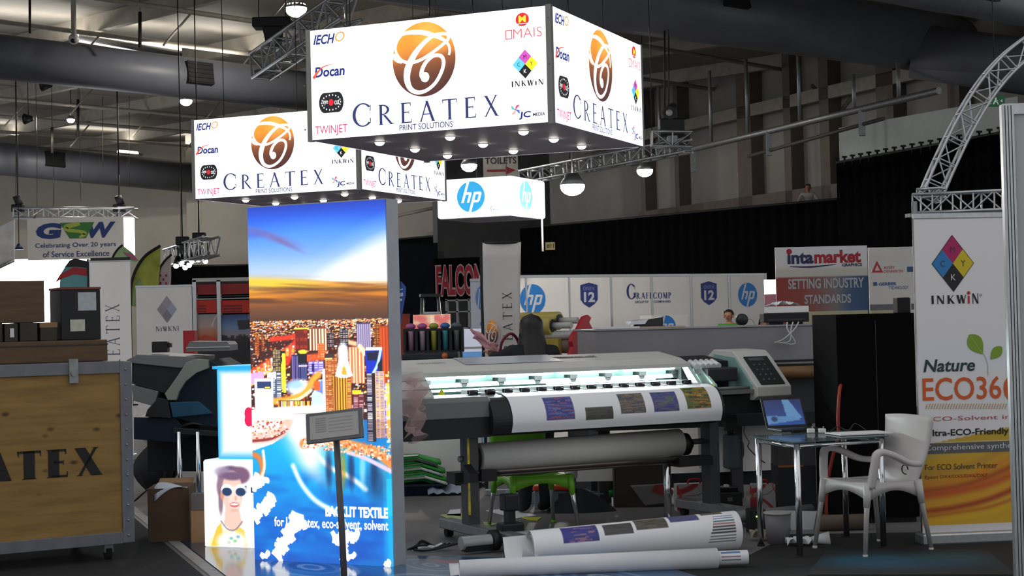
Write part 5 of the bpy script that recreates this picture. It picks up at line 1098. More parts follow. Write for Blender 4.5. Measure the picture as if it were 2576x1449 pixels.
# red block letters on the dark wall
fa = at(1096,748,40); o = thing('block_letter_sign','big red block letters with white outlines on a black board','sign',fa,-24); W_ = 1.32; 
obj('board', B().box((-.05,.03,-.1),(W_+.05,.08,.95)), BLK, o)
t = B(); t.M = FACE(0,0,0); t.use(ink('outline_white','#b9a9a8')).text('FALCON',0,0,W_,.80,0,.07); t.use(ink('letter_red','#a81d34')).text('FALCON',.035,.035,W_-.035,.765,.006,.025); obj('lettering', t, None, o)
# step ladder and steel rack behind the bottles
ly = 24; lp0 = at(1094,845,ly); o = thing('step_ladder','aluminium step ladder standing behind the ink bottle rack','ladder',(lp0.x,ly,0),12); hz = at(1092,745,ly).z
for sx, s2 in ((-.2,-.12),(.2,.12)): obj('rail', B().cyl((sx,0,0),(s2,.35,hz),.025,n=8), ALU, o); obj('rear_leg', B().cyl((sx,.8,0),(s2,.38,hz),.018,n=8), ALU, o)
for i in range(1,8): f = i/8; obj('step', B().box((-.2+.08*f,.33*f-.04,hz*f-.015),(.2-.08*f,.33*f+.06,hz*f+.015)), ALU, o)
obj('top_cap', B().box((-.15,.28,hz),(.15,.45,hz+.04)), DARK, o)
o = thing('steel_rack','open steel shelf frame on the dark wall left of the blue logo roll-up','rack',(at(1122,840,26).x,26,0),0); w3, h3 = .40, at(1150,752,26).z
for x in (0,.17,.36): obj('upright', B().box((x,0,0),(x+.03,.03,h3)), STEEL, o); obj('upright', B().box((x,.5,0),(x+.03,.53,h3)), STEEL, o)
for k in (.62,.76,.9,.995): obj('shelf', B().box((0,0,h3*k-.02),(.39,.53,h3*k)), STEEL, o)
# blue white pedestal
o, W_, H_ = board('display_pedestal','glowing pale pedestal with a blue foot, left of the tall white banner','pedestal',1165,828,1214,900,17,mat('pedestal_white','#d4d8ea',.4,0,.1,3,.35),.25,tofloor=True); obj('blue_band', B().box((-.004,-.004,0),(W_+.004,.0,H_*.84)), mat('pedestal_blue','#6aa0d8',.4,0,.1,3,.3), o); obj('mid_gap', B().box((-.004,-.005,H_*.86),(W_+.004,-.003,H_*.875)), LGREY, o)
# roll-ups in the middle
p0 = at(1187,880,18); p0.z = 0
o, sh = rollup('narrow roll-up banner with a round blue logo, half hidden left of the tall white banner',p0,0,.16,at(1200,705,18).z,mat('blueish_banner','#b9bcc6',.6,0,.05,2)); o.location.x = p0.x
t = B(); t.M = FACE(0,-.004,0); t.use(mat('banner_logo_blue','#5a7fb8',.6)); cz_ = at(1200,750,18).z; t.poly([(.155-.10*math.sin(math.pi*k/14), cz_+.15*math.cos(math.pi*k/14)) for k in range(15)],0); t.use(ink('banner_pale','#c6ccd6'))
for k in range(3): t.poly([(.075+k*.03,cz_-.1),(.085+k*.03,cz_-.1),(.105+k*.03,cz_+.1),(.095+k*.03,cz_+.1)],.002)
t.use(mat('banner_logo_blue','#5a7fb8')).ell(.125,at(1200,815,18).z,.028,.03,0,16); obj('logo', t, None, sh)
p0 = at(1221,905,14.6); p0.z = 0; TZ = at(1270,610,14.6).z
o = thing('roll_up_banner','tall white roll-up banner with a brown ball logo and upright lettering, behind the printer','banner',p0,0,'roll-up banners')
def leaf(u, v, d=0): return (.0+u*(.262+.085*v)+.004*math.sin(v*6), -d+.03*math.sin(u*2.6), .06+v*(TZ-.06))
sh = obj('banner_sheet', B().grid(lambda u,v: leaf(u,v),10,16), mat('tall_banner_white','#c3bdb8',.65,0,.04,2), o, solid=.006)
obj('side_edge', B().box((-.03,.01,.05),(-.002,.03,TZ+.01)), BLACK, o); obj('top_bar', B().cyl((-.01,.01,TZ),(.35,.03,TZ),.012,n=8), BLACK, o); obj('base', B().box((-.03,-.05,0),(.32,.12,.06),bev=.01), ALU, o)
t = B(); t.M = FACE(0,-.012,0); Z = lambda py: at(1260,py,14.6).z
t.use(ink('dark_lettering','#3a3a40')).serif('CREATEX',.165,Z(915),.25,Z(735),.0,.13,.06,1.0,1,.35); t.use(ink('faint_lettering','#a7a3a2')).text('PRINT SOLUTIONS',.262,Z(865),.28,Z(790),0,0,0,90)
obj('lettering', t, None, sh)
o_ = painted('ball_logo', BALL, 1, 1, BALL_MAT, sh, FACE(0,-.014,0), disc_fn(.066,Z(836),.055,.11)); t = B(); t.M = FACE(0,-.016,0); t.use(CLOTHW); swirl(t,.066,Z(836),.055,.11,.004); obj('swirl', t, None, sh)
# white shell scheme wall with blue logos
ga, gc = at(1322,692,32.5), at(1925,687,35.6); gv = gc-ga; gv.z = 0; GR = math.degrees(math.atan2(gv.y,gv.x)); GL = gv.length; GH = ga.z
gm = Matrix.Translation((ga.x,ga.y,0))@Matrix.Rotation(math.radians(GR),4,'Z')
names = ('white wall panel with half a round blue logo, next to the tall banner','white wall panel with a blue shield numbered 12, left of the company lettering','white wall panel with the left half of the company lettering','white wall panel with the right half of the company lettering','white wall panel with a blue shield numbered 12, right of the company lettering','white wall panel with a complete round blue logo, at the right end')
pw = GL/6
for i in range(-1,6):
    lb = names[i] if i >= 0 else 'white wall panel hidden mostly behind the tall white banner'
    o = thing('wall_panel',lb,'wall panel',gm@Vector((pw*i,0,0)),GR,'white shell scheme panels')
    obj('board', B().box((.02,.0,.06),(pw-.02,.03,GH-.05)), PANELW, o); obj('post', B().box((-.02,-.02,0),(.02,.04,GH)), ALU, o)
    obj('rail', B().box((.02,-.015,GH-.05),(pw-.02,.035,GH)), ALU, o)
    if i == 5: obj('post', B().box((pw-.02,-.02,0),(pw+.02,.04,GH)), ALU, o)
    t = B(); t.M = FACE(0,-.008,0); cz_ = 1.55+(800-745)/4100*34
    if i in (0,5): hp_logo(t,pw*.5 if i else pw*.15,1.55+(.45 if i else .43),.26 if i == 5 else .3,HPB,HPW,0)
    elif i in (1,4):
        cz_ = 2.05; cu = pw*.47; t.use(ink('shield_blue','#2b3a78')).poly([(cu-.21,cz_+.2),(cu,cz_+.25),(cu+.21,cz_+.2),(cu+.21,cz_-.1),(cu+.13,cz_-.19),(cu,cz_-.26),(cu-.13,cz_-.19),(cu-.21,cz_-.1)])
        t.use(ink('shield_white','#c4c6d2')).text('12',cu-.13,cz_-.15,cu+.14,cz_+.06,.003,.04); t.use(ink('shield_pale','#7c86b8')).text('ONYX',cu-.14,cz_+.09,cu+.14,cz_+.17,.003,.01)
    elif i == 2:
        t.use(ink('company_navy','#2b3474')).serif('G',pw*.38,1.95,pw*.6,2.26,0,.2,.06); t.serif('RAFI',pw*.62,1.95,pw*.99,2.08,0,.2,.06); t.text('GROUP OF',pw*.58,1.86,pw*.92,1.91,.0,.01)
    else: t.use(ink('company_navy','#2b3474')).serif('COMP',pw*.04,1.95,pw*.49,2.08,0,.2,.06); t.text('COMPANIES',pw*.05,1.86,pw*.48,1.91,0,.01)
    if i != -1: obj('logo', t, None, o)
    else: t.bm.free()
o = thing('logo_counter','low white counter with a round blue logo in front of the white wall panels','counter',gm@Vector((pw*2.15,-1.2,0)),GR); obj('body', B().box((0,0,0),(.9,.4,1.6)), PANELW, o); t = B(); t.M = FACE(0,-.006,0); hp_logo(t,.36,1.36,.23,HPB,HPW,0); obj('logo', t, None, o)
# intamarket booth
ib_ = at(1955,800,26.2); H_ = at(2060,620,26.2).z
o = thing('booth_panel','tall printed booth panel with red and blue company name, red to blue lower half','panel',(ib_.x,26.2,0),1); W_ = at(2182,620,26.2).x-ib_.x
p = Paint(40,60); p.vgrad([0,.18,.22,.275,.28,1],((232,232,236),(226,224,224),(206,202,190),(204,200,190),(204,200,190),(204,200,190)))
m_ = np.clip((p.y-.28)*200,0,1); 
cx_ = np.stack([np.interp(p.x,[0,.3,.65,.8,1],[c[k]/255 for c in ((150,52,40),(150,70,60),(130,120,122),(60,90,130),(40,76,116))]) for k in range(3)],-1); p.a += m_[...,None]*(cx_-p.a)
obj('board', B().box((0,.012,.0),(W_,.05,H_)), PANELW, o); painted('print', p.a, W_, H_-.9, attr_mat('printed_poster'), o, FACE(0,0,.9)); Zz = lambda py: at(2060,py,26.2).z
t = B(); t.M = FACE(0,-.006,0); X = lambda px: at(px,700,26.2).x-ib_.x
t.use(ink('inta_navy','#2a2c5a')).text('inta',X(1982),Zz(663),X(2048),Zz(632),0,.04); t.use(ink('inta_red','#b01f30')).text('market',X(2050),Zz(663),X(2168),Zz(630),0,.04); t.ell(X(1987),Zz(631),.045,.045,.002,14)
t.use(ink('inta_navy','#2a2c5a')).text('GRAPHICS',X(2120),Zz(672),X(2170),Zz(664),0,.03); t.ribbon([(X(1988),Zz(669)),(X(2040),Zz(671)),(X(2105),Zz(666))],[.01,.03,.008])
t.use(ink('slogan_pale','#b3b4b6')).text('SETTING INDUSTRY',X(1982),Zz(726),X(2174),Zz(700),.002,.03); t.text('STANDARDS',X(2022),Zz(764),X(2140),Zz(741),.002,.03); obj('lettering', t, None, o)
t = B(); t.M = FACE(0,-.006,0); t.use(ink('strip_cream','#b9b391')).rect(X(1990),Zz(815),X(2182),Zz(783)); t.use(ink('strip_dark','#3c3a34')).text('PREFERRED PARTNERS',X(2070),Zz(806),X(2175),Zz(796),.003,.02); obj('lower_strip', t, None, o)
o = thing('booth_panel','pale booth panel with small red and blue partner logos, behind the white roll-up banner','panel',(at(2184,620,26.6).x,26.6,0),1); obj('board', B().box((0,0,.0),(1.2,.04,at(2184,623,26.6).z)), PANELW, o)
t = B(); t.M = FACE(0,-.006,0); ix = at(2184,620,26.6).x; X = lambda px: at(px,700,26.6).x-ix; Zz = lambda py: at(2240,py,26.6).z
t.use(ink('partner_red','#c03440')).poly([(X(2193),Zz(685)),(X(2222),Zz(685)),(X(2207),Zz(655))]); t.use(CLOTHW).poly([(X(2201),Zz(680)),(X(2214),Zz(680)),(X(2207),Zz(666))],.002); t.use(ink('partner_red','#c03440')).text('AVERY',X(2224),Zz(677),X(2252),Zz(669),0,.0); t.text('DENNISON',X(2224),Zz(686),X(2272),Zz(679),0,.0)
t.use(ink('partner_blue','#3c5a8c')).text('GERBER',X(2210),Zz(718),X(2255),Zz(710),0,.03); t.text('TECHNOLOGY',X(2236),Zz(728),X(2285),Zz(720),0,0); t.rect(X(2196),Zz(718),X(2206),Zz(709)); t.rect(X(2283),Zz(685),X(2298),Zz(672)); obj('logo', t, None, o)
t = B(); t.M = FACE(0,-.006,0); t.use(ink('strip_cream','#b9b391')).rect(X(2186),Zz(788),X(2248),Zz(780)); t.use(ink('strip_grey','#6f6f72')).rect(X(2186),Zz(780),X(2300),Zz(765)); obj('lower_strip', t, None, o)
board('mottled_wall','narrow pink mottled booth wall between the white panels and the red and blue panel','panel',1926,740,1956,830,30,mat('mottled_pink','#b8788a',.6,0,.3,3),.06,tofloor=True)
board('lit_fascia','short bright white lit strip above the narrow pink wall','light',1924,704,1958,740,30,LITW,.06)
# ================================================================== BIG GREY MACHINE AND BLACK CABINET BEHIND THE PRINTER
mb = at(1496,829,13.5); MZ = mb.z; o = thing('flatbed_machine','big grey flatbed print machine behind the wide printer, its flat top at eye level','machine',(mb.x,mb.y,0),9)
MG = mat('machine_grey','#838186',.5,0,.06,2); MGD = mat('machine_dark_grey','#3f3f42',.5,0,.1,2); MW = 1.97
hd = obj('hood', B().box((0,0,MZ-.30),(MW,.75,MZ-.012)), MG, o, bevel=.008)
obj('hood_top', B().box((-.01,-.01,MZ-.012),(MW+.01,.9,MZ)), mat('machine_top_grey','#97959a',.5), o)
obj('lower_hood', B().prism([(.02,MZ-.3),(.3,MZ-.3),(.3,MZ-.75),(.06,MZ-.75)],.0,MW), MGD, o)
obj('end_housing', B().box((MW,.0,MZ-.78),(MW+.2,.8,MZ-.02)), mat('machine_end_black','#232326',.55,0,.1,3), o, bevel=.006)
obj('bed', B().box((.0,.05,.62),(MW+.1,.8,.72)), PBK, o)
obj('lower_cabinet', B().box((1.05,.25,.22),(1.75,.7,.62)), PANELW, o); obj('base_rail', B().box((0,.3,.1),(MW,.45,.22)), DKM, o)
for x in (.05,1.2,MW-.15): obj('machine_leg', B().box((x,.2,0),(x+.1,.6,.62)), MGD, o)
obj('media_spool', B().use(mat('brown_film_roll','#7a5a36',.5,0,.1,4)).cyl((1.4,-.05,MZ-.40),(MW-.03,-.05,MZ-.40),.052,n=18), None, o); obj('yellow_tag', B().cyl((MW-.1,-.05,MZ-.40),(MW,-.05,MZ-.40),.056,n=18), mat('bright_yellow_tag','#d8d21e',.5), o)
obj('clip_row', B().box((1.4,-.03,MZ-.33),(MW-.05,-.0,MZ-.315)), STEEL, o)
mm = Matrix.Translation((mb.x,mb.y,0))@Matrix.Rotation(math.radians(9),4,'Z')
def onm(x,y,z=0): return mm@Vector((x,y,MZ+z))
ps = obj('paper_stack', B().use(PAPER).box((.28,.03,.001),(.62,.3,.018)).use(mat('kraft_sheet','#b09a80',.7)).box((.56,.04,.001),(1.02,.34,.012)), None); ps.location = onm(-.23,0); ps.rotation_euler = (0,0,math.radians(9)); tag(ps,'white and tan paper sheets lying on the left of the big grey machine','paper')
wd = thing('glossy_tray','small glossy wedge shaped tray on the papers atop the big grey machine','tray',onm(.36,.42,.0),9); obj('body', B().prism([(0,0),(.33,0),(.33,.09),(.18,.07),(.1,.02)],0,.25,'y'), DKM, wd); obj('clear_lid', B().prism([(.03,.03),(.17,.035),(.2,.075),(.05,.06)],-.004,.2,'y'), mat('shiny_clear_lid','#c9cdd2',.1,.2), wd)
# screen with white wrapped box and dangling wires
o = thing('machine_screen','black console screen on the right end of the big grey machine','screen',onm(1.52,.2),2); obj('body', B().box((0,0,.02),(.39,.2,.10),bev=.006), BLACK, o); obj('lamp_row', B().box((.03,-.004,.035),(.36,.0,.05)), DARK, o)
for x in (.05,.22): obj('foot', B().box((x,.03,0),(x+.12,.17,.02)), BLACK, o)
o = thing('wrapped_box','white box with crumpled clear wrap on top of the black console screen','box',onm(1.53,.2,.101),2); obj('body', B().box((.03,0,0),(.38,.19,.055),bev=.004), WHITE, o); obj('wrap', B().grid(lambda u,v: (.02+.3*u, -.004+.2*v, .057+.035*math.sin(3.1*u)*(.7+.5*math.sin(u*17+v*9))+.004),16,8,False), mat('shiny_wrap','#d8dadd',.15), o)
wr = B()
for k in range(3): wr.tube(spline([onm(1.75-.05*k,-.03,.0+.02),onm(1.7-.03*k,-.06,-.04),onm(1.60+.05*k,-.07,-.12-.02*k),onm(1.52+.02*k,-.06,-.15)],6),.006,6)
tag(obj('white_cable', wr, mat('white_cable','#b9b9b6',.5)),'tangle of thin white cable hanging from the console screen over the grey machine','cable')
# black cabinet
kb = at(2118,1330,12.0); kb.z = 0; kw = at(2310,1100,12.0).x-kb.x; KH = at(2200,789,12.0).z
o = thing('black_cabinet','big plain black cabinet standing left of the white roll-up banner','cabinet',kb,2); obj('body', B().box((0,0,.04),(kw,.8,KH)), mat('matt_black_panel','#070708',.85,0,.2,3,spec=.1), o); obj('plinth', B().box((.02,.02,0),(kw-.02,.78,.04)), BLACK, o); obj('door_seam', B().box((kw*.5-.003,-.003,.08),(kw*.5+.003,.0,KH-.05)), DARK, o)
o = thing('black_speaker_box','small black upright box on top of the black cabinet','box',Vector((at(2258,788,12.1).x,12.1,KH)),2); obj('body', B().box((0,0,0),(.095,.12,.115),bev=.004), BLACK, o); obj('edge_strip', B().box((.097,-.002,.0),(.103,.12,.11)), LGREY, o)
# yellow roll laminator with red ends
lz = 15.0; lo = at(1456,890,lz); o = thing('roll_laminator','roll laminator with yellow film rolls and a bright red end plate','machine',(lo.x,lz,0),-32)
LZ = lambda py: at(1440,py,lz).z; YEL = mat('yellow_film','#b9a956',.25,0,.06,4); Z1, Z2 = LZ(818), LZ(852)
red = [(-.22,.7),(.2,.7),(.22,LZ(880)),(.2,LZ(850)),(.26,LZ(838)),(.2,LZ(826)),(.15,LZ(812)),(.19,LZ(800)),(.13,LZ(793)),(.05,LZ(797)),(.0,LZ(810)),(-.06,LZ(826)),(-.16,LZ(842)),(-.2,LZ(858)),(-.17,LZ(872)),(-.22,LZ(890))]
obj('end_plate', B().prism(red,-.0,.04,'x'), REDP, o, bevel=.008); obj('end_plate', B().prism(red,-.85,-.81,'x'), REDP, o, bevel=.008)
for z, y, nm in ((LZ(806),.0,'film_roll'),(LZ(818),-.12,'film_roll')):
    r_ = obj(nm, B().cyl((-.74,y,z),(-.2,y,z),.085,n=22), YEL, o); obj('core', B().cyl((-.2,y,z),(-.0,y,z),.03,n=14), LGREY, r_); obj('hub', B().cyl((-.2,y,z),(-.19,y,z),.06,n=16), DARK, r_)
for z, y, r in ((LZ(842),-.1,.04),(LZ(868),-.05,.075)): obj('pressure_roller', B().cyl((-.81,y,z),(-.0,y,z),r,n=18), LGREY if r < .05 else mat('tan_roller','#8b7b68',.5), o)
for x in (-.78,-.05): obj('leg', B().box((x,-.15,0),(x+.06,.15,.7)), DARK, o)
obj('yellow_cloth', B().box((-.75,-.2,.66),(-.1,-.14,LZ(850))), mat('yellow_cloth','#a8923e',.7), o)
# ================================================================== RIGHT SIDE: BANNER, PARTITION, TRUSS ARCH
bl_, br_ = G(2322,1371), G(2556,1361); bv = br_-bl_; BR = math.degrees(math.atan2(bv.y,bv.x)); BW = .85
BZ = at(2296,545,bl_.y).z
o, sh = rollup('white roll-up banner with a four colour diamond, green leaves and yellow waves, right side',bl_,BR,BW,BZ,mat('banner_white','#c9c5c4',.6,0,.03,2))
S_ = .00264                                # metres per photo pixel on this banner
U = lambda px, py: (px-2322-(py-1371)*.0352)*S_; V = lambda px, py: (1371-py-(px-2322)*.03)*S_
bw_, bh_ = 100, 250; p = Paint(bw_, bh_, (.88,.87,.87)); bx = BW; 
yv = lambda py: 1-(1371-py)/826
for k, c in enumerate(((226,226,230),(214,224,232),(220,222,226))): p.ell(.3,yv(905),.8,.035,c,1.2,.8)
p.poly([(0,yv(1142)),(1,yv(1085)),(1,yv(1330)),(0,yv(1350))],(196,160,42)); bot = p.y > yv(1135)
p.mix(((p.y > yv(1180)-.06*p.x)&(p.y < yv(1352))).astype(float),(206,160,34)); p.mix(np.clip(1-np.abs(p.y-yv(1145)+.03*p.x)/.05,0,1)*bot*.7,(206,200,170))
for y0, y1, w_, c in ((1218,1130,.05,(190,140,50)),(1245,1165,.05,(214,130,30)),(1262,1190,.04,(170,70,22)),(1275,1215,.05,(196,76,26)),(1300,1240,.03,(222,150,40)),(1316,1255,.035,(160,50,20)),(1330,1285,.02,(190,100,26)),(1345,1300,.03,(216,170,30))): p.line([(0,yv(y0)),(.3,yv(y0-10)),(.6,yv((y0+y1)/2-2)),(1,yv(y1-25))],w_,c,.9,.85)
p.mix((p.y > yv(1352)).astype(float),(208,206,206)); p.ell(.95,yv(835),.16,.02,(186,186,190),1,.6,.5)
painted('print', p.a, BW, BZ-.1, attr_mat('printed_banner'), sh, FACE(0,-.004,.08))
K_ = ink('banner_black','#1b1a1c'); t = B(); t.M = FACE(0,-.008,0)
du, dv = U(2396,663), V(2396,663); diamond(t,du,dv,.142,.185,(ink('card_cyan','#2a78b4'),ink('card_magenta','#a81f5c'),ink('card_yellow','#cdb61f'),K_),0,(ink('card_letter','#3a3a44'),PAPER))
e = .004
t.use(K_).ribbon([(du,dv+.187),(du+.144,dv),(du,dv-.187),(du-.144,dv),(du,dv+.187)],[.006,.006],-.0005,1)
t.serif('INKW',U(2340,768),V(2340,766),U(2432,766),V(2436,742),0,.24,.07,1,0,.28); t.serif('N',U(2447,766),V(2447,764),U(2466,766),V(2466,738),0,.24,.07); t.use(ink('accent_red','#b0342c')).rect(U(2436,764),V(2436,764),U(2441,764),V(2441,744)); t.ell(U(2438,738),V(2438,737),.012,.012)
t.use(ink('pale_mark','#a3a3a8')).ell(U(2470,740),V(2470,742),.009,.009,0,12); obj('ink_logo', t, None, sh)
t = B(); t.M = FACE(0,-.008,0); LG = ink('leaf_green','#7c9c2c')
def leafp(x0,y0,x1,y1,wd):
    a_, b_ = (U(x0,y0),V(x0,y0)), (U(x1,y1),V(x1,y1)); dx, dy = b_[0]-a_[0], b_[1]-a_[1]; n = 14
    f = lambda i, s: (a_[0]+dx*i/n-dy*s*wd*math.sin(math.pi*(i/n)**.8), a_[1]+dy*i/n+dx*s*wd*math.sin(math.pi*(i/n)**.8))
    t.poly([f(i,1) for i in range(n+1)]+[f(i,-1) for i in range(n-1,0,-1)])
t.use(LG); leafp(2440,842,2476,892,.33); leafp(2526,872,2496,905,.3); t.use(ink('leaf_vein','#a9bf62')).ribbon([(U(2443,846),V(2443,846)),(U(2474,890),V(2474,890))],[.004,.003],.001,1); t.use(ink('stem_grey','#a3a59c')).ribbon([(U(2478,890),V(2478,890)),(U(2488,915),V(2488,915)),(U(2490,945),V(2490,945))],[.004,.004]); obj('leaf_print', t, None, sh)
t = B(); t.M = FACE(0,-.008,0)
t.use(ink('nature_teal','#243c40')).text('Nature',U(2320,938),V(2320,938),U(2456,938),V(2456,902),0,.02,.2)
t.use(ink('eco_orange','#cf5a26')).text('ECO36',U(2319,1010),V(2319,1010),U(2526,1010),V(2526,946),0,.01); t.text('0',U(2532,1010),V(2532,1010),U(2576,1010),V(2576,946),0,.01)
t.use(ink('hatch_tan','#b9925c'))
for i in range(30): x = 2325+i*7.2; t.poly([(U(x,1030),V(x,1030)),(U(x+2,1030),V(x,1030)),(U(x+7,1016),V(x+7,1016)),(U(x+5,1016),V(x+7,1016))])
t.use(ink('solvent_red','#a84a52')).text('ECO-Solvent ink',U(2328,1061),V(2328,1061),U(2570,1061),V(2570,1043),0,.0)
t.use(K_).text('Ultra-ECO-Friendly',U(2326,1104),V(2326,1104),U(2546,1104),V(2546,1076),0,.02)
t.use(ink('grey_bar','#5d5d60')).rect(U(2324,1140),V(2324,1143),U(2600,1140),V(2324,1117)); t.use(PAPER).text('Comprehensive synthesis',U(2326,1138),V(2326,1139),U(2576,1138),V(2560,1114),.002)
t.use(ink('small_brown','#4a3f30')).text('For ECO Solvent Printer',U(2326,1184),V(2326,1184),U(2516,1184),V(2516,1164),.0); t.use(ink('small_red','#8c3022')).text('Epson DX4/DX5/DX6/DX7',U(2326,1208),V(2326,1208),U(2490,1208),V(2490,1192),0); obj('lettering', t, None, sh)
# shell scheme partition in front at the right border
pb_ = at(2568,1449,7.6); pb_.z = 0; PH = at(2530,262,7.6).z
o = thing('partition_panel','pale grey partition panel with a grooved aluminium post at the right border','panel',pb_,-4)
post = B().box((-.028,-.028,0),(.028,.028,PH)); 
for x in (-.018,-.006,.006,.018): post.use(DARK).box((x-.0015,-.029,0),(x+.0015,-.0275,PH))
po = obj('post', B().box((-.028,-.028,0),(.028,.028,PH),bev=.004), ALU, o); gr_ = B()
for x in (-.014,.0,.014): gr_.box((x-.002,-.0295,0.01),(x+.002,-.0278,PH-.01))
obj('groove', gr_, DARK, po); obj('board', B().box((.03,-.005,.06),(1.0,.008,PH-.05)), mat('partition_grey','#a9adad',.6,0,.05,2), o); obj('rail', B().box((.028,-.02,PH-.05),(1.0,.02,PH)), ALU, o); obj('rail', B().box((.028,-.02,.0),(1.0,.02,.06)), ALU, o)
# truss arch and cross truss
ty = 12.0; arc = [at(x,y,ty) for x,y in spline([(2338,500),(2372,420),(2420,320),(2478,225),(2545,150),(2640,80)],6)]
truss('truss_arch','curved aluminium lattice truss arch rising to the upper right',arc,.14,.14,.011,.17,side=Vector((0,1,0)))
bx_ = truss('truss','horizontal aluminium box truss under the arch, on top of the white roll-up banner',[at(2306,513,11.6),at(2620,500,11.0)],.13,.13,.011,.14)
tc_ = truss('truss','short aluminium corner truss block joining the arch and the horizontal truss',[at(2312,487,11.9),at(2375,484,11.8)],.1,.06,.01,.08)
a_ = at(2296,541,11.0); sb_ = thing('support_beam','thin grey support beam just above the white roll-up banner','beam',a_,BR); obj('bar', B().box((-.02,0,-.012),(1.05,.09,.012)), STEEL, sb_)
for x in (.06,.98): obj('upright', B().cyl((x,.12,-a_.z),(x,.12,.1),.02,n=10), STEEL, sb_)
# ================================================================== WHITE ARMCHAIR
def armchair(o, m, legm, back=True, arms=True, SW=.46, SD=.42, SZ=.45):
    seat = B().grid(lambda u,v: ((u-.5)*SW*(1-.08*v), -SD/2+SD*v, SZ-.012*math.sin(math.pi*u)+.012*(1-v)-.02*v),10,10); obj('seat', seat, m, o, solid=.012)
    ap = B()
    for (x0,y0),(x1,y1) in (((-.5,-.5),(.5,-.5)),((.5,-.5),(.46,.5)),((.46,.5),(-.46,.5)),((-.46,.5),(-.5,-.5))):
        n = 10; A = []
        for i in range(n+1): f = i/n; x, y = (x0+(x1-x0)*f)*SW, (y0+(y1-y0)*f)*SD; d = .10-.055*math.sin(math.pi*f); A.append((ap.v((x,y,SZ+.005)), ap.v((x,y,SZ-d))))
        for i in range(n): ap.f([A[i][0],A[i+1][0],A[i+1][1],A[i][1]],True)
    obj('apron', ap, m, o, solid=.014)
    for sx, sy in ((-1,-1),(1,-1),(-1,1),(1,1)):
        tx, tyy = sx*SW*.48, sy*SD*.49; bx2, by2 = sx*SW*.56, sy*SD*.64
        lg = obj('leg', B().tube([(tx,tyy,SZ-.0),(tx+(bx2-tx)*.4,tyy+(by2-tyy)*.4,SZ*.6),(bx2,by2,.01)],[.022,.017,.014],12), legm, o)
        obj('leg_socket', B().tube([(tx,tyy,SZ+.01),(tx+(bx2-tx)*.3,tyy+(by2-tyy)*.3,SZ-.14)],[.028,.021],12), m, lg); obj('foot_cap', B().cyl((bx2,by2,0),(bx2,by2,.02),.016,n=12), m, lg)
    if back:
        obj('backrest', B().grid(lambda u,v: ((u-.5)*SW*(.86+.16*v)*(1-.0*v), SD/2-.03+.13*v-.035*math.cos((u-.5)*2.6)+.035+.03*math.sin(v*3), SZ-.03+.44*v+.012*math.sin(math.pi*u)*v),12,12), m, o, solid=.014)
    if arms:
        for sx in (-1,1):
            x = sx*SW*.52; arm = B(); 
            P = spline([(x,-SD*.46,SZ-.02),(x+sx*.02,-SD*.42,SZ+.12),(x+sx*.025,-SD*.36,SZ+.2),(x+sx*.02,-SD*.1,SZ+.185),(x+sx*.01,SD*.28,SZ+.12),(x-sx*.01,SD*.52,SZ+.11)],6)
            W2 = np.interp(np.linspace(0,1,len(P)),[0,.3,.5,1],[.05,.055,.05,.045])
            rows = []
            for i, q in enumerate(P):
                a2, b2 = Vector(P[max(i-1,0)]), Vector(P[min(i+1,len(P)-1)]); d = (b2-a2).normalized(); n2 = Vector((0,-d.z,d.y))
                c = Vector(q); hw = .024; w2 = W2[i]*.55
                rows.append([arm.v(c+Vector((hw*k1,0,0))+n2*w2*k2) for k1,k2 in ((-1,-.6),(1,-.6),(1,.6),(0,1),(-1,.6))])
            for A, C in zip(rows,rows[1:]):
                for i in range(5): arm.f([A[i],A[(i+1)%5],C[(i+1)%5],C[i]],True)
            arm.f(rows[0][::-1]); arm.f(rows[-1]); obj('armrest', arm, m, o)
WPL = mat('white_chair_plastic','#bdb8b6',.45,0,.03,4); CLEG = mat('chair_leg_grey','#a5a2a0',.4,.3,.05,8)
f1, f2, f3, f4 = G(2255,1400), G(2340,1383), G(2075,1383), G(2160,1365)
cc = (f1+f2+f3+f4)/4+Vector((-.03,0,0)); cc.z = 0
o = thing('armchair','white plastic armchair with grey metal legs on the black carpet, seen from behind','chair',cc,-63)
armchair(o, WPL, CLEG)
dg = obj('cable_hook', B().tube([(.2+.03*math.cos(a),.12+.0*a,.53+.03*math.sin(a)) for a in [i*.5 for i in range(11)]],.004,6), BLACK); dg.parent = o
# green seat under the printer
ga_ = (G(1228,1332)+G(1300,1275)+G(1380,1322)+G(1440,1318))/4; ga_ = G(1342,1330); ga_.z = 0
GRN = mat('lime_green_plastic','#6fae2c',.4,0,.06,4)
o = thing('armchair','lime green plastic chair with grey metal legs behind the printer','chair',ga_,18)
armchair(o, GRN, CHROME, True, False, .46, .44, .40)
# ================================================================== GLASS TABLE, LAPTOP
t0_, t1_, t2_, t3_ = at(1885,1096,11.3), at(1992,1112,10.85), at(2234,1094,11.35), at(2128,1080,11.85)
TZ_ = .74; q_ = [G(1886,1096,TZ_), G(1996,1112,TZ_), G(2236,1095,TZ_), G(2130,1081,TZ_)]
o = thing('glass_table','glass topped table with chrome legs right of the printer','table',(q_[1].x,q_[1].y,0),0); L_ = lambda p: Vector((p.x-q_[1].x,p.y-q_[1].y,0))
GLS = bpy.data.materials.new('tinted_glass'); GLS.use_nodes = True; gbs = GLS.node_tree.nodes['Principled BSDF']; gbs.inputs['Base Color'].default_value = (.09,.14,.14,1); gbs.inputs['Roughness'].default_value = .06; gbs.inputs['Alpha'].default_value = .6
tb2 = B(); lo_ = [tb2.v(L_(p)+Vector((0,0,TZ_-.01))) for p in q_]; hi_ = [tb2.v(L_(p)+Vector((0,0,TZ_))) for p in q_]; tb2.f(hi_[::1]); tb2.f(lo_[::-1])
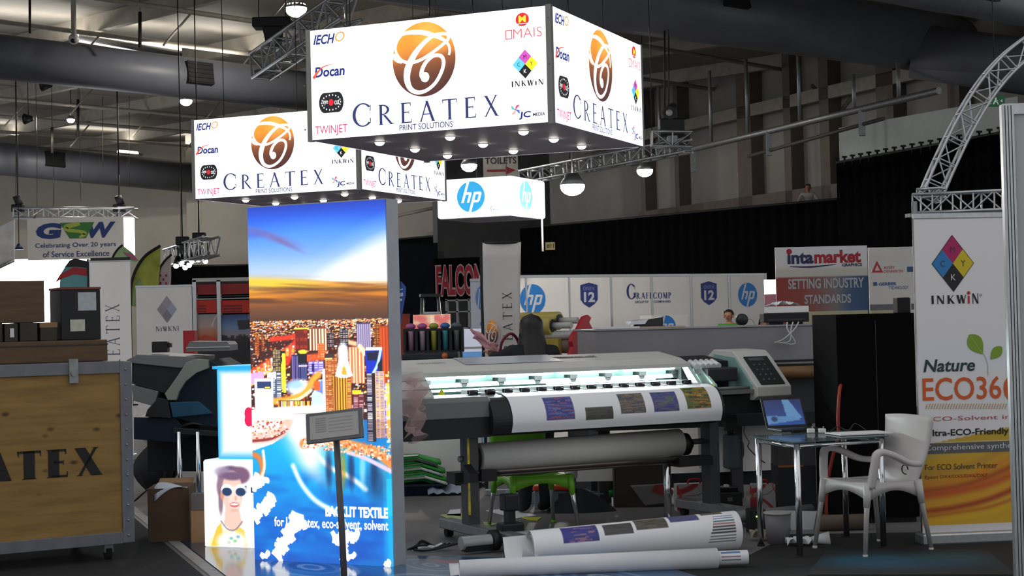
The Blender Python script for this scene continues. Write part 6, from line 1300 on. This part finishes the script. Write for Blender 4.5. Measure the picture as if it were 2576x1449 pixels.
for i in range(4): tb2.f([lo_[i],lo_[(i+1)%4],hi_[(i+1)%4],hi_[i]])
obj('tabletop', tb2, GLS, o)
ctr = sum((L_(p) for p in q_), Vector())/4; fr = []
for p in q_: v_ = L_(p)*.88+ctr*.12; fr.append(v_); lg = obj('leg', B().cyl(v_+Vector((0,0,.01)),v_+Vector((0,0,TZ_-.02)),.02,n=14), CHROME, o); obj('foot_cap', B().cyl(v_,v_+Vector((0,0,.012)),.026,n=14), RUBBER, lg)
for i in range(4): obj('frame_rail', B().cyl(fr[i]+Vector((0,0,TZ_-.035)),fr[(i+1)%4]+Vector((0,0,TZ_-.035)),.014,n=10), CHROME, o)
lpz = G(2000,1084,TZ_); o = thing('laptop','open black laptop with a blue screen on the glass table','laptop',Vector((lpz.x,lpz.y,TZ_+.002)),18)
obj('base', B().box((-.16,-.11,0),(.16,.11,.018),bev=.004), BLACK, o); sc_ = obj('screen_lid', B().box((-.16,0,0),(.16,.012,.22),bev=.003), BLACK, o, Matrix.Translation((0,.11,.016))@Matrix.Rotation(math.radians(-24),4,'X'))
p = Paint(50,34,(.02,.10,.36)); p.vgrad([0,1],((16,44,120),(26,90,190))); p.poly([(.5,0),(.68,0),(.95,.75),(.55,.8)],(120,180,240)); p.poly([(0,.62),(.7,.66),(.9,.82),(0,.95)],(110,170,235)); p.ell(.2,.75,.08,.1,(20,50,120),.6)
painted('display', p.a, .29, .19, attr_mat('laptop_screen_lit',.45,.3,False), sc_, FACE(-.145,-.002,.018))
kb2 = B(); 
for i in range(5):
    for j in range(12): kb2.box((-.14+j*.0235,-.06+i*.024+.0,.018),(-.14+j*.0235+.019,-.06+i*.024+.019,.0205))
obj('keyboard', kb2, DARK, o)
wp = B().box((-.18,-.12,0),(.2,.12,.008)); ww = obj('white_board_sheet', wp, WHITE); ww.location = G(2150,1092,TZ_)+Vector((.02,0,.003)); ww.rotation_euler = (0,0,math.radians(14)); tag(ww,'white flat board lying on the right side of the glass table','board')
cb = thing('cable_tangle','thin black cable tangle lying on the white board on the glass table','cable',G(2140,1090,TZ_)+Vector((0,0,.012)),0); obj('loop', B().tube(spline([(-.15,-.03,.0),(-.08,.04,.03),(-.02,-.02,.01),(.04,.04,.05),(.1,.0,.01)],6),.004,6), BLACK, cb)
for px, lb in ((2040,'left of two small white plugs on the glass table'),(2068,'right of two small white plugs on the glass table')):
    g_ = G(px,1089,TZ_); u_ = thing('power_plug',lb,'plug',Vector((g_.x,g_.y,TZ_)),0); obj('body', B().box((-.025,-.02,.0),(.025,.02,.03),bev=.006), WHITE, u_); obj('pin', B().cyl((.01,.0,.03),(.01,.0,.045),.005,n=8), STEEL, u_)
rc = B().tube(spline([at(2137,930,12.3),at(2122,945,12.15),at(2112,985,11.95),at(2108,1050,11.9),at(2108,1100,11.9),at(2092,1160,11.9),at(2080,1230,11.9),Vector((at(2078,1300,11.9).x,11.9,.02))],8),.013,8); tag(obj('red_hose', rc, mat('red_rubber_hose','#8c2a20',.5)),'thin red hose hanging down in front of the black cabinet','hose')
dc = B().tube(spline([at(1873,1072,12.3),at(1872,1090,12.0),at(1884,1112,11.9),at(1882,1125,11.9),at(1905,1150,11.9),at(1925,1165,11.9)],6),.004,6); tag(obj('dangling_cable', dc, BLACK),'thin black cable dangling below the printer right of its leg','cable')
# ================================================================== THINGS UNDER AND BEHIND THE PRINTER
cn = G(1848,1300); cn = at(1848,1180,12.9); o = thing('ink_canister','dark grey plastic canister with handle hanging under the right end of the printer','canister',at(1832,1182,12.75),10)
obj('body', B().box((0,0,0),(.11,.16,.27),taper=.006,bev=.02), mat('canister_grey','#4f555c',.5), o); obj('neck', B().cyl((.055,.08,.26),(.055,.08,.31),.03,n=16), BLACK, o); obj('handle', B().tube(spline([(.11,.08,.22),(.145,.08,.2),(.145,.08,.1),(.11,.08,.07)],5),.012,8), mat('canister_grey','#4f555c'), o); obj('hanging_bracket', B().box((.01,.05,.3),(.1,.11,.42)), DARK, o)
def waste(label, g, rz, fn, m): q = obj('plastic_bag', B().grid(fn,16,12), m); q.location = g; q.rotation_euler = (0,0,math.radians(rz)); return tag(q, label, 'bag')
# green packs
pz = G(1072,1238); gp = Vector((pz.x,pz.y-.22,0)); 
o = thing('blue_crate','dark blue low bin holding the stack of green packs','bin',gp+Vector((-.42,-.12,0)),5); obj('body', B().box((0,0,0),(.52,.45,.1),taper=-.05), mat('dark_blue_bin','#101c34',.6), o); obj('rim', B().box((-.06,-.06,.09),(.58,.51,.105)), mat('dark_blue_bin','#101c34'), o)
GP = mat('green_pack','#2f9a3a',.5,0,.2,8); GPW = mat('pack_white','#c9d0c4',.55)
for i in range(9):
    lb = ('lowest','second','third','fourth','fifth','sixth','seventh','eighth','topmost')[i]+' green and white flat pack of the pile in the blue bin'
    k = thing('flat_pack',lb,'pack',gp+Vector((-.40+.03*(i%3)+.012*(8-i),-.14+.02*(i%2),.125+i*.026)),5+random.uniform(-12,12),'green flat packs')
    obj('body', B().grid(lambda u,v,i=i: (.5*u,.38*v,.03*u+.008*math.sin(u*5+i)*v-.2*max(0,u-.6)),10,6), (GPW if i%3 == 1 else GP), k, solid=.023)
    obj('white_label', B().grid(lambda u,v,i=i: (.1+.2*u,-.013+.2*v,.014+.03*(.2+.4*u)+.008*math.sin((.2+.4*u)*5+i)*v*.5),6,4), GPW, k)
g_ = gp+Vector((-.42,.02,.385)); o = thing('tan_box','small tan cardboard box on top of the green packs behind the lightbox','box',g_,4); obj('body', B().box((0,0,0),(.22,.2,.10),bev=.003), CARD, o); obj('label', B().box((.05,-.003,.02),(.12,.0,.06)), PAPER, o)
waste('clear crumpled plastic sheet on the floor beside the green packs',G(1130,1246)+Vector((0,.05,0)),8,lambda u,v: (-.2+.42*u,-.1+.25*v,.015+.07*abs(math.sin(u*6+v*3))*math.sin(math.pi*v)+.02*math.sin(u*15)**2),mat('hazy_plastic','#8f98a8',.25,0,.2,8))
# paper cuttings
YGP = mat('pale_green_paper','#a9b07a',.7,0,.1,8)
def cut(label, pts, m): 
    c = G(*pts[0]); b = B(); b.prism([(G(*q).x-c.x, G(*q).y-c.y) for q in pts],.002,.006,'z'); q = obj('paper_cutting', b, m); q.location = c; tag(q,label,'paper'); q['group'] = 'paper cuttings on the carpet'; return q
cut('pale green paper cutting on the carpet left of the printer leg, under the white one',[(1107,1296),(1190,1292),(1160,1318),(1145,1316)],YGP); cut('white paper cutting on the carpet left of the printer leg',[(1124,1298),(1132,1284),(1158,1282),(1160,1300)],PAPER)
cut('pale green paper cutting on the carpet right of the printer leg',[(1215,1314),(1252,1319),(1222,1328)],YGP); cut('white printed paper on the carpet beside the black sensor',[(1222,1286),(1270,1281),(1350,1298),(1300,1305)],PAPER); cut('yellow edged paper strip on the carpet below the toolbox',[(1310,1303),(1362,1303),(1352,1311),(1330,1309)],mat('yellow_green_paper','#b0b23a',.7))
# white rolls behind the green chair
o = thing('white_tube','white paper tube lying behind the left of the green chair','roll',G(1218,1222)+Vector((0,.3,0)),10); obj('tube', B().cyl((0,0,.06),(.45,.0,.06),.06,n=20,cap=False), PAPER, o, solid=.004)
o = thing('white_tube','short white paper tube behind the right of the green chair, on the toolbox','roll',at(1422,1192,12.6),10); obj('tube', B().cyl((0,0,0),(.09,.0,0),.034,n=20,cap=False), PAPER, o, solid=.003)
# toolboxes
g_ = G(1268,1272)+Vector((0,.08,0)); o = thing('toolbox','grey open toolbox with a dark and yellow inside on the floor by the green chair','toolbox',g_,-4)
GRB = mat('grey_blue_plastic','#6f7f88',.5,0,.1,5); bd = B().box((0,0,0),(.26,.2,.10)); obj('body', bd, GRB, o, bevel=.006); obj('tray', B().box((.06,.01,.1),(.25,.19,.115)), BLACK, o); obj('lid', B().box((.07,.17,.1),(.25,.2,.2),bev=.01), BLACK, o); obj('yellow_tool', B().box((.1,.03,.115),(.18,.12,.15),bev=.01), mat('tool_yellow','#c79a1e',.5), o); obj('latch', B().box((.03,-.01,.03),(.07,.0,.09)), LGREY, o); obj('latch', B().box((.17,-.01,.03),(.2,.0,.09)), LGREY, o)
g_ = G(1345,1286)+Vector((0,.12,0)); o = thing('toolbox','grey blue toolbox with an orange lid on the floor under the printer','toolbox',g_,-6)
obj('body', B().box((0,0,0),(.3,.2,.15),bev=.008), GRB, o); obj('lid', B().box((-.01,-.01,.15),(.31,.21,.195),bev=.012), mat('orange_lid','#c2452a',.5), o); obj('handle', B().tube([(.08,.1,.19),(.09,.1,.225),(.2,.1,.225),(.21,.1,.19)],.012,8), mat('orange_lid','#c2452a'), o); obj('side_recess', B().box((.2,-.006,.02),(.28,.0,.13)), mat('recess_blue','#2a3a48',.5), o)
g_ = G(1455,1290)+Vector((0,.1,0)); o = thing('tool_pile','dark heap of cloth and cables under the printer','bag',g_,0); obj('heap', B().grid(lambda u,v: (.28*math.cos(6.283*u)*(1-v)*(1+.2*math.sin(u*22)), .14*math.sin(6.283*u)*(1-v), .16*math.sin(v*1.57)*(1+.15*math.sin(u*17))),22,10), mat('dark_cloth','#15161a',.8,0,.3,10), o)
g_ = G(1533,1270)+Vector((0,.1,0)); o = thing('green_bottle','small bright green spray bottle lying in the dark heap under the printer','bottle',g_+Vector((0,0,.05)),20); obj('body', B().cyl((0,0,.03),(.09,0,.035),.032,n=16), mat('bottle_green','#1f8a34',.3), o); obj('neck', B().cyl((.09,0,.035),(.125,0,.038),.012,n=12), mat('bottle_green','#1f8a34'), o)
o = thing('utility_knife','thin pale blue blade lying left of the green bottle','knife',g_+Vector((-.12,-.02,.085)),-20); obj('blade', B().box((-.06,-.008,0),(.08,.008,.006)), mat('pale_blue_steel','#8fb2c0',.3,.4), o); obj('grip', B().box((-.11,-.01,-.002),(-.06,.01,.01)), DARK, o)
# cartons, panels and printed shapes further back
board('brown_crate','grey brown carton wall standing behind the printer, right of centre','box',1547,1165,1690,1282,13.4,mat('grey_brown_board','#3b3430',.8,0,.15,4),.2,part='body',tofloor=True)
o = thing('printed_banner','crumpled orange and white striped banner lying behind the green chair','banner',G(1530,1215)+Vector((0,.3,0)),0); p = Paint(40,26,(.45,.2,.12))
for i in range(5): p.line([(.0+.1*i,.1+.2*i),(.5,.1+.18*i),(.95,.25+.15*i)],.05,(220,200,190),.6)
painted('cloth', p.a, .36, .3, attr_mat('printed_paper'), o, Matrix.Translation((-.3,0,.0))@Matrix.Rotation(math.radians(38),4,'X'), lambda co: np.stack([co[:,0]*.36, (co[:,1])*.3, .03+.02*np.sin(co[:,0]*12)],-1))
board('leaning_board','white board leaning behind the printer, below the media roll','panel',1450,1160,1546,1212,13.6,PANELW,.03,rz=0)
# red and white bags
RW = Paint(50,40,(.62,.61,.61))
RW.line([(.05,.3),(.3,.2),(.5,.05)],.1,(150,30,36),.5); RW.ell(.12,.75,.22,.22,(150,26,34),.3); RW.line([(.2,.55),(.5,.65),(.8,.95)],.06,(150,34,40),.5); RW.line([(.15,.45),(.6,.4),(.9,.15)],.012,(60,40,44),.5); RW.line([(0,.1),(.1,.4),(.05,.6)],.05,(180,50,40),.5); RW.line([(.8,.0),(.9,.3)],.03,(190,60,50),.5)
def rwbag(label, g, rz, W2, H2, dep=.14):
    o = thing('shopping_bag',label,'bag',g,rz,'red and white bags'); obj('body', B().box((.004,.004,0),(W2-.004,dep,H2*.97)), mat('bag_white','#a9a5a4',.6,0,.06,5), o); painted('printed_side', RW.a, W2, H2, attr_mat('bag_print'), o, FACE(0,0,0)); obj('handle', B().tube(spline([(W2*.3,.02,H2*.95),(W2*.35,.0,H2*1.15),(W2*.6,.0,H2*1.15),(W2*.65,.02,H2*.95)],5),.008,6), REDP, o); return o
rwbag('red and white shopping bag standing right of the chrome leg under the printer',G(1706,1290)+Vector((0,.06,0)),6,.30,.22)
rwbag('red and white shopping bag at the foot of the glass table',G(1890,1283)+Vector((0,.05,0)),-8,.22,.2)
o = thing('shopping_bag','pale bag tipped over left of the chrome leg under the printer','bag',G(1590,1282)+Vector((0,.12,0)),4,'red and white bags'); obj('body', B().prism([(0,.18),(.12,.01),(.32,.03),(.36,.12),(.3,.19)],0,.16,'y'), mat('bag_grey','#6f6b6a',.6,0,.1,5), o, bevel=.01); obj('red_band', B().prism([(.17,.13),(.3,.08),(.35,.13),(.3,.185),(.2,.18)],-.004,.0,'y'), mat('bag_red','#8c2f28',.6,0,.3,6), o)
o = thing('black_box_pile','black glossy boxes under the right printer leg','box',G(1805,1290)+Vector((0,-.02,0)),3); obj('body', B().box((0,0,0),(.2,.18,.16),bev=.008), BLACK, o); obj('upper_box', B().box((.02,.02,.16),(.17,.15,.2),bev=.006), mat('glossy_black','#0d0d0f',.2), o); obj('label', B().box((.08,-.002,.09),(.12,.0,.12)), mat('dim_label','#5a5a5e',.5), o); obj('white_tip', B().box((.07,.03,.2),(.1,.1,.215)), WHITE, o)
o = thing('power_adapter','black power unit with small green lamps at the right foot of the printer','device',G(1888,1345)+Vector((0,.05,0)),4); obj('body', B().box((0,0,0),(.12,.12,.17),bev=.008), BLACK, o)
for k,(x,z) in enumerate(((.055,.12),(.085,.12),(.07,.085))): obj('status_lamp', B().ball((x,-.003,z),.006,8,6), mat('green_lamp','#c8f06a',.3,0,0,1,4), o)
o = thing('paper_bin','pale grey plastic bin at the right foot of the printer','bin',G(1965,1372)+Vector((0,.12,0)),0); obj('body', B().cyl((0,0,0),(0,0,.2),.075,.09,20), mat('bin_grey','#77767a',.5), o); obj('rim', B().cyl((0,0,.2),(0,0,.21),.095,n=20), LGREY, o)
o = thing('paper_scrap','crumpled white paper scraps on the floor by the pale grey bin','paper',G(2000,1374),0); obj('sheet', B().grid(lambda u,v: (-.06+.16*u,-.06+.1*v,.012+.05*abs(math.sin(u*7+v*5))),8,6,False), PAPER, o, solid=.002)
o = thing('paper_cone','small white paper cone on the black carpet left of the white chair','paper',G(2040,1372)+Vector((0,.03,0)),0); obj('cone', B().cyl((0,0,.03),(.13,-.02,.045),.02,.045,18,False), PAPER, o, solid=.002)
o = thing('paper_scrap','small tan and white scrap right of the fat printed roll','paper',G(1905,1360),0); obj('sheet', B().grid(lambda u,v: (-.05+.14*u,-.05+.1*v,.015+.06*abs(math.sin(u*5+v*6))),8,6,False), mat('tan_scrap','#8c8474',.7), o, solid=.002)
tag(obj('white_strip', B().box((-.03,-.008,0),(.03,.008,.006)), PAPER),'tiny white strip on the black carpet right of the slim paper roll','paper').location = G(1838,1422)
o = thing('brown_tube','thick brown cardboard tube on the floor behind the white chair','roll',G(2060,1338)+Vector((0,.05,0)),3); obj('tube', B().cyl((0,0,.055),(.36,.0,.055),.055,n=20,cap=False), mat('brown_tube_board','#5d5048',.7), o, solid=.005)
o = thing('grey_cartons','dark boxes with an orange edge stacked behind the glass table','box',at(1958,1192,12.9),2); a_ = o.location.z; o.location.z = 0; obj('body', B().box((0,0,0),(.3,.3,a_+.06)), mat('carton_dark','#2b2b30',.7), o); obj('upper_box', B().box((.0,.0,a_+.06),(.3,.28,a_+.24)), mat('carton_grey','#4a484a',.7), o); obj('orange_edge', B().box((.0,-.004,a_+.05),(.2,.0,a_+.065)), mat('orange_edge','#a8612c',.6), o)
wpn = G(2010,1300); o = thing('leaning_sheet','white sheet leaning on the floor behind the chrome table legs','panel',G(2005,1345)+Vector((.0,.25,0)),0); obj('sheet', B().prism([(0,.0),(.16,.0),(.19,.13),(-.02,.14)],0,.006,'y'), PAPER, o)
# cables by the lightbox
b = B()
for k in range(4): b.tube(spline([(.02*k,.0,.01),(.1,.06*math.sin(k),.04+.01*k),(.2,.04,.02),(.26+.03*k,-.03,.05),(.16,-.08,.015),(.05,-.04,.012)],6),.007,6)
cb = obj('cable_coil', b, BLACK); cb.location = G(1022,1392)+Vector((.0,.1,0)); tag(cb,'coil of black cable on the floor right of the sunset lightbox','cable')
o = thing('white_connector','white cable end and clips on the floor beside the black cable coil','cable',G(1050,1386),0); obj('lead', B().tube(spline([(0,0,.02),(.06,.02,.025),(.12,0,.02)],5),.012,8), WHITE, o); obj('plug', B().cyl((.12,0,.02),(.17,.02,.03),.014,.022,12), WHITE, o)
# ================================================================== PEOPLE
SKIN = mat('skin','#a8765c',.55,0,.05,8); HAIRB = mat('dark_brown_hair','#15100f',.45,0,.3,30,0,(6,6,1)); JACK = mat('black_jacket','#131316',.8,0,.2,10)
def skinned(name, J, E, m, parent=None, sub=2):
    me = bpy.data.meshes.new(name); me.from_pydata([j[0] for j in J],E,[]); o = bpy.data.objects.new(name, me); COL.objects.link(o)
    md = o.modifiers.new('skin','SKIN'); sv = me.skin_vertices[0].data
    for i, j in enumerate(J): r = j[1]; sv[i].radius = (r,r) if not isinstance(r,tuple) else r; sv[i].use_root = (i == 0)
    o.modifiers.new('sub','SUBSURF').levels = sub; md.use_smooth_shade = True
    dg = bpy.context.evaluated_depsgraph_get(); m2 = bpy.data.meshes.new_from_object(o.evaluated_get(dg)); m2.name = name; bpy.data.objects.remove(o)
    m2.materials.clear(); m2.materials.append(m)
    for p in m2.polygons: p.use_smooth = True
    return obj(name, m2, None, parent)
def person(label, loc, rz, H, hand_l, hand_r, shirt, trousers, hair, long_hair=False):
    """faces local +y; hands given in body fractions"""
    o = thing('person',label,'person',loc,rz); s = H
    def arm(side, hnd): sh_ = Vector((side*.105*s,0,.80*s)); h = Vector(hnd)*s; mid = (sh_+h)/2+Vector((side*.03*s,-.03*s,-.03*s)); return sh_, mid, h
    la = arm(-1,hand_l); ra = arm(1,hand_r)
    J = [((0,0,.52*s),.085*s),((0,0,.62*s),.078*s),((0,.0,.72*s),.085*s),((0,0,.80*s),.07*s),((0,0,.845*s),.032*s),((0,.008*s,.875*s),.033*s),((0,.01*s,.915*s),(.052*s,.058*s)),((0,.006*s,.955*s),(.05*s,.056*s)),((0,0,.985*s),.03*s),
         (tuple(la[0]),.04*s),(tuple(la[1]),.028*s),(tuple(la[2]),.018*s),(tuple(ra[0]),.04*s),(tuple(ra[1]),.028*s),(tuple(ra[2]),.018*s),
         ((-.05*s,0,.48*s),.058*s),((-.055*s,.01*s,.27*s),.036*s),((-.055*s,-.005*s,.045*s),.022*s),((-.055*s,.07*s,.018*s),.017*s),
         ((.05*s,0,.48*s),.058*s),((.055*s,.01*s,.27*s),.036*s),((.055*s,-.005*s,.045*s),.022*s),((.055*s,.07*s,.018*s),.017*s)]
    E = [(0,1),(1,2),(2,3),(3,4),(4,5),(5,6),(6,7),(7,8),(3,9),(9,10),(10,11),(3,12),(12,13),(13,14),(0,15),(15,16),(16,17),(17,18),(0,19),(19,20),(20,21),(21,22)]
    body = skinned('body', J, E, SKIN, o)
    for mid, h, side in ((la[1],la[2],-1),(ra[1],ra[2],1)):     # palm, four fingers, thumb
        d = (h-mid).normalized(); w_ = d.cross(Vector((0,0,1))); w_ = w_.normalized() if w_.length > .1 else Vector((1,0,0)); nrm = w_.cross(d)
        FJ = [(tuple(h),.014*s),(tuple(h+d*.045*s),(.022*s,.010*s))]; FE = [(0,1)]
        for i, (off, L) in enumerate(((-.016,.045),(-.005,.052),(.006,.048),(.016,.038))):
            k = len(FJ); p0_ = h+d*.05*s+w_*off*s; FJ += [(tuple(p0_),.0055*s),(tuple(p0_+d*L*.55*s-nrm*.006*s),.005*s),(tuple(p0_+d*L*s-nrm*.02*s),.0042*s)]; FE += [(1,k),(k,k+1),(k+1,k+2)]
        k = len(FJ); p0_ = h+d*.016*s-w_*side*.018*s; FJ += [(tuple(p0_),.007*s),(tuple(p0_+d*.022*s-w_*side*.016*s),.0058*s),(tuple(p0_+d*.042*s-w_*side*.018*s),.005*s)]; FE += [(0,k),(k,k+1),(k+1,k+2)]
        skinned('hand', FJ, FE, SKIN, o, 1)
    TJ = [(J[0][0],.092*s),(J[1][0],.086*s),(J[2][0],.094*s),((0,0,.795*s),.078*s),((0,0,.835*s),.042*s),(J[9][0],.05*s),(J[10][0],.038*s),(tuple(la[1].lerp(la[2],.85)),.026*s),(J[12][0],.05*s),(J[13][0],.038*s),(tuple(ra[1].lerp(ra[2],.85)),.026*s)]
    skinned('shirt', TJ, [(0,1),(1,2),(2,3),(3,4),(3,5),(5,6),(6,7),(3,8),(8,9),(9,10)], shirt, o)
    skinned('trousers', [((0,0,.535*s),.09*s),((-.05*s,0,.46*s),.066*s),((-.055*s,.01*s,.27*s),.046*s),((-.055*s,-.005*s,.045*s),.034*s),((.05*s,0,.46*s),.066*s),((.055*s,.01*s,.27*s),.046*s),((.055*s,-.005*s,.045*s),.034*s),((-.055*s,.085*s,.022*s),.024*s),((.055*s,.085*s,.022*s),.024*s)],[(0,1),(1,2),(2,3),(0,4),(4,5),(5,6),(3,7),(6,8)], trousers, o)
    fb_ = B(); hc_ = Vector((0,.01*s,.925*s))
    fb_.use(mat('eye_dark','#141212',.3))
    for sx in (-1,1): fb_.ball(hc_+Vector((sx*.02*s,.053*s,.0)),.006*s,8,6)
    fb_.use(SKIN).ball(hc_+Vector((0,.062*s,-.014*s)),(.008*s,.011*s,.014*s),8,6)
    for sx in (-1,1): fb_.ball(hc_+Vector((sx*.054*s,0,-.006*s)),(.008*s,.014*s,.02*s),8,6)
    fb_.use(mat('lips','#7d4640',.5)).ball(hc_+Vector((0,.056*s,-.034*s)),(.015*s,.006*s,.005*s),8,5); obj('face', fb_, None, o)
    if long_hair:
        def hf(u,v):
            a2 = 2*math.pi*u; z = 1.0-.29*v; r = .060*math.sqrt(max(0,1-(1-min(1,v/.2))**2))+.034*max(0,v-.25); fr_ = math.sin(a2); 
            cut_ = 1 if fr_ < .35 or v < .2 else .9
            return (r*s*math.cos(a2)*(1.0+.35*max(0,v-.35))*cut_, (.004+(-.03*max(0,v-.4)))*s+r*s*(1.1 if fr_ < 0 else (.9 if v < .25 else .25))*fr_, (z+.006*math.sin(u*40)*v)*s)
        obj('hair', B().grid(hf,36,18), hair, o)
    else:
        obj('hair', B().grid(lambda u,v: (.057*s*math.cos(2*math.pi*u)*math.sin(v*1.75), .004*s-.004*s+.062*s*math.sin(2*math.pi*u)*math.sin(v*1.75)-.004*s, .938*s+.062*s*math.cos(v*(1.75 if math.sin(2*math.pi*u) < .3 else 1.0))),24,10), hair, o)
    return o
TROU = mat('dark_trousers','#17181d',.8)
wl = at(1336,800,13.15); person('woman with long dark hair and black jacket seen from behind, holding pink paper',Vector((wl.x,13.15,0)),18,1.61,(-.16,.17,.80),(.15,.12,.62),JACK,TROU,HAIRB,True)
hand = Matrix.Translation((wl.x,13.15,0))@Matrix.Rotation(math.radians(18),4,'Z')@Vector((-.16*1.61,.17*1.61,.80*1.61))
o = thing('pink_paper','crumpled pink paper held up in the left hand of the woman','paper',hand+Vector((-.02,.0,.06)),0); obj('sheet', B().grid(lambda u,v: (-.13+.22*u+.02*math.sin(v*6), -.06+.02*math.sin(u*7)-.02*v, .07-.16*u+.09*v+.012*math.sin(u*11+v*4)),10,8), mat('pink_paper','#c98f92',.6,0,.12,8), o, solid=.003)
o = thing('handbag','dark red bag strap and bag hanging at the left shoulder of the woman','bag',Vector((wl.x-.19,13.2,1.02)),18); obj('body', B().box((-.1,-.06,-.0),(.1,.06,.2),bev=.03), mat('maroon_leather','#6d1a2c',.5), o); obj('strap', B().tube(spline([(-.08,0,.19),(-.07,-.05,.36),(.0,-.07,.43),(.08,-.02,.36),(.09,0,.19)],6),.012,8), mat('maroon_leather','#6d1a2c'), o)
gp_ = at(1834,800,31.5); person('man with short dark hair in a bright green shirt behind the big grey machine',Vector((gp_.x,31.5,0)),150,at(1834,778,31.5).z,(-.16,.05,.5),(.16,.05,.5),mat('bright_green_shirt','#3f8a2a',.8),TROU,HAIRB)
gp_ = at(1929,806,16.2); person('person with black hair, only the crown showing above the big grey machine',Vector((gp_.x,16.2,0)),170,at(1929,794,16.2).z,(-.16,.05,.5),(.16,.05,.5),JACK,TROU,mat('black_hair','#0b0a0b',.5))
gl = at(1866,818,15.2); o = thing('desk_fan','small dark round fan between the two people behind the big grey machine','fan',Vector((gl.x,15.2,0)),0); cz_ = at(1866,804,15.2).z
obj('cage', B().cyl((0,-.05,cz_),(0,.05,cz_),.055,n=24).ball((0,-.05,cz_),(.05,.02,.05)), DKM, o); obj('motor', B().cyl((0,.05,cz_),(0,.1,cz_),.03,n=14), DARK, o); obj('pole', B().cyl((0,.03,.02),(0,.03,cz_),.012,n=8), DARK, o); obj('base', B().cyl((0,.03,0),(0,.03,.02),.15,n=20), DARK, o); obj('cable', B().tube(spline([(.05,.03,cz_),(.1,.02,cz_+.0),(.13,.02,cz_-.06),(.14,.03,cz_-.2)],6),.006,6), LGREY, o)
bp_ = at(2032,463,50.6); zf = bp_.z-1.66; person('person in a white shirt leaning over the balcony above the black drapes',Vector((bp_.x,50.6,zf)),175,1.66,(-.2,.2,.6),(.2,.2,.6),mat('white_shirt','#b9b7b4',.8),TROU,HAIRB)
_bf = B(); _bf.box((-.8,-.4,zf-.3),(.8,.6,zf)); o_ = struct('floor_balcony', _bf, BEAMD); o_.location = (bp_.x,50.6,0)
